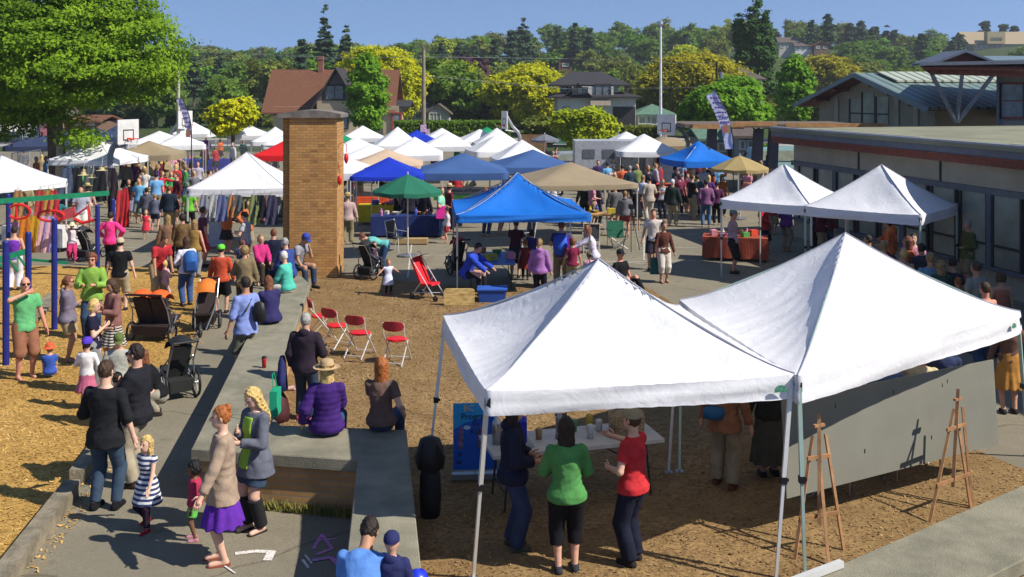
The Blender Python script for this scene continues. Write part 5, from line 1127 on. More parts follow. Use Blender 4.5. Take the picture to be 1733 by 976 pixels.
far_house(1143, 1168, 88, 82, 76, 300, M_PNK, M_SHR, 'far house with red roof above the golden dome tree', 'gable', 2)
far_house(946, 968, 114, 105, 94, 200, M_PNK, M_SHG, 'half hidden brown house above the dark hipped roof', 'front', 1)
far_house(38, 66, 206, 183, 168, 96, M_WHT, M_SHB, 'white gabled house seen under the maple leaves', 'front', 2)
far_house(-14, 12, 205, 178, 162, 98, M_WHT, M_SHB, 'white house at the far left edge behind the maple', 'front', 1)
far_house(68, 86, 206, 186, 170, 92, siding('pink_clapboard', (.45, .16, .18)), M_SHB, 'narrow pink house beside the white gabled one', 'front', 1)
far_house(120, 165, 212, 206, 198, 95, M_PNK, M_SHR, 'dark house with red roof glimpsed beneath the maple', 'gable', 2)
# hilltop hotel at the right
Y = 400.0; s = Y/FPX; T = thing('hotel_building', 'large tan building with mansard roof on the right hilltop', 'building', (Q(1690, 85, Y).x, Y, 0)); zz = lambda y: CAM_H-(y-HY)*s; xx = lambda x: (x-1690)*s
M_TH = mat('tan_stucco', (.40, .34, .24), .9); wall_box(T, xx(1648), xx(1790), 0, 20, 5, zz(73), M_TH)
gable(T, xx(1642), xx(1790), 0, 18, zz(73), zz(52), 'x', .8, mat('tan_roof', (.30, .24, .15), .9), 'roof')
b = MB(); b.box((xx(1682), -.6, zz(64)), ((30)*s, 3, 4.8)); b.build('mansard_front', mat('tan_roof_front', (.40, .32, .18), .9), T)
for k in range(3): win(T, (xx(1675+k*7), -2.12, zz(66)), 1.0, .9, (0, -1), M_DKT, M_GLASS, (1, 1), .08)
for k in range(9): win(T, (xx(1656+k*9), -.02, zz(78)), 1.3, 1.6, (0, -1), M_WHT, M_GLASS, (1, 2), .12)
# ---------------------------------------------------------------- school, right side
M_STUC = mat('olive_grey_stucco', (.32, .305, .235), .92, var=.12, scale=1.2, bump=.2); M_STUC2 = mat('tan_stucco_panel', (.40, .365, .275), .92, var=.1, scale=1.2)
M_FAS = mat('dark_blue_grey_fascia', (.10, .115, .15), .5, var=.1); M_FLAT = mat('green_grey_roof_membrane', (.20, .20, .135), .9, var=.18, scale=.5, bump=.2); M_SOF = mat('red_stained_soffit', (.17, .045, .028), .7, var=.25, scale=5)
M_COL = mat('blue_grey_column', (.10, .115, .15), .6, var=.1)
p1 = Vector((13.2, 21.0)); p0 = Vector((9.93, 35.4))           # wall line, near to far
dw = (p0-p1).normalized(); nw = Vector((dw.y, -dw.x)); nw = -nw if nw.x > 0 else nw   # outward normal (towards the court)
p1 = p1-dw*14; L = (p0-p1).length
ang = math.atan2(dw.y, dw.x); TS = thing('school_building', 'long low school wing with flat roof, red soffit and tall dark windows', 'building', (p1.x, p1.y, 0), ang)
# local: x along the wall (near to far), +y outward to the court
sgn = 1 if (Matrix.Rotation(ang, 2)@Vector((0, 1))).dot(nw) > 0 else -1
def lb(c, d, m, name, par=TS): b = MB(); b.box((c[0], c[1]*sgn, c[2]), d); return b.build(name, m, par)
lb((L/2, -9, 1.75), (L, 18, 3.5), M_STUC, 'wall')
lb((L/2, .012, 2.98), (L-.1, .03, .95), M_STUC2, 'upper_wall_band'); lb((L/2, .05, 2.60), (L, .12, .16), mat('blue_grey_sill', (.13, .14, .155), .7), 'window_head')
lb((L/2-.05, .05, .66), (L, .14, .1), M_COL, 'sill_band')
for k in range(24):
    x = .9+k*1.22
    if x > L-1: break
    wdw = k % 3 != 2
    gm = M_GLASS
    f = lb((x, .035, 1.63), (1.02, .05, 1.80), M_GLASS, 'window'); b = MB()
    for sx in (-.51, .51): b.box((x+sx, .07*sgn, 1.63), (.07, .07, 1.84))
    b.box((x, .072*sgn, 1.25), (.96, .07, .06)); b.build('frame', M_DKT, f)
    if k % 3 == 2: lb((x+.61, .06, 1.63), (.16, .12, 1.85), M_COL, 'column')
for k in range(0, int(L), 4): lb((k+.6, .04, 2.98), (.05, .05, .95), M_DKT, 'panel_joint')
ov = .55
lb((L/2+.2, ov/2-8.9, 3.49), (L+.5, 18+ov, .05), M_SOF, 'soffit'); lb((L/2+.2, ov+.03, 3.64), (L+.6, .06, .34), M_FAS, 'fascia'); lb((L/2+.2, ov+.002, 3.375), (L+.5, .10, .17), M_SOF, 'red_beam')
lb((L/2+.2, ov/2-8.9, 3.756), (L+.54, 18+ov+.04, .10), M_FLAT, 'flat_roof'); lb((L/2+.2, ov, 3.825), (L+.64, .22, .07), mat('metal_coping', (.24, .26, .29), .4, .3), 'roof_coping')
for k in range(0, int(L)-4, 9): lb((k+6, .1, 3.83), (5.5, .18, .05), M_STUC, 'roof_curb')
# clerestory block on the roof with big overhanging eaves and V struts
Yc = 42.0; s = Yc/FPX; zz = lambda y: CAM_H-(y-HY)*s; xq = lambda x: (x-CX)*s
TC = thing('school_clerestory', 'raised school block with wide red eaves and V-shaped struts at upper right', 'building', (xq(1685), Yc, 0)); xx = lambda x: (x-1685)*s
kx = lambda x, y: (x+TC.location.x)*(Yc+y)/Yc-TC.location.x
b = MB(); b.prism([(xx(1688), 0), (xx(1980), 0), (kx(xx(1980), 12), 12), (kx(xx(1690), 12), 12)], 3.6, zz(122)); b.build('wall', mat('grey_stucco', (.24, .23, .21), .9, var=.1, scale=1), TC); win(TC, (xx(1712), -.01, zz(170)), .95, 1.35, (0, -1), M_SOF, M_GLASS2, (1, 2), .09)
b = MB(); b.box((xx(1691), -.05, zz(165)), (.22, .12, 2.2)); b.box((xx(1745), -.05, zz(165)), (.4, .12, 2.2)); b.build('corner_trim', M_COL, TC)
def slab(T, name, m, pts, th): 
    if T is TC: pts = [(kx(p[0], p[1]), p[1], p[2]) for p in pts]
    b = MB(); n = len(pts); b.add([tuple(p) for p in pts]+[(p[0], p[1], p[2]+th) for p in pts], [tuple(range(n-1, -1, -1)), tuple(range(n, 2*n))]+[(i, (i+1) % n, n+(i+1) % n, n+i) for i in range(n)]); return b.build(name, m, T)
slab(TC, 'soffit', M_SOF, [(xx(1562), -1.2, zz(118)), (xx(1980), -1.2, zz(125)), (xx(1980), 14, zz(125)), (xx(1575), 14, zz(118))], .10)
slab(TC, 'eave', M_FAS, [(xx(1556), -1.3, zz(112)), (xx(1985), -1.3, zz(105)), (xx(1985), 14.2, zz(105)), (xx(1570), 14.2, zz(112))], .14)
slab(TC, 'red_eave_beam', M_SOF, [(xx(1575), -1.0, zz(126)), (xx(1980), -1.0, zz(138)), (xx(1980), -.8, zz(138)), (xx(1575), -.8, zz(126))], .42)
lb((6.5, -4.8, 5.8), (13, 7.5, 4.0), M_STUC2, 'unseen_upper_storey'); lb((6.5, -4.8, 7.85), (13.4, 8, .14), M_FAS, 'upper_roof')  # unseen storey and roof added out of frame to shade the right-hand tents
b = MB(); q = [(xx(1600), -.6, zz(107)), (xx(1980), -.6, zz(100)), (xx(1980), 9, zz(100)), (xx(1600), 9, zz(107))]
slab(TC, 'upper_roof', mat('seamed_metal_roof', (.20, .26, .27), .4, .4), [(xx(1590), 1, zz(106)), (xx(1980), 1, zz(96)), (xx(1980), 9, zz(84)), (xx(1655), 9, zz(86))], .08)
gable_wall(TC, xx(1590), xx(1685), .5, zz(106), zz(88), M_SOF)
gable(TC, xx(1590), xx(1685), .3, 2.2, zz(106), zz(88), 'y', .2, M_FAS, 'small_gable_roof', .1)
for xa in (1562, 1612, 1664): b = MB(); b.tube([(xx(1612)+(xa-1612)*.02*s, -.4, zz(206)), (xx(xa), -.9, zz(126))], .085, 8); b.build('strut', mat('grey_strut', (.20, .22, .25), .5, .4), TC)
# gabled hall with seamed metal roof
gL, gE = Q(1345, 181, 64), Q(1570, 183, 52); gd = Vector((gE.x-gL.x, gE.y-gL.y)); gw = gd.length; gc = (gL+gE)/2; ga = math.atan2(gd.y, gd.x)
TG = thing('school_hall', 'school hall with wide gable and seamed green-grey metal roof', 'building', (gc.x, gc.y, 0), ga)
def seam_mat(nm, c1, c2):
    m = bpy.data.materials.new(nm); T = NT(m); o = T.n('ShaderNodeOutputMaterial'); b = T.n('ShaderNodeBsdfPrincipled', i_Roughness=.5, i_Metallic=.1)
    tcn = T.n('ShaderNodeTexCoord'); sp = T.n('ShaderNodeSeparateXYZ'); T.l(tcn.outputs['Object'], sp.inputs[0]); d = T.n('ShaderNodeMath', operation='DIVIDE', i_1=.62); T.l(sp.outputs[1], d.inputs[0]); fr = T.n('ShaderNodeMath', operation='FRACT'); T.l(d.outputs[0], fr.inputs[0])
    r = T.n('ShaderNodeValToRGB'); r.color_ramp.interpolation = 'CONSTANT'; r.color_ramp.elements[0].color = (*c1, 1); r.color_ramp.elements[1].position = .28; r.color_ramp.elements[1].color = (*c2, 1); T.l(fr.outputs[0], r.inputs[0]); T.l(r.outputs[0], b.inputs['Base Color']); T.l(b.outputs[0], o.inputs[0]); return m
M_SEAM = seam_mat('seamed_green_metal', (.045, .065, .065), (.15, .22, .21)); hw = gw/2; ze_, zr_ = 4.1, 5.98; kz = (zr_-ze_)/hw; wl = mat('hall_stucco', (.26, .245, .18), .9, var=.1, scale=1)
# local frame: x along the gable (right end nearest the camera), y along the ridge
def gs(x0, x1, y0, y1, dz, name, m, th): return slab(TG, name, m, [(x0, y0, zr_-abs(x0)*kz+dz), (x1, y0, zr_-abs(x1)*kz+dz), (x1, y1, zr_-abs(x1)*kz+dz), (x0, y1, zr_-abs(x0)*kz+dz)], th)
gs(-hw, 0, 0, 18, 0, 'far_roof_slope', M_FAS, .14); gs(0, hw, 0, 18, 0, 'near_roof_slope', M_SEAM, .14); gs(.25, hw*.32, 1.3, 14, .20, 'ridge_monitor', seam_mat('pale_seamed_metal', (.10, .12, .10), (.38, .42, .34)), .10)
gs(-hw+.1, 0, .1, 1.5, -.08, 'far_soffit', M_SOF, .06); gs(0, hw-.1, .1, 1.5, -.08, 'near_soffit', M_SOF, .06)
b = MB(); b.bar((0, -.05, zr_+.03), (hw+.1, -.05, ze_), .1, .30); b.bar((0, -.05, zr_+.03), (-hw-.1, -.05, ze_), .1, .24); b.build('barge_board', mat('blue_grey_barge', (.15, .20, .22), .5), TG)
wx = hw-.9; b = MB(); yw = 1.2; pr_ = [(-wx, 0), (wx, 0), (wx, zr_-wx*kz-.09), (0, zr_-.09), (-wx, zr_-wx*kz-.09)]; b.add([(x, yw, z) for x, z in pr_]+[(x, 17.5, z) for x, z in pr_], [(0, 1, 2, 3, 4), (9, 8, 7, 6, 5), (0, 5, 6, 1), (1, 6, 7, 2), (4, 9, 5, 0)]); b.build('wall', wl, TG)
for x, z1 in ((-1.5, 4.6), (-.3, 5.0), (1.0, 4.75)): b = MB(); b.box((x, yw-.03, (3.2+z1)/2), (1.05, .05, z1-3.2)); w_ = b.build('window', M_GLASS, TG); b = MB(); b.box((x-.56, yw-.06, (3.2+z1)/2), (.1, .1, z1-3.2)); b.box((x, yw-.06, 3.75), (1.0, .08, .07)); b.build('frame', M_DKT, w_)
for x in (-3.4, 2.3, 3.9): b = MB(); z1 = zr_-abs(x)*kz-.3; b.box((x, yw-.05, z1/2), (.35, .1, z1)); b.build('pilaster', M_STUC, TG)
for x in (-4.2, -2.2, 1.4, 3.0, 4.8): b = MB(); b.box((x, .55, zr_-abs(x)*kz-.2), (.35, 1.0, .16)); b.build('purlin_end', M_SOF, TG)
# covered walk with timber fascia and concrete piers
TW_ = thing('covered_walkway', 'flat covered walkway with orange timber fascia and dark angled piers', 'walkway', (Q(1300, 215, 50).x, 50, 0)); s = 50/FPX; zz = lambda y: CAM_H-(y-HY)*s; xx = lambda x: (x-1300)*s
M_OR = mat('orange_timber', (.42, .22, .09), .8, var=.2, scale=4)
b = MB(); b.box((xx(1300), 1.5, zz(212)), (290*s, 4.5, .18)); b.build('roof_slab', mat('brown_roof_slab', (.13, .10, .08)), TW_)
b = MB(); b.box((xx(1210), -.8, zz(213)), (86*s, .1, .22)); b.box((xx(1270), -1.0, zz(208)), (70*s, .1, .2)); b.box((xx(1360), -1.0, zz(210)), (80*s, .1, .2)); b.box((xx(1430), -.9, zz(211)), (110*s, .1, .2)); b.build('timber_fascia', M_OR, TW_)
for x in (1284, 1310, 1205): b = MB(); b.add([(xx(x-13), 0, 0), (xx(x+5), 0, 0), (xx(x+9), 0, zz(218)), (xx(x-5), 0, zz(218)), (xx(x-13), .5, 0), (xx(x+5), .5, 0), (xx(x+9), .5, zz(218)), (xx(x-5), .5, zz(218))], [(0, 1, 2, 3), (7, 6, 5, 4), (0, 4, 5, 1), (1, 5, 6, 2), (2, 6, 7, 3), (3, 7, 4, 0)]); b.build('pier', mat('dark_concrete_pier', (.10, .10, .115), .9), TW_)
# small sheds behind the walkway
far_house(1190, 1232, 262, 236, 222, 66, mat('grey_shed_wall', (.22, .22, .2)), M_SHGN, 'grey shed roof behind the bright blue canopy', 'gable', 2)
far_house(1250, 1276, 258, 232, 222, 64, mat('blue_grey_shed', (.22, .26, .27)), M_SHB, 'small pale shed behind the tall feather flag', 'gable', 2)
# ---------------------------------------------------------------- fences
def chain_fence(p, q, h, label, n=None):
    L = (q-p).length; a = math.atan2(q.y-p.y, q.x-p.x); T = thing('chain_link_fence', label, 'fence', (p.x, p.y, 0), a); n = n or max(2, int(L/2.5))
    for k in range(n+1): b = MB(); b.tube([(L*k/n, 0, 0), (L*k/n, 0, h)], .025, 6); b.build('post', M_STEEL, T)
    b = MB(); b.tube([(0, 0, h), (L, 0, h)], .022, 6); b.tube([(0, 0, .1), (L, 0, .1)], .012, 5); b.build('rail', M_STEEL, T)
    m = bpy.data.materials.get('chain_link_mesh')
    if not m:
        m = bpy.data.materials.new('chain_link_mesh'); N_ = NT(m); o = N_.n('ShaderNodeOutputMaterial'); bs_ = N_.n('ShaderNodeBsdfPrincipled', i_Roughness=.5, i_Metallic=.6); bs_.inputs['Base Color'].default_value = (.3, .31, .31, 1); tr = N_.n('ShaderNodeBsdfTransparent'); mx = N_.n('ShaderNodeMixShader')
        tcn = N_.n('ShaderNodeTexCoord'); sp = N_.n('ShaderNodeSeparateXYZ'); N_.l(tcn.outputs['Object'], sp.inputs[0]); last = None
        for op in ('ADD', 'SUBTRACT'):
            a1 = N_.n('ShaderNodeMath', operation=op); N_.l(sp.outputs[0], a1.inputs[0]); N_.l(sp.outputs[2], a1.inputs[1]); a2 = N_.n('ShaderNodeMath', operation='DIVIDE', i_1=.09); N_.l(a1.outputs[0], a2.inputs[0]); a3 = N_.n('ShaderNodeMath', operation='FRACT'); N_.l(a2.outputs[0], a3.inputs[0]); a4 = N_.n('ShaderNodeMath', operation='LESS_THAN', i_1=.14); N_.l(a3.outputs[0], a4.inputs[0])
            if last is None: last = a4
            else: mm = N_.n('ShaderNodeMath', operation='MAXIMUM'); N_.l(last.outputs[0], mm.inputs[0]); N_.l(a4.outputs[0], mm.inputs[1]); last = mm
        N_.l(last.outputs[0], mx.inputs[0]); N_.l(tr.outputs[0], mx.inputs[1]); N_.l(bs_.outputs[0], mx.inputs[2]); N_.l(mx.outputs[0], o.inputs[0])
    b = MB(); b.poly([(0, 0, .1), (L, 0, .1), (L, 0, h), (0, 0, h)]); b.build('wire_mesh', m, T); return T
chain_fence(P(20, 322), P(150, 296), 1.9, 'chain-link fence running behind the left tents below the maple')
chain_fence(Q(318, 268, 56), Q(470, 268, 56), 2.0, 'chain-link fence in front of the yellow laburnum')
def board_fence(x0, x1, yt, yb, Y, label, m):
    a = Q(x0, yb, Y); c = Q(x1, yb, Y); T = thing('board_fence', label, 'fence', (a.x, a.y, 0)); L = c.x-a.x; h = CAM_H-(yt-HY)*Y/FPX; b = MB(); n = int(L/.16)
    for k in range(n): b.box((k*.16+.08, random.uniform(-.01, .01), h/2), (.145, .025, h-random.uniform(0, .04)))
    b.build('boards', m, T)
    for k in range(int(L/2.4)+1): b = MB(); b.box((k*2.4, .08, h/2), (.1, .1, h)); b.build('post', m, T)
M_CED = mat('cedar_board', (.20, .115, .06), .9, var=.25, scale=5)
board_fence(878, 926, 227, 262, 74, 'brown cedar board fence below the small grey parasol', M_CED)
board_fence(1080, 1125, 238, 262, 80, 'cedar fence left of the covered walkway', M_CED)
# ---------------------------------------------------------------- poles and wires
M_WOOD = mat('old_utility_wood', (.24, .20, .15), .95, var=.2, scale=3); M_DW = mat('dark_utility_wood', (.05, .04, .035), .95)
def pole(x, yb, yt, r, m, label, cat='pole', name='utility_pole', Y=None, extras=None):
    Y = Y or FPX*CAM_H/(yb-HY); X = (x-CX)*Y/FPX; h = CAM_H-(yt-HY)*Y/FPX; T = thing(name, label, cat, (X, Y, 0)); b = MB(); b.tube([(0, 0, -.2), (0, 0, h*.5), (0, 0, h)], [r, r*.85, r*.65], 10); b.build('shaft', m, T)
    if extras: extras(T, h)
    return T
def ex1(T, h):
    b = MB(); b.box((0, -.2, 1.9), (.5, .04, .6)); b.box((.35, -.2, 1.6), (.35, .03, .5)); b.build('notice', mat('magenta_poster', (.45, .12, .5), .7, col2=(.6, .6, .6), scale=8), T)
    b = MB(); b.tube([(0, 0, h), (0, 0, h+.5)], .03, 6); b.build('tip', M_STEEL, T)
pole(717, 0, 84, .20, M_WOOD, 'weathered wooden utility pole with purple posters above the white tents', Y=84, extras=ex1)
def ex2(T, h): b = MB(); b.lathe([(0, .35), (.14, .3), (.17, .12), (.1, 0)], 12, (0, 0, h)); b.build('lamp_head', mat('silver_cap', (.5, .5, .52), .3, .6), T)
pole(1118, 0, 44, .10, mat('white_pole_paint', (.62, .62, .62), .5), 'tall slim white pole with round silver top above the right basketball hoop', Y=62, name='light_pole', extras=ex2)
pole(302, 0, 100, .12, mat('grey_tan_pole', (.40, .36, .28), .7), 'slim tan pole rising beside the left feather flag', Y=60, name='light_pole')
pole(1213, 0, 104, .16, M_DW, 'dark utility pole with transformer above the broad green tree', Y=92, extras=lambda T, h: (lambda b: (b.lathe([(.22, 0), (.22, .8), (0, .85)], 10, (.4, 0, h-1.8)), b.build('transformer', M_STEEL, T)))(MB()))
def wire(pts, label):
    b = MB(); b.tube(pts, .018, 4); tag(b.build('overhead_wire', M_STEEL), label, 'wire')
w0 = Q(717, 96, 84)
wire([w0, Q(960, 99, 100), Q(1213, 108, 92)], 'upper overhead wire between the wooden pole and the dark pole'); wire([Q(717, 128, 84), Q(960, 150, 96), Q(1213, 148, 92)], 'lower overhead wire crossing the dark hipped roof'); wire([Q(430, 92, 90), Q(580, 98, 88), w0], 'overhead wire running left from the wooden utility pole')
# trunk-like post with gnarled base beside the maple tents
pole(101, 345, 246, .22, mat('pale_tree_bark', (.34, .29, .2), .95, var=.25, scale=4, bump=.6), 'pale bare trunk post beside the white hat stall', name='tree_trunk', cat='tree trunk')
# ---------------------------------------------------------------- basketball hoops
def hoop(x, yb, ytop, face, label, m, hs=1.0, arch=True, lattice=False, Y=None, bw=1.2, reach=1.7):
    Y = Y or FPX*CAM_H/(yb-HY); X = (x-CX)*Y/FPX; T = thing('basketball_hoop', label, 'hoop', (X, Y, 0), math.radians(face)); r = .10*hs
    b = MB(); b.tube([(0, 0, 0), (0, 0, 2.35), (0, -.12, 2.62), (0, -.45, 2.95), (0, -reach, 3.75)], [r, r, r, r*.9, r*.7], 10); b.build('post', m, T)
    b = MB(); b.tube([(0, -.05, 2.62), (0, -reach, 2.75)], r*.45, 8); b.build('brace', m, T)
    b = MB(); b.box((0, -reach-.05, 3.35), (bw, .06, 1.05)); bd = b.build('backboard', mat('board_white', (.55, .54, .52), .6, var=.1, scale=3), T)
    b = MB()
    for c, d in (((0, 3.42), (.6, .05)), ((0, 3.0), (.6, .05)), ((-.28, 3.21), (.05, .42)), ((.28, 3.21), (.05, .42))): b.box((c[0], -reach-.084, c[1]), (d[0], .008, d[1]))
    b.build('target_square', M_DKT, bd)
    b = MB(); n = 18; b.tube([(.225*math.sin(2*math.pi*k/n), -reach-.36-.225*math.cos(2*math.pi*k/n), 3.05) for k in range(n+1)], .018, 6); b.box((0, -reach-.10, 3.03), (.16, .1, .12)); rim = b.build('rim', mat('orange_red_rim', (.60, .06, .02), .5), T)
    b = MB()
    for k in range(10):
        a, a2 = 2*math.pi*k/10, 2*math.pi*(k+.5)/10; b.tube([(.22*math.sin(a), -reach-.36-.22*math.cos(a), 3.04), (.14*math.sin(a2), -reach-.36-.14*math.cos(a2), 2.85), (.11*math.sin(a), -reach-.36-.11*math.cos(a), 2.66)], .006, 4)
    b.build('net', M_WHT, rim)
    if lattice:
        b = MB()
        for i in range(5):
            for j in range(5): b.lathe([(.06, 0), (.06, .02)], 8, (-bw/2+.15+i*.24, -reach+.0, 2.95+j*.2), Matrix.Rotation(math.radians(90), 3, 'X'))
        b.build('perforation', M_DKT, bd)
M_GALV = mat('galvanised_steel', (.36, .37, .38), .45, .5, var=.1)
hoop(187, 352, 215, 66, reach=.95, label= 'left basketball hoop with long curved grey post in front of the hat stall', m=mat('hoop_grey', (.20, .22, .26), .5), hs=1.3)
hoop(288, 296, 200, 66, reach=1.1, label= 'second left basketball hoop beside the left feather flag', m=M_GALV)
hoop(880, 298, 197, -74, reach=.9, label= 'basketball backboard seen from its perforated back above white tents', m=M_GALV, lattice=True)
hoop(1164, 316, 205, -48, 'right basketball hoop with curved galvanised post beside the bright blue tent', M_GALV, 1.2)
# ================================================================ playground frame at the left
M_BP = mat('dark_blue_paint', (.015, .02, .16), .45, var=.15, scale=5); M_GP = mat('green_paint', (.008, .16, .075), .45, var=.15); M_RP = mat('red_paint', (.60, .02, .02), .45, var=.15); M_RED = mat('red_plastic', (.62, .015, .02), .5, var=.1)
PB = P(48, 582); pg = thing('playground_climber', 'playground climbing frame with dark blue posts, green beams and red panels', 'playground', (PB.x, PB.y, 0))
def lp(x, y, z=0): return P(x, y, z)-Vector((PB.x, PB.y, 0))
def post(x, y, yt):
    a = lp(x, y); Y = P(x, y).y; zt = CAM_H-(yt-HY)*Y/FPX; b = MB(); b.tube([(a.x, a.y, 0), (a.x, a.y, zt)], .062, 10); b.lathe([(.062, 0), (.05, .03), (0, .04)], 10, (a.x, a.y, zt)); b.build('post', M_BP, pg); return Vector((a.x, a.y, zt))
q = [post(48, 580, 395), post(92, 558, 372), post(10, 618, 410), post(165, 470, 348), post(191, 452, 338), post(14, 470, 330)]
b = MB(); z = 2.24; a1, a2 = lp(-60, 492), lp(184, 460); b.bar((a1.x, a1.y, z), (a2.x, a2.y, z), .09, .13); b.build('top_beam', M_GP, pg)
b = MB(); zb = 1.72; p_, r_ = lp(-40, 600), lp(46, 560); b.bar((p_.x, p_.y, zb), (r_.x, r_.y, zb), .07, .11); r2 = lp(92, 556); b.bar((r_.x, r_.y, zb-.18), (r2.x+.3, r2.y, zb-.30), .05)
for k in range(5): u = p_.lerp(r_, k/5); v = p_.lerp(r_, (k+.5)/5); w_ = p_.lerp(r_, (k+1)/5); b.bar((u.x, u.y, zb-.03), (v.x+.1, v.y, zb-.34), .035); b.bar((v.x+.1, v.y, zb-.34), (w_.x, w_.y, zb-.03), .035)
b.build('zigzag_beam', M_GP, pg)
Yr = P(100, 470).y; zpx = lambda y: CAM_H-(y-HY)*Yr/FPX
def rp(x, y): v = Q(x, y, Yr); return (v.x-PB.x, v.y-PB.y, v.z)
b = MB()
for cx_, rx_, cy_, ry_ in ((32, 19, 358, 12), (86, 22, 365, 9)): b.tube([rp(cx_+rx_*math.cos(t*.349), cy_+ry_*math.sin(t*.349)) for t in range(19)], .035, 6)
b.tube([rp(28, 345), rp(28, 372)], .03, 6); b.tube([rp(126, 370), rp(140, 377), rp(160, 372)], .045, 6); b.tube([rp(126, 366), rp(148, 350), rp(152, 372)], .035, 6); b.build('red_rings', M_RP, pg)
b = MB(); b.add([rp(94, 358), rp(126, 350), rp(128, 366), rp(98, 376)]+[(x, y+.05, z) for x, y, z in (rp(94, 358), rp(126, 350), rp(128, 366), rp(98, 376))], [(3, 2, 1, 0), (4, 5, 6, 7), (0, 1, 5, 4), (1, 2, 6, 5), (2, 3, 7, 6), (3, 0, 4, 7)]); b.build('red_panel', mat('pinkish_red_panel', (.50, .07, .08), .6), pg)
b = MB(); u = lp(60, 568); v = lp(92, 528); b.bar((u.x, u.y, .42), (v.x, v.y, .42), .30, .07); b.bar((u.x, u.y, 0), (u.x, u.y, .4), .08); b.bar((v.x, v.y, 0), (v.x, v.y, .4), .08); o = b.build('balance_plank', M_TIMB); o.location = pg.location; tag(o, 'weathered plank bench between the dark blue playground posts', 'bench')
# ================================================================ red folding chairs
def folding_chair(pos, rz, label):
    T = thing('folding_chair', label, 'chair', (pos.x, pos.y, 0), rz, 'red folding chairs in a row')
    b = MB(); b.lathe([(.0, .0), (.19, .0), (.21, .012), (.21, .028), (.19, .038), (0, .034)], 20, (0, 0, .43)); b.v = [(x, y*.92-.0, z) for x, y, z in b.v]; b.build('seat', M_RED, T, True)
    b = MB(); vs = []; n = 10
    for i in range(n+1):
        t = i/n*2-1; x = t*.215; y = .215-.05*(1-t*t)*-1; hh = .085*(1-abs(t)**4)**.5+.01
        for z in (-hh, hh):
            for d in (-.012, .012): vs.append((x, y+d+z*.15, .745+z))
    fs = []
    for i in range(n): k = 4*i; fs += [(k, k+4, k+6, k+2), (k+1, k+3, k+7, k+5), (k, k+1, k+5, k+4), (k+2, k+6, k+7, k+3)]
    fs += [(0, 2, 3, 1), (4*n, 4*n+1, 4*n+3, 4*n+2)]; b.add(vs, fs); b.build('backrest', mat('shaded_red_plastic', (.34, .02, .035), .5), T)  # backrest in a darker red: shade of its rear side put into the colour
    for s in (-1, 1):
        b = MB(); b.tube([(s*.205, .22, .80), (s*.205, .17, .56), (s*.20, -.27, .01)], .012, 6); b.build('front_leg', M_ALU, T)
        b = MB(); b.tube([(s*.185, -.10, .42), (s*.185, .30, .01)], .012, 6); b.build('rear_leg', M_ALU, T)
    b = MB(); b.tube([(-.2, -.22, .06), (.2, -.22, .06)], .009, 6); b.build('crossbar', M_ALU, T); b = MB(); b.tube([(-.185, .26, .06), (.185, .26, .06)], .009, 6); b.build('crossbar', M_ALU, T)
for x, y, r, lab in ((670, 618, 168, 'red folding chair at the right end of the row on the brown chips'), (607, 606, 160, 'red folding chair second from the right on the brown chips'), (567, 592, 146, 'red folding chair third from the right, turned slightly'), (540, 574, 112, 'red folding chair at the left end, seen edge-on beside the seat wall')):
    folding_chair(P(x, y)+Vector((0, .18, 0)), math.radians(r), lab)
# ================================================================ easels, board, camp chairs
M_EAS = mat('oiled_easel_wood', (.34, .18, .085), .6, var=.25, scale=6)
def easel(fl, fr, fm, top, label):
    c = (fl+fr)/2; T = thing('easel', label, 'easel', (c.x, c.y, 0)); L = lambda v: Vector((v.x-c.x, v.y-c.y, v.z)); fl, fr, fm, top = map(L, (fl, fr, fm, top)); d = (fr-fl).normalized()
    for f, s in ((fl, -1), (fr, 1)): b = MB(); b.bar(f, top+d*s*.09+Vector((0, 0, -.22)), .034, .024); b.build('leg', M_EAS, T)
    b = MB(); b.bar(fm, top+Vector((0, 0, -.42))+(fm-top)*.03, .034, .024); b.build('rear_leg', M_EAS, T)
    b = MB(); m = (fl+fr)/2; b.bar(m.lerp(top, .22), top+Vector((0, 0, .02)), .04, .03); b.build('mast', M_EAS, T)
    for t in (.28, .70): b = MB(); b.bar(fl.lerp(top+d*-.09, t), fr.lerp(top+d*.09, t), .025, .04); b.build('crossbar', M_EAS, T)
    b = MB(); b.bar(m.lerp(top, .93)-d*.07, m.lerp(top, .93)+d*.07, .04, .03); b.build('clamp', M_EAS, T)
easel(P(1345, 948), P(1428, 932), P(1403, 958), Vector((3.53, 11.55, 1.44)), 'wooden easel nearer the camera, at the left end of the grey board')
easel(P(1573, 886), P(1646, 858), P(1622, 842)-Vector((0, .35, 0)), Vector((5.62, 12.65, 1.40)), 'wooden easel at the right end of the grey board')
bd0, bd1 = Vector((3.18, 11.75, 0)), Vector((6.52, 13.55, 0)); d = (bd1-bd0); bL = d.length; T = thing('display_board', 'big blank grey display board held on the two easels', 'board', ((bd0.x+bd1.x)/2, (bd0.y+bd1.y)/2, 0), math.atan2(d.y, d.x))
b = MB(); b.box((0, 0, 0), (bL, .02, 1.12), R=Matrix.Rotation(math.radians(-4), 3, 'X')); b.v = [(x, y, z+.98) for x, y, z in b.v]; b.build('panel', mat('grey_board', (.18, .178, .145), .8, var=.06, scale=1.5), T)
b = MB()
for x, z in ((-1.1, 1.38), (-.1, 1.40), (.9, 1.40), (-.6, .75), (.6, .72), (-1.4, .8)): b.box((x, -.03, z), (.012, .006, .05))
b.build('pin', M_DKT, T)
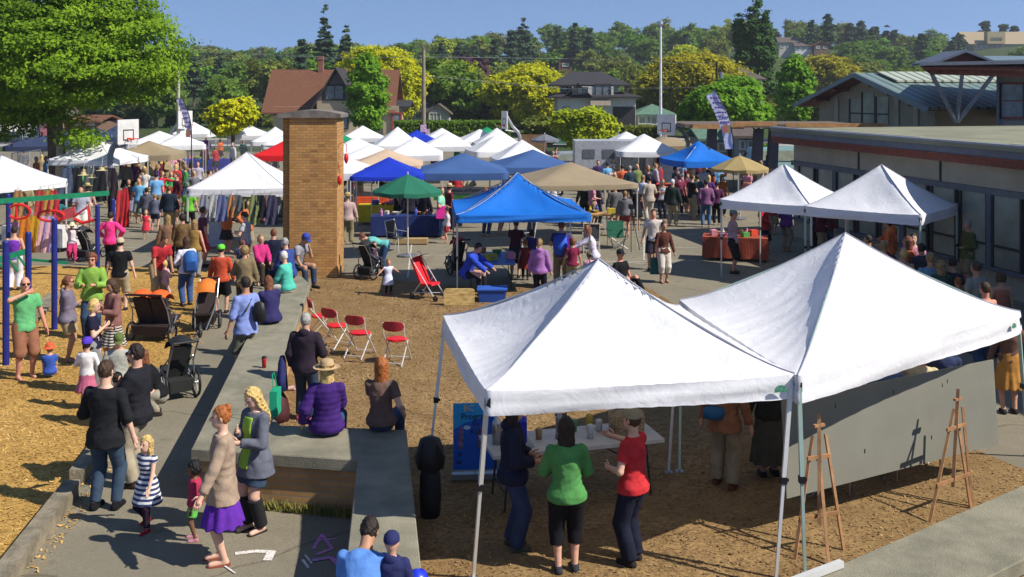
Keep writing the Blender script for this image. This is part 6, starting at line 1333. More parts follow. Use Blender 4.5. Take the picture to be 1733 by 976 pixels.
def camp_chair(pos, rz, col, label, back=True):
    T = thing('camp_chair', label, 'chair', (pos.x, pos.y, 0), rz); m = mat('camp_fabric', col, .8)
    b = MB(); b.add([(-.26, -.24, .40), (.26, -.24, .40), (.26, .22, .37), (-.26, .22, .37), (0, 0, .33)], [(0, 1, 4), (1, 2, 4), (2, 3, 4), (3, 0, 4)]); b.build('seat', m, T)
    if back: b = MB(); b.add([(-.27, .22, .37), (.27, .22, .37), (.29, .34, .86), (-.29, .34, .86)], [(0, 1, 2, 3)]); b.build('backrest', m, T)
    for s in (-1, 1):
        b = MB(); b.tube([(s*.27, -.25, .60), (s*.27, -.25, .38), (s*.1, .25, .01)], .011, 6); b.tube([(s*.27, .25, .02), (s*.27, .25, .38), (s*.29, .34, .88)], .011, 6); b.tube([(s*.27, .25, .38), (s*.12, -.25, .01)], .011, 6); b.build('leg', M_STEEL, T)
        b = MB(); b.box((s*.28, 0, .61), (.06, .48, .015)); b.build('armrest', m, T)
    b = MB(); b.tube([(-.27, -.25, .38), (.27, -.25, .02)], .010, 6); b.tube([(.27, -.25, .38), (-.27, -.25, .02)], .010, 6); b.build('crossbar', M_STEEL, T); b = MB(); b.tube([(-.27, .25, .38), (.27, .25, .02)], .010, 6); b.build('crossbar', M_STEEL, T); return T
camp_chair(Vector((4.9, 13.55, 0)), math.radians(160), (.02, .06, .45), 'blue fabric folding camp chair half hidden behind the grey board'); camp_chair(Vector((4.0, 13.0, 0)), math.radians(185), (.03, .03, .06), 'dark folding camp chair behind the first easel'); camp_chair(Vector((5.75, 14.1, 0)), math.radians(150), (.02, .04, .5), 'royal blue camp chair glimpsed behind the second easel')
camp_chair(P(1045, 420), math.radians(10), (.01, .09, .05), 'dark green camp chair behind the woman in white'); 
# ================================================================ tables
def table(pos, rz, L, W, H, topm, legm, label, cloth=None, ccol=None, name='folding_table', cat='table', drop=None):
    T = thing(name, label, cat, (pos.x, pos.y, 0), rz); b = MB(); b.box((0, 0, H-.02), (L, W, .045)); b.build('table_top', topm, T)
    if cloth:
        b = MB(); e = .012; x, y = L/2+e, W/2+e; n = 24; ring = []
        for (x0, y0), (x1, y1) in (((-x, -y), (x, -y)), ((x, -y), (x, y)), ((x, y), (-x, y)), ((-x, y), (-x, -y))):
            for k in range(n): ring.append((x0+(x1-x0)*k/n, y0+(y1-y0)*k/n))
        m = len(ring); b.add([(p[0], p[1], H+.006) for p in ring]+[(p[0]*(1+.02*math.sin(i*.9))+0, p[1]*(1+.03*math.sin(i*.9)), H-(drop or .6)) for i, p in enumerate(ring)], [tuple(range(m))]+[(i, m+i, m+(i+1) % m, (i+1) % m) for i in range(m)])
        b.build('tablecloth', mat('table_cloth', ccol, .85, bump=.3, bscale=8), T)
    for sx in (-1, 1):
        for sy in (-1, 1): b = MB(); b.tube([(sx*L*.40, sy*W*.38, H-.04), (sx*L*.43, sy*W*.40, .01)], .014, 6); b.build('leg', legm, T)
        b = MB(); b.tube([(sx*L*.42, -W*.38, .22), (sx*L*.42, W*.38, .22)], .010, 6); b.tube([(sx*L*.40, 0, .30), (sx*L*.12, 0, H-.05)], .010, 6); b.build('brace', legm, T)
    return T
M_TT = mat('pale_plastic_top', (.50, .48, .44), .5, var=.08)
ta, tb = Vector((-.33, 12.55, 0)), Vector((1.85, 13.15, 0)); d = tb-ta; TC0 = (ta+tb)/2; ra = math.atan2(d.y, d.x)
table(TC0, ra, 2.25, .75, .74, M_TT, M_DKT, 'long pale folding table with coffee urns under the nearest white tent')
def on_table(x, y, z=.745): v = Matrix.Rotation(ra, 3, 'Z')@Vector((x, y, 0)); return (TC0.x+v.x, TC0.y+v.y, z)
b = MB(); b.lathe([(.0, 0), (.06, 0), (.06, .26), (.05, .29), (.03, .30), (.03, .33), (0, .33)], 16); o = b.build('thermos_flask', mat('brushed_metal', (.45, .45, .45), .3, .8), smooth=True); o.location = on_table(-.98, .02); tag(o, 'steel thermos flask at the left end of the coffee table', 'flask')
T = thing('pump_thermos', 'black pump thermos between the two women at the table', 'flask', on_table(-.14, .0)); b = MB(); b.lathe([(0, 0), (.075, 0), (.075, .05), (.07, .06), (.07, .24), (.075, .25), (.06, .30), (0, .31)], 16); b.build('body', M_STEEL, T, True); b = MB(); b.box((.04, -.05, .30), (.05, .12, .03)); b.tube([(-.07, 0, .28), (-.05, .05, .36), (.05, .05, .36), (.07, 0, .28)], .010, 6); b.build('handle', M_BLK, T)
T = thing('woven_basket', 'pale woven basket in front of the woman in the red shirt', 'basket', on_table(.75, .0)); b = MB(); b.box((0, 0, .12), (.42, .28, .24), top=1.08); b.build('body', mat('woven_tan', (.30, .21, .12), .9, var=.4, scale=40), T); b = MB(); b.tube([(-.2, 0, .24), (-.1, 0, .33), (.1, 0, .33), (.2, 0, .24)], .012, 6); b.build('handle', M_TIMB, T)
for x, y, c, lab in ((.42, .12, (.5, .5, .48), 'white paper cup stack left of the woven basket'), (.98, .22, (.4, .36, .3), 'jar of sugar sachets at the right end of the table'), (.5, -.15, (.12, .07, .04), 'small brown jar on the coffee table')): b = MB(); b.lathe([(0, 0), (.04, 0), (.045, .14), (.035, .15), (0, .15)], 12); o = b.build('jar', mat('jar_glaze', c, .4), smooth=True); o.location = on_table(x, y); tag(o, lab, 'jar')
b = MB(); b.box((0, 0, .13), (.26, .22, .26)); b.tube([(-.1, 0, .26), (0, 0, .34), (.1, 0, .26)], .012, 6); o = b.build('cool_box', mat('royal_blue_plastic', (.01, .02, .35), .5)); o.location = on_table(-.70, .10); tag(o, 'royal blue cool box on the coffee table beside the thermos', 'box')
for k, (x, y, c, lab) in enumerate(((-.60, -.2, (.5, .5, .48), 'short stack of white paper cups beside the cool box'), (-.42, .05, (.35, .22, .1), 'brown paper cup left of the pump thermos'), (.10, .2, (.08, .25, .1), 'green tea tin right of the pump thermos'), (.22, -.1, (.5, .5, .5), 'white milk jug behind the green sweater'), (.32, .22, (.45, .3, .05), 'yellow sugar tin on the coffee table'))):
    b = MB(); b.lathe([(0, 0), (.038, 0), (.046, .10+.02*k), (.03, .115+.02*k), (0, .115+.02*k)], 12); o = b.build('cup' if k < 2 else 'tin', mat('table_item', c, .5), smooth=True); o.location = on_table(x, y); tag(o, lab, 'cup' if k < 2 else 'tin')
# blue programme banner behind the table
bp_ = Vector((-.52, 13.45, 0)); T = thing('banner_stand', 'blue banner stand with black programme lettering behind the coffee table', 'banner', (-.487, 13.3, 0), math.radians(4)); T.scale = (.68, .68, .68)
b = MB(); b.box((0, 0, .88), (.86, .012, 1.30)); b.build('banner_sheet', mat('banner_blue', (.02, .30, .62), .6, var=.0), T); b = MB(); b.add([(-.425, -.009, .245), (.425, -.009, .245), (.425, -.009, 1.30), (-.2, -.009, 1.15), (-.425, -.009, 1.02)], [(0, 1, 2, 3, 4)]); b.build('banner_lower_field', mat('banner_deep_blue', (.01, .10, .50), .6, var=.1, scale=2), T)
b = MB(); b.box((0, 0, .12), (.9, .16, .1)); b.bar((0, .03, .1), (0, .03, 1.54), .02); b.build('base', M_STEEL, T)
mB = mat('banner_black_ink', (.012, .012, .02), .7, var=0); mO = mat('banner_tan_ink', (.60, .42, .18), .7, var=0); rr = (math.radians(90), 0, 0)
text_mesh('BC', .17, mO, T, (-.23, -.016, 1.38), rr); text_mesh('Program', .165, mB, T, (-.28, -.016, 1.22), rr); text_mesh('for', .13, mB, T, (-.06, -.016, 1.09), rr); text_mesh('Kids', .15, mB, T, (-.1, -.016, .93), rr); text_mesh('sp', .12, mB, T, (-.36, -.016, .52), rr); text_mesh('as', .12, mB, T, (-.36, -.016, .36), rr)
for x, z in ((-.16, 1.06), (.18, 1.05)): b = MB(); b.lathe([(0, 0), (.07, 0)], 16, (x, -.014, z), Matrix.Rotation(math.radians(90), 3, 'X')@Matrix.Diagonal((1, .6, 1))); b.build('speech_bubble', mat('bubble_pale_blue', (.4, .55, .7), .7), T)
for x in (-.28, .1): b = MB(); b.box((x, -.013, .82), (.1, .006, .34)); b.box((x, -.013, 1.03), (.07, .006, .08)); b.build('printed_figure', mat('banner_figure', (.15, .10, .22), .7, var=.5, scale=14), T)
# tall black rucksack leaning at the tent leg
T = thing('rucksack', 'tall black rucksack and carry bag standing by the tent leg', 'bag', (P(727, 880).x, P(727, 880).y+.1, 0)); T.scale = (.9, .85, .92); b = MB(); b.lathe([(0, 0), (.13, .01), (.15, .25), (.14, .55), (.12, .60)], 12); b.build('lower_bag', mat('black_nylon', (.012, .012, .014), .6, var=.2), T, True); b = MB(); b.lathe([(.12, .6), (.17, .66), (.18, .88), (.14, 1.02), (.05, 1.06), (0, 1.06)], 12); b.build('upper_bag', M_BLK, T, True)
b = MB(); b.tube([(.10, -.12, 1.0), (.20, -.16, .85), (.17, -.14, .68)], .018, 6); b.tube([(-.10, -.12, 1.0), (-.18, -.18, .85), (-.14, -.15, .68)], .018, 6); b.build('strap', M_BLK, T)
# travel mug on the wall, backpack beside the wall, litter cup, pipe, balloon
T = thing('travel_mug', 'red travel mug standing alone on the concrete seat wall', 'mug', tuple(P(447, 622, WH))); b = MB(); b.lathe([(0, 0), (.032, 0), (.040, .14), (.040, .15), (0, .15)], 14); b.build('body', mat('red_enamel', (.45, .02, .02), .3), T, True); b = MB(); b.lathe([(.040, .15), (.041, .175), (.03, .185), (0, .185)], 14); b.build('lid', M_BLK, T, True)
q = P(472, 712); T = thing('backpack', 'dark maroon backpack lying on the chips against the seat wall', 'bag', (q.x, q.y-.05, 0), .5); b = MB(); b.lathe([(0, 0), (.20, .02), (.22, .15), (.19, .32), (.12, .43), (0, .46)], 12); b.v = [(x*.9, y*.7+z*.2, z) for x, y, z in b.v]; b.build('bag_body', mat('maroon_nylon', (.05, .012, .015), .7), T, True); b = MB(); b.tube([(-.08, -.1, .40), (-.12, -.22, .25), (-.08, -.17, .06)], .018, 6); b.build('strap', M_BLK, T)
b = MB(); b.lathe([(0, 0), (.035, 0), (.045, .11)], 12, R=Matrix.Rotation(1.4, 3, 'Y')); o = b.build('paper_cup', mat('pink_white_paper', (.6, .42, .42), .7)); o.location = P(488, 662)+Vector((0, 0, .045)); tag(o, 'crumpled pink paper cup lying on the chips by the seat wall', 'cup')
e0, e1 = P(1340, 985, WH+.04), P(1424, 953, WH+.04); b = MB(); b.bar(e0, e1, .06, .06); tag(b.build('white_pole', M_ALU), 'white metal pole end lying on the concrete cap at lower right', 'pole')
T = thing('balloon', 'royal blue balloon at the bottom edge beside the wall', 'balloon', tuple(P(705, 990, .55))); b = MB(); b.lathe([(0, -.16), (.02, -.15), (.10, -.05), (.125, .04), (.09, .12), (0, .15)], 16); b.build('body', mat('blue_latex', (.01, .03, .5), .3, var=0, spec=.6), T, True); b = MB(); b.tube([(0, 0, -.15), (-.1, 0, -.16), (-.22, .1, .0)], .006, 5); b.build('string', M_BLK, T)
# ================================================================ strollers
def wheel(T, c, r, m=None, name='wheel'):
    b = MB(); RY = Matrix.Rotation(math.radians(90), 3, 'Y'); b.lathe([(r-.035, -.018), (r-.01, -.02), (r, 0), (r-.01, .02), (r-.035, .018), (r-.035, -.018)], 22, c, RY); w_ = b.build(name, M_BLK, T, True)
    b = MB()
    for k in range(8): a = math.pi*k/4; b.bar(c, (c[0], c[1]+(r-.02)*math.cos(a), c[2]+(r-.02)*math.sin(a)), .008)
    b.lathe([(.025, -.03), (.025, .03)], 10, c, RY); b.build('rim', M_STEEL, w_)
def stroller(pos, rz, seatc, trim, label, double=False, canopy=True, cargo=True, wr=.20, front=1):
    """jogging stroller: front wheel towards -y"""
    T = thing('stroller', label, 'stroller', (pos.x, pos.y, 0), rz); w = .40 if not double else .76; sm = mat('stroller_seat', seatc, .8, bump=.3); tm = mat('stroller_trim', trim, .7)
    for s in (-1, 1): wheel(T, (s*(w/2+.07), .28, wr), wr)
    for k in range(front): wheel(T, ((k-(front-1)/2)*w*.8, -.58, wr*.8), wr*.8)
    b = MB()
    for s in (-1, 1):
        x = s*w/2; b.tube([(x+s*.05, .28, wr), (x, -.05, .48), (x*.55 if front == 1 else x, -.58, wr*.8)], .014, 6); b.tube([(x+s*.05, .28, wr), (x, .35, .65), (x, .62, 1.02)], .014, 6); b.tube([(x, -.05, .48), (x, .35, .72)], .013, 6)
    b.tube([(-w/2, .62, 1.02), (w/2, .62, 1.02)], .018, 6); b.build('frame', M_STEEL, T); b = MB(); b.tube([(-w/2-.01, .62, 1.02), (w/2+.01, .62, 1.02)], .024, 8); b.build('handle', M_BLK, T)
    for i in range(2 if double else 1):
        x = 0 if not double else (-.19 if i == 0 else .19); ww = .34
        b = MB(); b.add([(x-ww/2, -.30, .45), (x+ww/2, -.30, .45), (x+ww/2, .06, .38), (x-ww/2, .06, .38), (x+ww/2, .33, .92), (x-ww/2, .33, .92), (x-ww/2, -.30, .40), (x+ww/2, -.30, .40), (x+ww/2, .12, .32), (x-ww/2, .12, .32), (x+ww/2, .40, .90), (x-ww/2, .40, .90)],
            [(0, 1, 2, 3), (3, 2, 4, 5), (7, 6, 9, 8), (8, 9, 11, 10), (0, 6, 7, 1), (0, 3, 9, 6), (1, 7, 8, 2), (3, 5, 11, 9), (2, 8, 10, 4), (5, 4, 10, 11)]); b.build('seat', sm, T)
        b = MB(); b.box((x, -.40, .22), (.30, .10, .02)); b.build('footrest', M_BLK, T)
        if canopy:
            b = MB(); n = 7; vs = []
            for k in range(n+1):
                a = math.radians(20+k*105/n); 
                for j in range(5): u = j/4*2-1; vs.append((x+u*ww*.56, .30-.33*math.cos(a)*(1-.15*u*u)*1.0, .72+.36*math.sin(a)*(1-.25*u*u)))
            b.add(vs, [(k*5+j, k*5+j+1, k*5+6+j, k*5+5+j) for k in range(n) for j in range(4)]); b.build('sunshade', tm, T, True)
    if cargo: b = MB(); b.box((0, .18, .24), (w*.9, .40, .20), top=1.15); b.build('cargo_basket', sm, T)
    return T
stroller(P(268, 572), math.radians(172), (.03, .02, .02), (.70, .10, .015), 'orange and black double stroller on the golden chips', True)
stroller(P(347, 560), math.radians(8), (.03, .02, .018), (.60, .16, .02), 'single orange and black jogging stroller beside the path')
stroller(P(296, 668), math.radians(215), (.02, .022, .02), (.012, .013, .014), 'black and lime jogging stroller behind the bearded man', wr=.24)
stroller(P(630, 470), math.radians(150), (.012, .012, .014), (.02, .02, .022), 'black stroller being tended by the woman in turquoise')
stroller(P(770, 462), math.radians(205), (.015, .014, .015), (.45, .015, .02), 'black and red jogging stroller behind the craft table', wr=.22)
stroller(P(152, 440), math.radians(160), (.02, .02, .022), (.03, .03, .035), 'dark stroller behind the child in the white sun hat')
# umbrella stroller, red
q = P(722, 505); T = thing('umbrella_stroller', 'bright red umbrella stroller on the chips beside the blue tent', 'stroller', (q.x, q.y, 0), math.radians(58))
b = MB(); b.add([(-.20, -.28, .42), (.20, -.28, .42), (.20, .02, .40), (-.20, .02, .40), (.20, .32, 1.0), (-.20, .32, 1.0), (-.18, -.30, .37), (.18, -.30, .37), (.19, .06, .34), (-.19, .06, .34), (.20, .37, .98), (-.20, .37, .98)], [(0, 1, 2, 3), (3, 2, 4, 5), (7, 6, 9, 8), (8, 9, 11, 10), (0, 6, 7, 1), (0, 3, 9, 6), (1, 7, 8, 2), (3, 5, 11, 9), (2, 8, 10, 4), (5, 4, 10, 11)]); b.build('seat', mat('bright_red_fabric', (.62, .01, .02), .8), T)
b = MB(); b.add([(-.21, .32, 1.0), (.21, .32, 1.0), (.2, .05, 1.10), (-.2, .05, 1.10)], [(0, 1, 2, 3)]); b.build('sunshade', mat('dark_red_mesh', (.2, .02, .03), .8), T); b = MB()
for s in (-1, 1):
    b.tube([(s*.21, .45, 1.08), (s*.21, .38, 1.12), (s*.21, .28, .95), (s*.21, -.40, .08)], .012, 6); b.tube([(s*.21, .30, .08), (s*.21, -.05, .52)], .012, 6)
b.tube([(-.21, .30, .15), (.21, -.35, .15)], .01, 6); b.tube([(.21, .30, .15), (-.21, -.35, .15)], .01, 6); b.build('frame', M_ALU, T)
for x, y in ((-.21, .3), (.21, .3), (-.21, -.42), (.21, -.42)): wheel(T, (x, y, .075), .075)
# ================================================================ under the blue tent
table(P(838, 496)+Vector((-.15, 1.25, 0)), math.radians(3), 1.25, 1.9, .70, mat('craft_blue_top', (.06, .14, .34), .5, var=.5, scale=7, col2=(.12, .16, .28)), M_DKT, 'blue-topped craft table under the bright blue tent')
T = thing('plastic_bin', 'blue plastic storage bin on the chips in front of the craft table', 'bin', tuple(P(833, 512)+Vector((0, .2, 0)))); b = MB(); b.box((0, 0, .15), (.62, .42, .30), top=1.12); b.build('tub', mat('blue_bin_plastic', (.02, .07, .32), .5), T); b = MB(); b.box((0, 0, .315), (.74, .52, .03)); b.build('rim', mat('blue_bin_rim', (.03, .10, .42), .5), T)
T = thing('wooden_panel', 'rounded golden wood-grain board standing on edge beside the blue tent leg', 'board', tuple(P(777, 517)+Vector((0, 0, 0)))); b = MB(); w_, h_, r_ = .37, .195, .07
ol = [(cx_+r_*math.cos(math.radians(a)), cz_+r_*math.sin(math.radians(a))) for cx_, cz_, a0 in ((w_-r_, h_-r_, 0), (-w_+r_, h_-r_, 90), (-w_+r_, -h_+r_, 180), (w_-r_, -h_+r_, 270)) for a in range(a0, a0+91, 30)]; n = len(ol)
b.add([(x, -.03+.06*z, z+.21) for x, z in ol]+[(x, .03+.06*z, z+.21) for x, z in ol], [tuple(range(n)), tuple(range(2*n-1, n-1, -1))]+[(i, n+i, n+(i+1) % n, (i+1) % n) for i in range(n)])
m = bpy.data.materials.new('golden_wood_grain'); N_ = NT(m); o_ = N_.n('ShaderNodeOutputMaterial'); bs_ = N_.n('ShaderNodeBsdfPrincipled', i_Roughness=.6); tcn = N_.n('ShaderNodeTexCoord'); mp = N_.n('ShaderNodeMapping'); mp.inputs['Scale'].default_value = (1.6, 1, 9); wv = N_.n('ShaderNodeTexNoise', i_Scale=3.0, i_Detail=6); N_.l(tcn.outputs['Object'], mp.inputs['Vector']); N_.l(mp.outputs[0], wv.inputs['Vector']); cr = N_.n('ShaderNodeValToRGB'); cr.color_ramp.elements[0].position = .35; cr.color_ramp.elements[0].color = (.34, .20, .06, 1); cr.color_ramp.elements[1].position = .6; cr.color_ramp.elements[1].color = (.62, .45, .17, 1); N_.l(wv.outputs[0], cr.inputs[0]); N_.l(cr.outputs[0], bs_.inputs['Base Color']); N_.l(bs_.outputs[0], o_.inputs[0])
b.build('panel', m, T); b = MB(); b.bar((.2, .05, .01), (.2, .28, .01), .03); b.bar((.2, .03, .3), (.2, .28, .01), .03); b.build('prop', M_TIMB, T)
table(P(690, 403)+Vector((0, .5, 0)), math.radians(2), 2.6, .8, .74, M_TT, M_STEEL, 'market table with navy blue cloth under the dark green parasol', True, (.012, .025, .12), drop=.66)
table(P(660, 384)+Vector((-.2, .9, 0)), math.radians(2), 2.2, .7, .74, M_TT, M_STEEL, 'children\'s table with yellow cloth painted with green hills', True, (.60, .50, .02), drop=.62)
table(P(632, 372)+Vector((-.2, 1.2, 0)), math.radians(2), 1.3, .6, .80, M_TT, M_STEEL, 'small table with orange-red cloth behind the yellow one', True, (.62, .08, .02), drop=.5)
b = MB(); q = P(700, 413); b.box((0, 0, .12), (1.15, .35, .16)); o = b.build('cardboard_box', mat('cardboard', (.36, .24, .11), .9)); o.location = q+Vector((-.1, 0, 0)); tag(o, 'long low cardboard box on the asphalt beside the white chair', 'box')
def patio_chair(pos, rz, label):
    T = thing('patio_chair', label, 'chair', (pos.x, pos.y, 0), rz); b = MB(); b.tube([(-.25, -.25, 0), (-.25, -.22, .62), (-.25, .22, .64), (-.25, .30, .98), (.25, .30, .98), (.25, .22, .64), (.25, -.22, .62), (.25, -.25, 0)], .014, 6); b.tube([(-.25, .3, 0), (-.25, .2, .42), (-.25, .3, .95)], .014, 6); b.tube([(.25, .3, 0), (.25, .2, .42), (.25, .3, .95)], .014, 6); b.build('frame', M_ALU, T)
    b = MB(); b.box((0, 0, .43), (.5, .46, .02)); b.build('seat', mat('dark_mesh_fabric', (.05, .05, .05), .8), T); b = MB(); b.box((0, .26, .72), (.48, .02, .45)); b.build('backrest', mat('dark_mesh_fabric', (.05, .05, .05), .8), T)
patio_chair(P(672, 425), math.radians(60), 'white-framed patio chair behind the woman in turquoise'); patio_chair(P(888, 425), math.radians(-60), 'white-framed patio chair under the right of the blue tent'); patio_chair(P(1000, 428), math.radians(180), 'white-framed patio chair by the blue tent right leg')
# hanging camera tripod, table by the tan tent
table(P(1010, 398)+Vector((-.3, .4, 0)), math.radians(-8), 1.7, .8, .74, mat('orange_wood_top', (.42, .25, .10), .7), M_STEEL, 'wooden topped table cluttered with boards under the tan tent')
table(P(1250, 448)+Vector((.1, .9, 0)), math.radians(-14), 1.9, .8, .72, M_TT, M_STEEL, 'table with rust-red cloth under the grey-white tent', True, (.30, .06, .03), drop=.62)
table(P(60, 425)+Vector((0, .4, 0)), math.radians(-18), 2.4, .8, .76, M_TT, M_STEEL, 'white-clothed table with folded garments under the left edge tent', True, (.55, .54, .52), drop=.6)
table(P(452, 378)+Vector((-.2, .5, 0)), 0, 2.2, .8, .80, M_TT, M_STEEL, 'dark green clothed sales table left of the brick pillar', True, (.012, .05, .035), drop=.6)
table(P(350, 290), math.radians(5), 2.8, .8, .78, M_TT, M_STEEL, 'far table with royal blue cloth behind the clothing tent', True, (.015, .03, .35), drop=.66)
table(P(1100, 325)+Vector((0, 1, 0)), 0, 2.4, .8, .8, M_TT, M_STEEL, 'yellow-topped produce table under the white tent left of the hoop', True, (.55, .42, .08), drop=.2)
table(P(1122, 345)+Vector((0, 1, 0)), 0, 1.6, .8, .8, M_TT, M_STEEL, 'table with red cloth behind the queue of shoppers', True, (.5, .02, .03), drop=.6)
# goods on the tables
rg = np.random.default_rng(9)
GC = [(.5, .06, .03), (.5, .4, .05), (.08, .3, .06), (.55, .5, .45), (.05, .08, .35), (.35, .15, .3), (.3, .16, .07), (.6, .25, .3)]
GN = ['red', 'yellow', 'green', 'cream', 'navy blue', 'plum', 'brown', 'pink']
def goods(px, py, z, n, sx, sy, place, dy=.5):
    for k in range(n):
        c = int(rg.integers(0, 8)); kind = int(rg.integers(0, 3)); p = P(px, py)+Vector((rg.uniform(-sx, sx), dy+rg.uniform(-sy, sy), z)); b = MB(); s = rg.uniform(.7, 1.3)
        if kind == 0: b.box((0, 0, .07*s), (.22*s, .16*s, .14*s), top=1.1); b.box((0, 0, .145*s), (.19*s, .13*s, .02)); nm, ct = 'carton', 'box'
        elif kind == 1: b.lathe([(0, 0), (.05*s, 0), (.055*s, .12*s), (.03*s, .17*s), (.03*s, .22*s), (0, .22*s)], 10); nm, ct = 'bottle', 'bottle'
        else: b.lathe([(0, 0), (.06*s, 0), (.12*s, .09*s), (.105*s, .09*s), (.05*s, .02)], 12); nm, ct = 'bowl', 'bowl'
        o = b.build(nm, mat('goods_'+GN[c].replace(' ', '_'), GC[c], .6)); o.location = p; o.rotation_euler = (0, 0, rg.uniform(0, 6)); tag(o, f'{GN[c]} {nm} set out on the {place}', ct, f'{GN[c]} {nm} goods on the {place}')
goods(690, 403, .75, 9, 1.1, .25, 'navy clothed market table'); goods(1250, 448, .73, 12, .8, .25, 'rust-red clothed table', .9); goods(60, 425, .77, 10, 1.0, .25, 'white-clothed garment table', .4); goods(452, 378, .81, 9, .9, .25, 'dark green sales table'); goods(660, 384, .75, 5, .9, .2, 'yellow clothed table', .9)
goods(1010, 398, .75, 6, .7, .25, 'wooden topped table', .4); goods(1100, 325, .81, 8, 1.1, .25, 'yellow-topped produce table', 1); goods(838, 496, .705, 8, .5, .7, 'blue-topped craft table', 1.25); goods(350, 290, .79, 7, 1.2, .25, 'royal blue clothed far table', 0)
# hanging clothes and hats
def hanging(x, y0, Y, w, h, col, label, name='hanging_garment', cat='garment', hem=None):
    p = Q(x, y0, Y); T = thing(name, label, cat, tuple(p)); m = mat('hung_cloth', col, .85, bump=.3, bscale=12); n = 8; vs = []
    for j in range(6):
        t = j/5
        for i in range(n+1):
            u = i/n*2-1; ww = w/2*(.75+.35*t if t > .15 else .55+1.6*t); vs.append((u*ww, .06*math.sin(u*6+j)*t+.02, -h*t))
    k = len(vs); b = MB(); b.add(vs, [(j*(n+1)+i, (j+1)*(n+1)+i, (j+1)*(n+1)+i+1, j*(n+1)+i+1) for j in range(5) for i in range(n)]); b.build('cloth', m, T, True); b = MB(); b.tube([(-w*.3, .02, -.01), (0, .02, .06), (w*.3, .02, -.01)], .008, 5); b.tube([(0, .02, .06), (0, .02, .14)], .006, 5); b.build('hanger', M_STEEL, T)
for x, c, nm in ((345, (.25, .26, .3), 'pale grey shirt'), (362, (.5, .5, .48), 'white blouse'), (375, (.12, .14, .28), 'dusty blue dress'), (392, (.45, .2, .08), 'rust orange dress'), (402, (.10, .11, .12), 'charcoal top'), (418, (.26, .27, .09), 'olive yellow scarf'), (430, (.22, .26, .10), 'moss green scarf'), (440, (.012, .012, .02), 'black dress'), (447, (.35, .2, .16), 'dusty pink scarf'), (460, (.05, .05, .10), 'indigo trousers'), (469, (.16, .17, .2), 'grey trousers')):
    hanging(x, 330, 30.5+(x % 5)*.3, .28+(x % 7)*.02, .5+(x % 6)*.1, c, f'{nm} hanging under the clothing stall tent')
for x, c, nm in ((112, (.08, .10, .16), 'navy patterned wrap'), (128, (.02, .02, .025), 'black shawl'), (152, (.10, .12, .11), 'dark green tunic'), (168, (.015, .015, .02), 'black coat'), (188, (.03, .02, .03), 'dark plum shawl'), (176, (.16, .15, .14), 'grey felt bag')): hanging(x, 284, 38.2+(x % 3)*.2, .55, 1.25, c, f'{nm} hanging at the back of the hat stall')
for x, c, nm in ((30, (.4, .2, .08), 'tan beaded curtain'), (68, (.5, .05, .05), 'red scarf'), (82, (.45, .25, .05), 'orange scarf'), (90, (.5, .03, .05), 'crimson banner')): hanging(x, 322, 31.5, .4, 1.0, c, f'{nm} hanging behind the left edge tent')
for x, c, nm in ((42, (.62, .2, .02), 'orange patterned dress'), (58, (.55, .3, .02), 'mustard tunic'), (74, (.65, .38, .42), 'pink lettered cloth'), (84, (.42, .33, .6), 'lavender towel')): hanging(x, 365, 28.6, .42, 1.05, c, f'{nm} hung from the front of the left stall')
hanging(203, 322, 38, .38, 1.9, (.62, .05, .05), 'red and cream long cloth hanging beside the basketball pole'); hanging(212, 318, 37.6, .3, 1.6, (.5, .02, .03), 'bright red dress hanging beside the basketball pole')
for x, y, nm in ((141, 296, 'straw hat hanging under the hat stall tent'), (157, 300, 'wide cream hat hanging from a cord in the hat stall'), (172, 288, 'small pale bowl hat hanging in the hat stall')):
    p = Q(x, y, 36.5); T = thing('hanging_hat', nm, 'hat', tuple(p)); b = MB(); b.lathe([(.2, .0), (.1, .02), (.09, .1), (0, .12)], 14); b.build('hat', mat('straw', (.45, .38, .2), .9), T); b = MB(); b.tube([(0, 0, .12), (.05, 0, .5)], .006, 5); b.build('cord', M_WHT, T)
T = thing('hanging_banner', 'dark grey banner with green stripe hung under the slate blue tent', 'banner', tuple(Q(797, 326, 37.2))); b = MB(); b.box((0, 0, 0), (2.75, .02, .42)); b.build('cloth', mat('dark_banner', (.06, .065, .075), .8), T); b = MB(); b.box((0, -.013, -.17), (2.75, .006, .22)); b.build('green_stripe', mat('banner_green', (.03, .16, .03), .8, var=.3, scale=4), T)
mt_ = mat('banner_dark_print', (.015, .02, .05), .8, var=0); text_mesh('Institute of Permaculture', .17, mt_, T, (0, -.016, .05), rr, align='CENTER'); text_mesh('Vancouver Island, BC', .16, mt_, T, (0, -.016, -.10), rr, align='CENTER')
# red wire lanterns on the pillar
for dx_, z_, lab in ((.10, 3.3, 'small red lantern hanging high on the right side of the pillar'), (-.08, 2.7, 'red wire hook fixed to the right edge of the brick pillar')):
    p = Vector((pt.location.x+wd/2+.14+dx_, pt.location.y-.45, z_)); T = thing('red_lantern', lab, 'lantern', tuple(p)); T.scale = (.75, .75, .8); b = MB(); b.lathe([(0, -.22), (.05, -.16), (.09, -.05), (.07, .10), (0, .16)], 10); b.build('shade', M_RP, T, True); b = MB(); b.tube([(0, 0, .18), (0, 0, .45), (-.12, 0, .55), (-.24-dx_, 0, .40)], .014, 5); b.build('hook', M_RP, T)
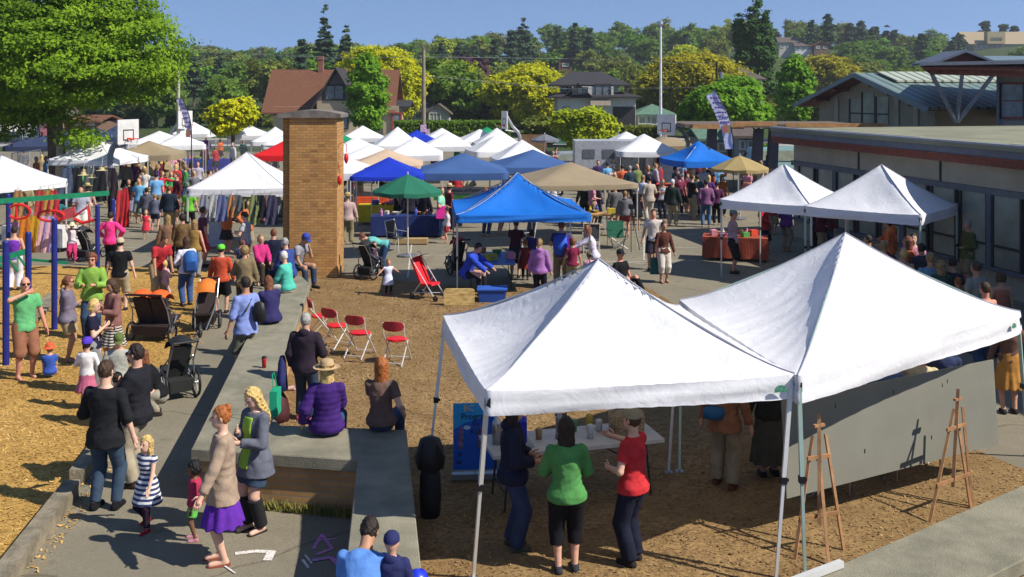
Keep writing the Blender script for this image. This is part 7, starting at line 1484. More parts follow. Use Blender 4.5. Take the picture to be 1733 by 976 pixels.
# tripod with camera, boards and signs
def tripod(pos, label):
    T = thing('tripod', label, 'tripod', (pos.x, pos.y, 0))
    for k in range(3): a = 2.1*k+.4; b = MB(); b.tube([(0, 0, 1.3), (.32*math.cos(a), .32*math.sin(a), 0)], .014, 6); b.build('leg', M_BLK, T)
    b = MB(); b.box((0, 0, 1.42), (.16, .24, .14)); b.tube([(0, -.12, 1.42), (0, -.26, 1.42)], .045, 10); b.build('camera', M_BLK, T)
tripod(P(1348, 392), 'black camera tripod standing near the school wall tents'); tripod(P(1068, 424), 'thin black tripod standing alone on the asphalt right of the green camp chair')
b = MB(); b.box((0, 0, .5), (.5, .03, .7)); b.box((0, .02, .1), (.4, .3, .03)); o = b.build('sandwich_board', mat('pale_blue_sign', (.32, .38, .5), .7)); o.location = P(366, 420); tag(o, 'pale blue sign board standing beside the clothing stall', 'sign')
# ================================================================ vehicles beyond the court
def car(x, yb, Y, rz, col, label, L=4.4, H=1.45, W=1.8, van=False):
    X = (x-CX)*Y/FPX; T = thing('parked_car' if not van else 'parked_van', label, 'car' if not van else 'van', (X, Y, 0), math.radians(rz)); m = mat('car_paint', col, .3, .2, var=.03, spec=.6)
    pr = [(-.5, .25), (-.5, .52), (-.46, .60), (-.25, .64), (-.10, .98), (.22, 1.0), (.40, .66), (.49, .60), (.5, .25)] if not van else [(-.5, .2), (-.5, .55), (-.42, .62), (-.30, .98), (.48, 1.0), (.5, .6), (.5, .2)]
    n = len(pr); b = MB(); vs = []
    for s in (-1, 1): vs += [(px*L, s*W/2*(1 if pz < .66 else .86), pz*H) for px, pz in pr]
    b.add(vs, [tuple(range(n)), tuple(range(2*n-1, n-1, -1))]+[(i, n+i, n+(i+1) % n, (i+1) % n) for i in range(n)]); b.build('body', m, T)
    for s in (-1, 1):
        b = MB(); q = [(-.20, .66), (-.09, .93), (.21, .95), (.34, .67)] if not van else [(-.36, .64), (-.27, .92), (.44, .93), (.44, .64)]; yy = lambda pz: s*(W/2*(1 if pz < .66 else .86+.14*(.98-pz)/.32)+.012); b.add([(px*L, yy(pz), pz*H) for px, pz in q], [(0, 1, 2, 3)]); b.build('side_window', M_GLASS, T)
        for xx_ in (-.32, .32): b = MB(); b.lathe([(0, -.1), (.31, -.1), (.33, 0), (.31, .1), (0, .1)], 18, (xx_*L, s*(W/2-.06), .33), Matrix.Rotation(math.radians(90), 3, 'X')); wl_ = b.build('wheel', M_BLK, T); b = MB(); b.lathe([(0, .0), (.19, 0)], 14, (xx_*L, s*(W/2+.045), .33), Matrix.Rotation(math.radians(90), 3, 'X')); b.build('hubcap', M_STEEL, wl_)
        b = MB(); b.box((-.495*L, s*W*.36, .52*H), (.05, .3, .12)); b.build('headlight', mat('lamp_glass', (.6, .6, .6), .2), T)
    return T
car(958, 290, 60, 4, (.32, .34, .37), 'silver car parked behind the tan tent'); car(1318, 290, 56, 12, (.25, .42, .42), 'pale teal and white van parked left of the school corner', 4.8, 1.95, 1.9, True); car(1195, 262, 70, 0, (.45, .47, .5), 'white car glimpsed behind the bright blue canopy')
T = thing('box_truck', 'white box truck parked behind the market crowd', 'truck', (Q(1030, 290, 52).x, 52, 0)); b = MB(); b.box((-.2, 0, 1.55), (3.2, 2.0, 2.0)); b.build('cargo_box', mat('truck_white', (.33, .34, .36), .5, var=.15), T); b = MB()
for k in (-1.1, -.1, .9): b.box((k, -1.01, 1.9), (.6, .03, .45))
b.box((-.2, -1.012, 1.1), (3.2, .03, .12)); b.build('panel_trim', mat('dark_trim_grey', (.10, .11, .13)), T); b = MB(); b.box((2.5, 0, 1.3), (1.5, 2.0, 1.7), top=.85); cb_ = b.build('cab', mat('truck_cab', (.5, .5, .52), .4), T); b = MB(); b.box((2.6, -.95, 1.75), (.8, .05, .5)); b.build('side_window', M_GLASS, cb_)
for x in (-1.6, 2.3): b = MB(); b.lathe([(0, -.12), (.42, -.12), (.42, .12), (0, .12)], 16, (x, -1.0, .43), Matrix.Rotation(math.radians(90), 3, 'X')); b.build('wheel', M_BLK, T)
car(520, 0, 88, 2, (.05, .06, .08), 'dark car parked on the street behind the pillar'); car(955, 0, 90, 0, (.10, .3, .22), 'green car on the street behind the box truck')
# ================================================================ people of the photo
def stripes(name, c1, c2, w, axis=2):
    m = bpy.data.materials.new(name); T = NT(m); o = T.n('ShaderNodeOutputMaterial'); b = T.n('ShaderNodeBsdfPrincipled', i_Roughness=.85); tcn = T.n('ShaderNodeTexCoord'); sp = T.n('ShaderNodeSeparateXYZ'); T.l(tcn.outputs['Object'], sp.inputs[0]); d = T.n('ShaderNodeMath', operation='DIVIDE', i_1=w); T.l(sp.outputs[axis], d.inputs[0]); f = T.n('ShaderNodeMath', operation='FRACT'); T.l(d.outputs[0], f.inputs[0])
    r = T.n('ShaderNodeValToRGB'); r.color_ramp.interpolation = 'CONSTANT'; r.color_ramp.elements[0].color = (*c1, 1); r.color_ramp.elements[1].position = .5; r.color_ramp.elements[1].color = (*c2, 1); T.l(f.outputs[0], r.inputs[0]); T.l(r.outputs[0], b.inputs['Base Color']); T.l(b.outputs[0], o.inputs[0]); return m
ST_NAVY = stripes('navy_white_stripe', (.02, .03, .11), (.62, .62, .62), .055); ST_BLK = stripes('black_white_stripe', (.012, .012, .012), (.5, .46, .4), .05)
BLK, JEAN, KHA, GRY, NAVY = '#15161a', '#2c4463', '#93836a', '#7c7e86', '#1c2238'
pe = person
# --- left, on the golden chips and the path
pe(42, 640, 1.82, 45, ('tee', '#58a86a'), ('cargo', '#8a5a40'), ('bald', 'red'), 'bald man in mint green tee and brown shorts, hand at his mouth', L='relaxed', R='mouth', skin='red', shoe='#4a3428', extra=('sunglasses', 'sandals'), yaw=-10)
pe(114, 612, 1.63, 100, ('hoodie', '#6d6474'), ('shorts', '#a08c66'), ('pony', 'auburn'), 'woman in grey-purple hoodie and short khaki shorts with ponytail', L='pocket', R='cross', sex='f', extra=('sunglasses', 'sandals'), skin='tan', yaw=20)
pe(156, 572, 1.76, 8, ('jacket', '#7aa338'), ('jeans', JEAN), ('curly', 'auburn'), 'curly-haired man in apple green jacket facing the camera', L='hold', R='hold', extra=('sunglasses',), skin='red')
pe(192, 622, 1.66, 318, ('sweater', '#80554f'), ('skirt', ST_BLK), ('shoulder', 'brown'), 'woman in dusty brown sweater and black striped skirt looking down', L='hold', R='chest', sex='f', skin='tan', nod=25)
pe(156, 664, 1.60, 105, ('tee', '#1b1d33'), ('trousers', '#7a7a78'), ('bob', 'blonde'), 'blonde woman in navy tee with pink jumper tied at her waist', L='hold', R='chest', sex='f', skin='fair', nod=15)
T_ = PC['blonde woman in navy tee with pink jumper tied at her waist']
b = MB(); b.lathe([(.165, .60), (.172, .78), (.155, .90), (.145, .96)], 16); b.v = [(x, y*.82, z) for x, y, z in b.v]; b.build('tied_jumper', mat('pink_jumper', (.62, .42, .46), .9, bump=.4), T_['T'], True)
pe(203, 526, 1.70, 192, ('tee', BLK), ('cargo', '#9a8d72'), ('short', 'dark'), 'man in black tee, khaki cargo shorts and beige cap seen from behind', hat=('cap', '#b7a88c'), skin='fair')
pe(84, 640, .95, 200, ('tee', '#2c50a8'), ('leggings', '#3a66b8'), ('short', 'dirty'), 'toddler in blue with bright orange sun hat sitting on the golden chips', pose='sit', seat=.06, hat=('sunhat', '#e0501c'), L='ground', R='ground')
pe(147, 692, 1.12, 178, ('longsleeve', '#d8d4d4'), ('skirt', '#b85a7a'), ('short', 'dark'), 'small child in white top and pink patterned skirt wearing a purple helmet', hat=('bike_helmet', '#4a28b0'), L='bent', R='bent')
pe(201, 722, 1.44, 20, ('tee', '#9a9a90'), ('shorts', '#5a5a50'), ('short', 'brown'), 'child in grey shirt and olive green cap between the two dark-shirted men', hat=('cap', '#5a6a34'), nod=20)
pe(178, 862, 1.83, 172, ('shirt', '#1d1e22', 'rolled'), ('jeans', '#34465a'), ('short', 'brown'), 'man in untucked black shirt and jeans seen from behind, nearest at the left', L='bent', R='relaxed', skin='fair', shoe='#16161a')
pe(232, 820, 1.84, 262, ('jacket', '#1f2026'), ('trousers', '#9d927c'), ('short', 'dark'), 'bearded man in black jacket and beige trousers carrying a baby', L='hold', R='hold', extra=('sunglasses', 'beard'), shoe='#3a2c20')
pe(0, 0, .72, 95, ('tee', '#252c48'), ('leggings', '#30343c'), ('short', 'dark'), 'baby in navy held against the chest of the bearded man', pt=Vector((P(232, 820).x-.27, P(232, 820).y+.02, .92)), pose='sit', seat=.10, L='hold', R='hold')
pe(270, 700, 1.62, 292, ('longsleeve', '#17181b'), ('jeans', '#8f8878'), ('long', 'auburn'), 'auburn-haired woman in black squatting beside the black stroller', pose='squat', sex='f', L='hold', R='hold', lean=22)
pe(249, 896, 1.08, 338, ('dress', ST_NAVY), ('leggings', '#2a1a2c'), ('shoulder', 'blonde'), 'blonde girl in navy and white striped dress running on the path', sex='f', step=.13, L='swing_f', R='swing_b', shoe='#a01828', skin='fair')
pe(330, 913, .86, 285, ('sweater', '#b01f4c'), ('shorts', '#58b048'), ('curly', 'black'), 'toddler in raspberry sweater and lime shorts beside the tan cardigan', skin='brown', shoe='#b07080')
pe(377, 951, 1.71, 285, ('cardigan', '#9c8570'), ('skirt', '#5a1a9a'), ('bun', 'red'), 'woman with red bun in tan cardigan and purple skirt on the path', sex='f', L=(.10, .12, .52), R='relaxed', skin='fair', shoe='#7a3a28', extra=('sandals',))
pe(433, 897, 1.70, 318, ('cardigan', '#5c5f6c'), ('shorts', '#34465c'), ('very_long', 'blonde'), 'blonde woman in long grey cardigan and black leg warmers looking down', sex='f', L='hold', R='chest', nod=28, extra=('legwarmers', 'sandals', 'open_front'), skin='fair')
T = thing('tote_bag', 'small green tote bag on the far arm of the blonde woman', 'bag', tuple(P(462, 800)+Vector((.02, .05, .95)))); b = MB(); b.box((0, 0, 0), (.10, .26, .34)); b.build('bag_body', mat('green_tote', (.01, .3, .16), .8), T); b = MB(); b.tube([(0, -.1, .16), (-.03, -.05, .38), (-.03, .05, .38), (0, .1, .16)], .008, 5); b.build('strap', mat('green_tote', (.01, .3, .16), .8), T)
pe(0, 0, 1.75, 172, ('tee', '#4d80c8'), ('jeans', JEAN), ('short', 'dark'), 'dark-haired man in bright blue tee kneeling at the bottom edge', pt=Vector((-1.40, 8.9, 0)), pose='kneel', lean=40, nod=20, L='ground', R='ground', skin='tan')
pe(0, 0, 1.12, 175, ('hoodie', '#262b58'), ('jeans', JEAN), ('bald', 'dark'), 'child in navy hooded top behind the man in bright blue tee', pt=Vector((-1.10, 9.16, 0)), hat=('toque', '#262b58'))
# on and beside the seat wall
pe(0, 0, 1.78, 62, ('tee', '#85858f'), ('jeans', '#2c3c52'), ('short', 'brown'), 'man in grey tee and blue cap sitting on the wall end by the brick pillar', pt=Vector((-5.38, 25.0, 0)), pose='sit', seat=.68, L='chin', R='lap', lean=22, hat=('cap', '#2a3a94'), nod=20, skin='tan')
pe(0, 0, 1.62, 250, ('sweater', '#3fb09c'), ('jeans', '#c8c0b0'), ('short', 'white'), 'white-haired woman in turquoise sweater sitting on the far seat wall', pt=P(487, 494, WH)-Vector((0, 0, WH)), pose='sit', seat=.68, sex='f', L='lap', R='lap', lean=8)
pe(0, 0, 1.70, 240, ('jacket', '#2a3f80'), ('jeans', NAVY), ('short', 'grey'), 'grey-haired person in dark blue jacket sitting behind the turquoise sweater', pt=P(496, 470, WH)-Vector((.1, 0, WH)), pose='sit', seat=.68, L='lap', R='lap', lean=10)
pe(0, 0, 1.62, 215, ('jacket', '#2a2758'), ('jeans', NAVY), ('very_long', 'auburn'), 'woman with long auburn hair in indigo jacket sitting on the seat wall', pt=P(463, 547, WH)-Vector((.05, 0, WH)), pose='sit', seat=.68, sex='f', L='lap', R='lap', lean=10, nod=10)
pe(416, 636, 1.79, 232, ('shirt', '#7486c4', 'rolled'), ('cargo', '#6a6856'), ('short', 'dark'), 'man in periwinkle blue shirt with black sling bag beside the seat wall', L='relaxed', R='bent', extra=('sunglasses',), skin='tan')
T_ = PC['man in periwinkle blue shirt with black sling bag beside the seat wall']; b = MB(); b.lathe([(0, -.2), (.11, -.16), (.13, 0), (.09, .16), (0, .2)], 12); b.v = [(x, y*.55, z) for x, y, z in b.v]; o = b.build('sling_bag', M_BLK, None, True); o.location = T_['pos']+Vector((.27, -.10, 1.18)); tag(o, 'black sling bag on the back of the periwinkle shirt', 'bag')
b = MB(); b.tube([(-.15, -.15, 1.46), (-.02, .125, 1.40), (.12, .15, 1.20)], .018, 5); b.build('bag_strap', M_BLK, T_['T'])
pe(517, 712, 1.68, 172, ('hoodie', '#2c2330'), ('jeans', '#2a3a50'), ('short', 'grey'), 'grey-haired person in dark plum hoodie and jeans standing on the chips', L='pocket', R='bent', shoe='#b04860', step=.06)
T_ = PC['grey-haired person in dark plum hoodie and jeans standing on the chips']; T = thing('folded_coat', 'navy coat hanging over the arm of the person in plum hoodie', 'coat', tuple(T_['pos']+Vector((-.36, -.02, .72)))); b = MB(); b.lathe([(.05, .30), (.09, .2), (.11, -.05), (.13, -.22), (.02, -.24)], 10); b.v = [(x*.7, y*1.2, z) for x, y, z in b.v]; b.build('coat_cloth', mat('navy_coat', (.015, .02, .10), .8, bump=.5), T, True)
pe(0, 0, 1.66, 184, ('puffer', '#3a1a68'), ('jeans', JEAN), ('shoulder', 'blonde'), 'woman in purple puffer jacket and tan straw hat sitting on the wall', pt=P(553, 735, WH)-Vector((0, 0, WH)), pose='sit', seat=.70, sex='f', hat=('straw', '#b0946a'), L=(.08, .02, .52), R='lap')
pe(0, 0, 1.66, 172, ('tee', '#6b5247'), ('jeans', JEAN), ('very_long', 'red'), 'red-haired woman in taupe top sitting on the shaded wall end', pt=P(645, 727, WH)-Vector((0, 0, WH)), pose='sit', seat=.70, sex='f', L='lap', R=(.06, .06, .55), skin='fair')
# --- middle left
pe(374, 530, 1.58, 178, ('sweater', '#b8431f'), ('long_shorts', '#17181c'), ('short', 'dark'), 'boy in rust orange sweater and neon green cap seen from behind', hat=('toque', '#5cc82c'))
pe(316, 518, 1.66, 215, ('longsleeve', '#d0cdd8'), ('jeans', '#2e4c80'), ('shoulder', 'brown'), 'woman in white top carrying a big blue backpack', sex='f', R='hold', L='bent')
T_ = PC['woman in white top carrying a big blue backpack']; T = thing('backpack', 'big blue backpack on the woman in white', 'bag', tuple(T_['pos']+Vector((.15, -.19, 1.10))), .4); b = MB(); b.lathe([(0, -.27), (.15, -.25), (.18, -.05), (.16, .18), (.08, .26), (0, .27)], 12); b.v = [(x, y*.7, z) for x, y, z in b.v]; b.build('bag_body', mat('blue_nylon', (.02, .10, .32), .6), T, True); b = MB(); b.box((0, -.13, -.08), (.2, .05, .2)); b.build('pocket', mat('blue_nylon_dark', (.01, .05, .2), .6), T)
pe(266, 512, 1.76, 50, ('polo', '#a81824'), ('trousers', '#9a8a68'), ('short', 'brown'), 'man in red polo leaning over a small child', lean=24, L='low_reach', R='low_reach', nod=20, skin='tan')
pe(279, 512, 1.0, 150, ('longsleeve', '#c8a0b0'), ('leggings', '#c4a0a8'), ('short', 'blonde'), 'small child in pale pink in front of the red polo', L='bent', R='bent')
pe(284, 462, 1.64, 200, ('jacket', '#7a5840'), ('jeans', NAVY), ('long', 'dirty'), 'blonde woman in brown fur jacket seen from behind', sex='f'); pe(309, 462, 1.66, 190, ('jacket', '#6c5330'), ('jeans', NAVY), ('bushy', 'dark'), 'dark-haired woman in mustard brown jacket beside the maroon shirt', sex='f'); pe(329, 470, 1.6, 170, ('vest', '#8a6c30'), ('jeans', GRY), ('shoulder', 'dirty'), 'woman in ochre vest with a pale sleeve beside the blue sign', sex='f')
pe(343, 452, 1.76, 120, ('tee', '#642f44'), ('long_shorts', '#c01c30'), ('short', 'brown'), 'man in maroon tee and bright red shorts walking right', step=.08, skin='red'); pe(416, 462, 1.74, 265, ('tee', '#a8aab4'), ('shorts', '#9a6070'), ('short', 'brown'), 'man in pale grey tee reading something at the clothing stall', L='hold', R='hold', nod=30, skin='fair')
pe(414, 540, 1.64, 195, ('jacket', '#79694a'), ('jeans', '#4a4030'), ('bushy', 'dirty'), 'woman in khaki jacket with bushy blonde hair beside the seated group', sex='f', L='hold')
pe(0, 0, 1.6, 40, ('jacket', '#b8186c'), ('jeans', '#3c342c'), ('bob', 'dirty'), 'woman in magenta jacket seated left of the turquoise sweater', pt=P(441, 483), pose='sit', seat=.45, sex='f', L='lap', R='lap'); pe(0, 0, 1.7, 200, ('jacket', '#141a30'), ('jeans', NAVY), ('short', 'auburn'), 'person in black jacket seated between the magenta and turquoise women', pt=P(463, 480), pose='sit', seat=.5, L='lap', R='lap')
pe(408, 480, 1.15, 200, ('tee', '#3a3f60'), ('jeans', NAVY), ('short', 'brown'), 'child in slate blue hidden between the khaki jacket and the wall')
pe(122, 444, 1.18, 20, ('tee', '#c8bcc4'), ('trousers', '#c01c64'), ('short', 'dirty'), 'child in white tee and hot pink trousers reaching up beside the blue posts', L='up', R='up', hat=('sunhat', '#cfc69c'), step=.12); pe(187, 458, 1.68, 178, ('jacket', '#e0187c'), ('jeans', BLK), ('short', 'dark'), 'woman in hot pink jacket with hands on hips behind the blue post', sex='f', L='hip', R='hip')
pe(24, 492, 1.66, 190, ('tank', '#6a20a8'), ('trousers', '#c8c4cc'), ('short', 'dark'), 'person in purple top and white trousers behind the blue posts', sex='f'); pe(137, 404, 1.8, 15, ('tee', '#9a9db0'), ('shorts', '#c8c4b8'), ('bald', 'dark'), 'bald man in grey tee and white shorts with camera strap', extra=('sunglasses',), skin='tan', R='chest')
pe(148, 386, 1.66, 190, ('longsleeve', '#b89488'), ('jeans', GRY), ('shoulder', 'brown'), 'woman in dusty pink with straw hat at the hat stall', sex='f', hat=('straw', '#b0a060')); pe(218, 374, 1.66, 10, ('tee', '#111214'), ('cargo', '#77708c'), ('long', 'dark'), 'woman in black tee and lavender knee shorts facing the camera', sex='f', skin='tan'); pe(236, 378, 1.78, 350, ('tee', '#5ea6cc'), ('cargo', '#76827a'), ('short', 'brown'), 'man in sky blue tee and sunglasses walking towards the camera', extra=('sunglasses',), skin='red', step=.05)
pe(248, 386, 1.5, 185, ('hoodie', '#50505e'), ('shorts', '#44444c'), ('short', 'black'), 'child in dark grey hoodie and yellow-black cap seen from behind', hat=('cap', '#30300c')); pe(262, 391, 1.36, 175, ('hoodie', '#5a5e72'), ('shorts', '#20243c'), ('short', 'dirty'), 'child in slate hoodie and navy shorts seen from behind'); pe(247, 405, 1.0, 5, ('dress', '#c81c38'), ('none', BLK), ('bob', 'dirty'), 'little girl in red dress standing on the asphalt', sex='f', skin='fair')
pe(273, 357, 1.72, 95, ('sweater', '#b01c28'), ('jeans', JEAN), ('long', 'auburn'), 'woman in red sweater and jeans beside the green cardigan', sex='f', L='reach'); pe(290, 352, 1.6, 10, ('cardigan', '#3ea85c'), ('jeans', '#5a5a58'), ('bob', 'dirty'), 'woman in kelly green cardigan holding a bright red bag', sex='f', L='bent', R='bent')
T = thing('shopping_bag', 'bright red shopping bag held by the woman in green', 'bag', tuple(P(297, 352)+Vector((0, -.1, .75)))); b = MB(); b.lathe([(0, -.2), (.15, -.17), (.2, -.02), (.16, .15), (.03, .2)], 12); b.build('bag_body', mat('red_bag', (.66, .05, .02), .6), T, True)
pe(286, 395, 1.72, 185, ('jacket', '#1c2836'), ('trousers', '#8a7a5a'), ('short', 'auburn'), 'person in dark navy jacket and tan trousers seen from behind'); pe(320, 396, 1.70, 172, ('tee', '#62b822'), ('jeans', BLK), ('short', 'dirty'), 'person in neon green shirt and black trousers seen from behind'); pe(246, 349, 1.68, 170, ('cardigan', '#c8c4bc'), ('jeans', GRY), ('bob', 'dirty'), 'woman in white cardigan behind the sky blue tee', sex='f')
pe(323, 330, 1.64, 190, ('tank', '#9a94a4'), ('shorts', '#2a3048'), ('long', 'brown'), 'girl in pale tank top and denim shorts by the clothing tent', sex='f', skin='tan'); pe(335, 332, 1.66, 10, ('tee', '#a4a0b4'), ('jeans', NAVY), ('short', 'dirty'), 'man in patterned pale shirt by the clothing tent'); pe(302, 314, 1.68, 100, ('dress', '#1a1c2c'), ('leggings', '#30406a'), ('long', 'dirty'), 'woman in long black dress at the far left stalls', sex='f'); pe(300, 384, 1.2, 260, ('tee', '#7a4632'), ('shorts', '#4a3a30'), ('short', 'brown'), 'small child in brown tee near the neon green shirt')
# --- centre
pe(588, 414, 1.72, 186, ('sweater', '#b09490'), ('trousers', '#7c7452'), ('short', 'grey'), 'man in dusty pink sweater and straw hat beside the pillar', hat=('straw', '#b59a5e')); pe(652, 466, 1.66, 285, ('longsleeve', '#55aaa4'), ('jeans', '#284264'), ('short', 'auburn'), 'woman in turquoise top bending over the black stroller', lean=70, sex='f', L='low_reach', R='low_reach')
pe(0, 0, .85, 60, ('tee', '#48384e'), ('leggings', '#383848'), ('short', 'auburn'), 'child seated in the black stroller', pt=P(632, 470)+Vector((0, .05, .12)), pose='sit', seat=.36); pe(657, 499, .88, 25, ('dress', '#c4c8e0'), ('leggings', '#2a2230'), ('short', 'dirty'), 'toddler in white smock dress standing alone on the chips', L='wide', R='wide', skin='red', shoe='#a0202c')
pe(746, 404, 1.80, 78, ('tee', '#7cc8a8'), ('jeans', '#3c5068'), ('short', 'auburn'), 'man in mint tee with hot pink bag under the green parasol', L='bent', R='bent', skin='red'); T = thing('shopping_bag', 'hot pink bag carried by the man in mint tee', 'bag', tuple(P(745, 404)+Vector((.05, -.22, .95)))); b = MB(); b.box((0, 0, 0), (.34, .16, .42), top=.85); b.build('bag_body', mat('hot_pink_bag', (.75, .03, .32), .6), T)
pe(760, 392, 1.74, 120, ('tee', '#6a1c28'), ('jeans', NAVY), ('short', 'brown'), 'person in maroon tee and pale straw hat behind the mint tee', hat=('straw', '#c8b488')); pe(757, 412, 1.2, 280, ('tee', '#b8b4bc'), ('shorts', '#a01c30'), ('short', 'dark'), 'child in white tee and red shorts beside the mint tee')
pe(672, 392, 1.66, 100, ('tank', '#15151a'), ('jeans', BLK), ('long', 'dirty'), 'blonde woman in black tank top at the yellow table', sex='f', L='hold', R='hold', skin='tan'); pe(694, 394, 1.70, 200, ('shirt', '#201c2c'), ('jeans', BLK), ('short', 'dark'), 'person all in black behind the navy clothed table'); pe(709, 392, 1.6, 170, ('tee', '#2a2028'), ('trousers', '#b0a8b0'), ('long', 'dark'), 'woman in dark tee and pale patterned trousers under the parasol', sex='f'); pe(719, 398, 1.66, 150, ('shirt', '#181824'), ('skirt', '#26202c'), ('shoulder', 'black'), 'woman in black with dark skirt under the parasol edge', sex='f'); pe(680, 385, 1.3, 130, ('tee', '#6a8290'), ('jeans', NAVY), ('bob', 'dirty'), 'child in dusty blue tee by the yellow table')
pe(0, 0, 1.72, 70, ('jacket', '#1640b8'), ('jeans', '#1c2028'), ('short', 'dark'), 'person in royal blue jacket with headband drawing at the craft table', pt=P(789, 500), pose='sit', seat=.45, lean=25, L='reach', R='reach', nod=15)
pe(822, 400, 1.72, 150, ('tee', '#30405c'), ('jeans', JEAN), ('short', 'red'), 'man in jeans walking behind the bright blue tent', step=.05); pe(845, 396, 1.66, 60, ('tee', '#a8bcb0'), ('shorts', '#8a7a5c'), ('short', 'red'), 'person in pale mint shirt and shorts behind the bright blue tent'); pe(872, 470, 1.60, 170, ('tee', '#4c1826'), ('skirt', '#2e3230'), ('short', 'brown'), 'woman in maroon tee and grey skirt with dark rucksack at the craft table', sex='f', lean=12, L='low_reach', R='bent')
pe(889, 474, 1.08, 175, ('dress', '#8c2c24'), ('leggings', '#18181c'), ('short', 'red'), 'child in rust red dress and black tights at the craft table', sex='f'); pe(900, 468, 1.3, 150, ('tee', '#3a3478'), ('jeans', NAVY), ('bob', 'dark'), 'child in violet tee beside the rust red dress'); pe(913, 512, 1.55, 165, ('hoodie', '#9a62a8'), ('jeans', '#16182a'), ('pony', 'dirty'), 'girl in lilac hooded jacket seen from behind', sex='f'); pe(950, 487, 1.74, 178, ('tee', '#3e3a70'), ('trousers', '#867a60'), ('short', 'auburn'), 'man with blue and purple backpack and khaki trousers under the blue tent', L='hold', R='hold')
T = thing('backpack', 'bright blue and purple backpack on the man in khaki trousers', 'bag', tuple(P(948, 487)+Vector((0, -.2, 1.16)))); b = MB(); b.lathe([(0, -.28), (.17, -.25), (.2, -.05), (.17, .18), (.08, .27), (0, .28)], 12); b.v = [(x, y*.7, z) for x, y, z in b.v]; b.build('bag_body', mat('cobalt_nylon', (.02, .09, .5), .6), T, True); b = MB(); b.box((.16, .02, 0), (.14, .1, .36)); b.build('pocket', mat('violet_nylon', (.2, .03, .4), .6), T)
pe(969, 492, 1.36, 185, ('tee', '#7c1c40'), ('trousers', '#9ca070'), ('bob', 'auburn'), 'girl in crimson tee and pale green trousers under the blue tent', sex='f'); pe(1006, 490, 1.68, 262, ('longsleeve', '#c4bed0'), ('jeans', '#8a8478'), ('bob', 'red'), 'ginger-haired woman in white top reaching left at the blue tent leg', sex='f', L='reach', R='reach', lean=14); pe(997, 500, 1.08, 190, ('dress', '#cf9aa4'), ('none', BLK), ('short', 'dirty'), 'toddler in pale pink dress in front of the ginger-haired woman', sex='f')
pe(0, 0, 1.74, 40, ('tee', '#15161a'), ('jeans', BLK), ('short', 'brown'), 'man in black cap and black tee sitting on the asphalt', pt=P(1052, 492), pose='sit', seat=.08, hat=('cap', '#22242a'), skin='red', lean=-5)
pe(1123, 478, 1.64, 15, ('longsleeve', '#583026'), ('capri', '#c4bcae'), ('short', 'brown'), 'woman in chocolate brown top and white capri trousers carrying a teal bag', sex='f', skin='tan', shoe='#6a3a28', extra=('sandals',)); T = thing('tote_bag', 'dark teal tote bag hanging beside the white capri trousers', 'bag', tuple(P(1111, 476)+Vector((0, 0, .42)))); b = MB(); b.box((0, 0, 0), (.34, .14, .44), top=.9); b.build('bag_body', mat('teal_bag', (.01, .10, .10), .7), T); b = MB(); b.tube([(-.1, 0, .2), (-.06, 0, .42), (.06, 0, .42), (.1, 0, .2)], .01, 5); b.build('strap', M_BLK, T)
pe(1106, 456, 1.74, 350, ('tee', '#c8bcb4'), ('long_shorts', '#2a2a38'), ('short', 'brown'), 'man in cream tee and dark shorts just behind the brown top', skin='red', L='bent'); pe(1077, 390, 1.66, 182, ('dress', '#15161c'), ('none', BLK), ('bob', 'white'), 'white-haired woman in black dress seen from behind', sex='f', skin='tan'); pe(1099, 374, 1.76, 200, ('shirt', '#a89c8e', 'rolled'), ('trousers', '#b4ab9c'), ('short', 'black'), 'man in beige shirt and off-white trousers with braces', R='bent'); pe(1088, 372, 1.78, 150, ('shirt', '#aab8d4'), ('jeans', '#3a4c74'), ('short', 'dirty'), 'man in pale blue shirt and blue jeans behind the beige shirt')
pe(1122, 373, 1.66, 335, ('tank', '#c8c4d8'), ('jeans', '#252c40'), ('long', 'auburn'), 'woman in white tank top and dark jeans with folded arms', sex='f', skin='tan', L='cross', R='cross'); pe(1138, 383, 1.78, 150, ('jacket', '#26332e'), ('trousers', '#93876a'), ('short', 'white'), 'white-haired man in dark green jacket and khaki trousers'); pe(1150, 364, 1.7, 175, ('tee', '#84304c'), ('jeans', NAVY), ('bob', 'brown'), 'woman in raspberry tee behind the dark green jacket', sex='f'); pe(1166, 354, 1.78, 100, ('longsleeve', '#bcbcc8'), ('skirt', '#a08cac'), ('bob', 'dirty'), 'person in white top with lavender skirt and blue bag in the queue', sex='f', L='bent')
pe(1195, 385, 1.80, 178, ('sweater', '#7c4a74'), ('jeans', '#4a6a86'), ('short', 'dark'), 'man in mauve sweater and faded jeans seen from behind', R='pocket', L='pocket'); pe(1213, 381, 1.68, 170, ('longsleeve', '#54244e'), ('jeans', '#1c1a20'), ('short', 'dark'), 'woman in plum top with red shoulder bag beside the mauve sweater', sex='f'); T = thing('shoulder_bag', 'red shoulder bag on the woman in plum', 'bag', tuple(P(1222, 381)+Vector((0, .05, 1.0)))); b = MB(); b.box((0, 0, 0), (.22, .16, .5), top=.7); b.build('bag_body', mat('red_leather', (.5, .02, .04), .5), T)
pe(1222, 366, 1.7, 20, ('tee', '#9a5a28'), ('jeans', NAVY), ('long', 'dark'), 'person in amber top and wide green-yellow straw hat', sex='f', hat=('straw', '#b0a24a')); pe(1180, 366, 1.7, 200, ('coat', '#2a5058'), ('jeans', '#2a2a30'), ('short', 'dark'), 'woman in long teal coat left of the mauve sweater', sex='f'); pe(1240, 462, 1.78, 65, ('tee', '#a890a0'), ('cargo', '#201c20'), ('short', 'brown'), 'man in tie-dyed tee and grey-blue cap with folded arms at the white tent', hat=('cap', '#6a8c9c'), L='cross', R='cross', skin='red')
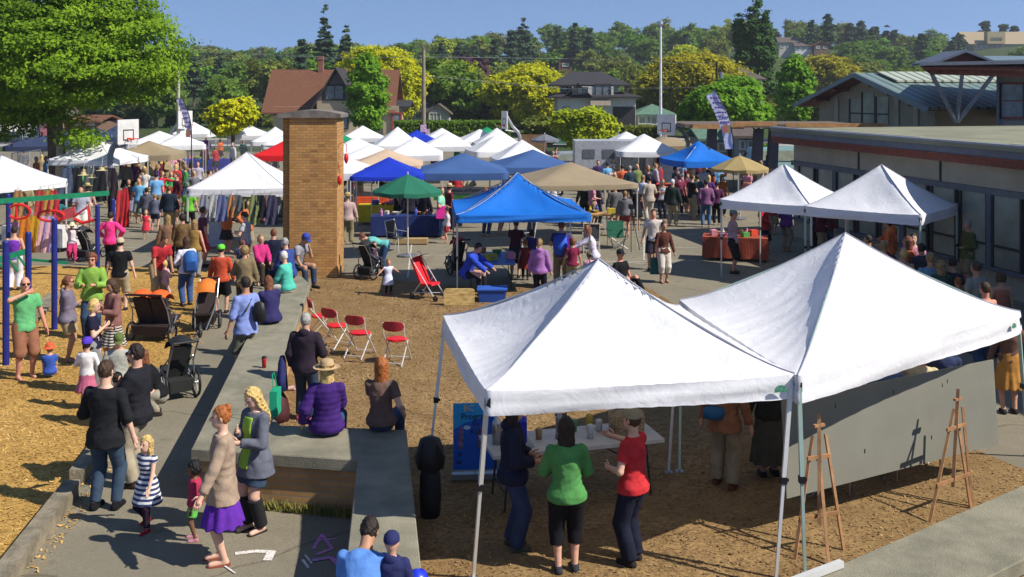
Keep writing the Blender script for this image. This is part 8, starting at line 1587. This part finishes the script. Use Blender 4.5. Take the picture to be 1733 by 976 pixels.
pe(1266, 352, 1.7, 300, ('tee', '#cc7c90'), ('jeans', NAVY), ('short', 'grey'), 'man in pink tee under the khaki parasol', skin='red', L='hold'); pe(1058, 400, 1.6, 180, ('hoodie', '#6a6a72'), ('shorts', '#7a3034'), ('short', 'dirty'), 'person in grey hoodie with bare legs by the tan tent', skin='red'); pe(1041, 390, 1.7, 190, ('sweater', '#5e6064'), ('shorts', '#54544c'), ('short', 'brown'), 'person in dark grey sweater with lime bag by the tan tent', skin='tan')
pe(1010, 382, 1.7, 120, ('shirt', '#3c3a4c'), ('jeans', '#18181c'), ('short', 'brown'), 'person in charcoal jacket at the wooden topped table', L='bent'); pe(990, 380, 1.74, 190, ('shirt', '#1e2c24'), ('jeans', BLK), ('short', 'brown'), 'person in dark green check shirt under the tan tent')
for x, y, H_, f, tc, hr, lab in ((1053, 344, 1.76, 190, '#c85a2c', 'dark', 'man in bright orange shirt in the crowd behind the tan tent'), (1066, 346, 1.74, 200, '#263a48', 'grey', 'man in dark petrol jacket right of the orange shirt'), (1028, 336, 1.72, 200, '#5aa0cc', 'dark', 'person in sky blue tee with red cap in the market crowd'), (1038, 342, 1.64, 20, '#c8a8b0', 'black', 'woman in pale pink tee with black hair in the crowd'), (1012, 330, 1.7, 10, '#3c2c5c', 'dark', 'person in violet jacket left of the sky blue tee'), (1097, 350, 1.74, 180, '#241c34', 'red', 'red-haired person in black-violet top in the crowd'), (1109, 338, 1.7, 100, '#9c9cab', 'dirty', 'person in pale grey tee behind the white tank top'), (1117, 336, 1.7, 250, '#a81c28', 'dark', 'person in scarlet jacket beside the red table'), (1176, 345, 1.72, 20, '#44342c', 'dark', 'person in dark brown coat right of the hoop post'), (1205, 352, 1.74, 100, '#984a40', 'bald', 'bald man in brick red tee behind the mauve sweater'), (1142, 345, 1.7, 100, '#30605a', 'dark', 'person in bottle green top near the hoop post'), (1078, 340, 1.7, 30, '#707c44', 'blonde', 'blonde person in olive tee in the crowd')):
    pe(x, y, H_, f, ('tee' if y % 2 else 'jacket', tc), ('jeans', [NAVY, '#3a3a40', KHA][x % 3]), ('bald' if hr == 'bald' else 'short', hr), lab)
# --- by the school wall and behind the board
for x, yh, H_, f, ts, tc, hs, hr, lab in ((1470, 398, 1.7, 250, 'tee', '#4c2030', 'short', 'dark', 'person in dark maroon under the second wall tent'), (1496, 408, 1.78, 170, 'tee', '#2a2440', 'short', 'dirty', 'balding man in dark indigo tee by the school windows'), (1530, 422, 1.66, 170, 'tank', '#8c8c9c', 'bun', 'blonde', 'blonde woman with bun and bare shoulders by the school windows'), (1560, 412, 1.7, 190, 'jacket', '#3a3640', 'short', 'black', 'black-haired person in charcoal jacket by the school windows'), (1575, 428, 1.76, 175, 'tee', '#5e88a0', 'short', 'dirty', 'fair-haired man in denim blue tee behind the big white tent'), (1593, 441, 1.66, 178, 'tee', '#30443c', 'long', 'dirty', 'woman with long fair hair in dark green top behind the big white tent'), (1622, 470, 1.35, 200, 'tee', '#4c4c50', 'short', 'red', 'red-haired child between the fair-haired pair and the grey tee'), (1653, 442, 1.80, 205, 'tee', '#88887e', 'short', 'brown', 'man in big grey tee behind the right end of the white tent'), (1694, 458, 1.68, 190, 'tank', '#9a5a48', 'bob', 'brown', 'woman in salmon tank top at the right edge'), (1612, 436, 1.7, 120, 'tee', '#302c34', 'short', 'dark', 'dark figure facing right in front of the school wall')):
    y = HY+CAM_H*(yh-HY)/(CAM_H-H_); pe(x, y, H_, f, (ts, tc), ('jeans', [NAVY, '#44403c'][x % 2]), (hs, hr), lab, sex='f' if 'woman' in lab else None, skin='tan')
for X, Y, tc, lab in ((5.42, 14.6, '#50688c', 'seated person in faded blue shirt behind the board'), (6.02, 14.8, '#b8aa84', 'seated person in cream shirt behind the board'), (6.62, 15.4, '#2c3658', 'seated person in navy jacket behind the board')): pe(0, 0, 1.75, 160, ('shirt', tc), ('jeans', JEAN), ('short', 'brown'), lab, pt=Vector((X, Y, 0)), pose='sit', seat=.42, L='lap', R='lap', lean=8)
pe(1708, 700, 1.66, 170, ('longsleeve', '#6a4a3c'), ('skirt', '#b07828'), ('shoulder', 'dark'), 'woman in ochre skirt standing past the right end of the board', sex='f'); pe(1668, 640, 1.72, 200, ('tank', '#40302c'), ('jeans', JEAN), ('short', 'brown'), 'bare-armed person in jeans standing behind the board end', skin='red')
# --- under the nearest tent
pe(868, 928, 1.68, 95, ('hoodie', '#1d2138'), ('flares', '#2b3a5a'), ('long', 'dark'), 'woman in navy hoodie and jeans facing right at the coffee table', sex='f', L='bent', R='bent', shoe='#4a4840')
pe(959, 968, 1.66, 183, ('sweater', '#4a8a46'), ('capri', '#14141a'), ('long', 'dark'), 'woman in leaf green sweater and black capris with her back to the camera', sex='f', L='hold', R='hold', shoe='#30343c')
pe(1072, 953, 1.69, 232, ('tee', '#c01c24'), ('flares', '#191d30'), ('short', 'brown'), 'woman in bright red tee and beige cap gesturing at the coffee table', sex='f', hat=('cap', '#8f876c'), L='bent', R=(.02, .22, .74), skin='fair')
pe(1226, 824, 1.72, 150, ('shirt', '#8a5a3c'), ('flares', '#93856a'), ('short', 'brown'), 'person in beige trousers with a blue waist bag under the tents', shoe='#6a3424', step=.05); pe(1302, 806, 1.68, 185, ('jacket', '#2c2e2a'), ('long_skirt', '#4a4a40'), ('shoulder', 'dark'), 'person in long dark olive skirt under the junction of the tents', sex='f')
b = MB(); b.lathe([(0, -.08), (.13, -.06), (.15, .02), (.12, .08), (0, .09)], 12); b.v = [(x, y*.6, z) for x, y, z in b.v]; o = b.build('waist_bag', mat('teal_blue_nylon', (.01, .09, .22), .6), None, True); o.location = P(1205, 824)+Vector((0, -.12, 1.0)); tag(o, 'blue waist bag worn over the beige trousers', 'bag')
# --- the rest of the market crowd, each placed between the stalls
rc = np.random.default_rng(31)
CN = [('scarlet', '#b01c24'), ('black', '#141418'), ('white', '#c8c8c8'), ('sky blue', '#5c98c8'), ('navy', '#1c2440'), ('purple', '#5a2c78'), ('olive', '#5c6234'), ('pink', '#c87c94'), ('grey', '#6c6e74'), ('tan', '#94805c'), ('teal', '#1c6064'), ('orange', '#c0602a'), ('cream', '#b4a88c'), ('maroon', '#581c28'), ('green', '#3c7c40')]
BN = [('blue jeans', 'jeans', '#30486c'), ('black trousers', 'jeans', '#16161a'), ('khaki shorts', 'cargo', '#8c7c5c'), ('dark skirt', 'skirt', '#26242c'), ('beige trousers', 'trousers', '#8c8068')]
HN = [('brown', 'short'), ('dark', 'short'), ('blonde', 'long'), ('auburn', 'shoulder'), ('grey', 'short'), ('dark', 'long'), ('dirty', 'bob')]
HW = {'brown': 'brown-haired', 'dark': 'dark-haired', 'blonde': 'blonde', 'auburn': 'auburn-haired', 'grey': 'grey-haired', 'dirty': 'fair-haired'}
seen = set()
def crowd(x0, x1, y0, y1, n, place):
    for _ in range(n):
        x = rc.uniform(x0, x1); y = rc.uniform(y0, y1)
        for _t in range(60):
            c = int(rc.integers(0, len(CN))); b_ = int(rc.integers(0, len(BN))); h_ = int(rc.integers(0, len(HN)))
            if (c, b_, HN[h_][0], place) not in seen: seen.add((c, b_, HN[h_][0], place)); break
        fem = HN[h_][1] != 'short' or b_ == 3
        pe(x, y, rc.uniform(1.58, 1.82), rc.uniform(0, 360), (['tee', 'jacket', 'shirt', 'sweater'][int(rc.integers(0, 4))], CN[c][1]), (BN[b_][1], BN[b_][2]), (HN[h_][1], HN[h_][0]), f'{HW[HN[h_][0]]} shopper in {CN[c][0]} with {BN[b_][0]} {place}', sex='f' if fem else None, L=['relaxed', 'bent', 'pocket', 'hold'][int(rc.integers(0, 4))], R=['relaxed', 'bent', 'hip', 'down'][int(rc.integers(0, 4))], step=float(rc.uniform(0, .08)), skin=['light', 'tan', 'fair', 'red'][int(rc.integers(0, 4))])
crowd(105, 225, 330, 372, 9, 'in front of the hat stall'); crowd(205, 330, 288, 325, 13, 'among the far left stalls'); crowd(340, 468, 272, 300, 11, 'by the fence behind the clothing tent')
crowd(345, 465, 350, 385, 7, 'inside the clothing stall'); crowd(595, 720, 300, 360, 9, 'behind the green parasol'); crowd(760, 870, 318, 366, 7, 'under the slate blue tent'); crowd(700, 900, 285, 305, 7, 'between the white tents')
crowd(985, 1060, 296, 330, 11, 'near the parked silver car'); crowd(1060, 1125, 296, 352, 11, 'left of the right hoop'); crowd(1130, 1225, 312, 372, 12, 'in the queue by the blue canopy'); crowd(1225, 1300, 300, 340, 6, 'by the khaki parasol')
crowd(1275, 1400, 388, 440, 9, 'under the tents at the school wall'); crowd(930, 1040, 350, 385, 6, 'under the tan tent'); crowd(10, 100, 370, 430, 5, 'behind the left edge stall'); crowd(40, 150, 300, 326, 5, 'along the chain-link fence'); crowd(1440, 1640, 470, 560, 6, 'in the line by the school wall'); crowd(235, 330, 330, 352, 4, 'on the open asphalt at left')
crowd(200, 330, 300, 380, 9, 'strolling between hat and clothing stalls'); crowd(990, 1220, 300, 345, 14, 'deep in the central crowd'); crowd(590, 760, 330, 372, 5, 'near the yellow table'); crowd(350, 470, 395, 440, 4, 'left of the brick pillar'); crowd(860, 1000, 292, 310, 5, 'by the slate blue tents')
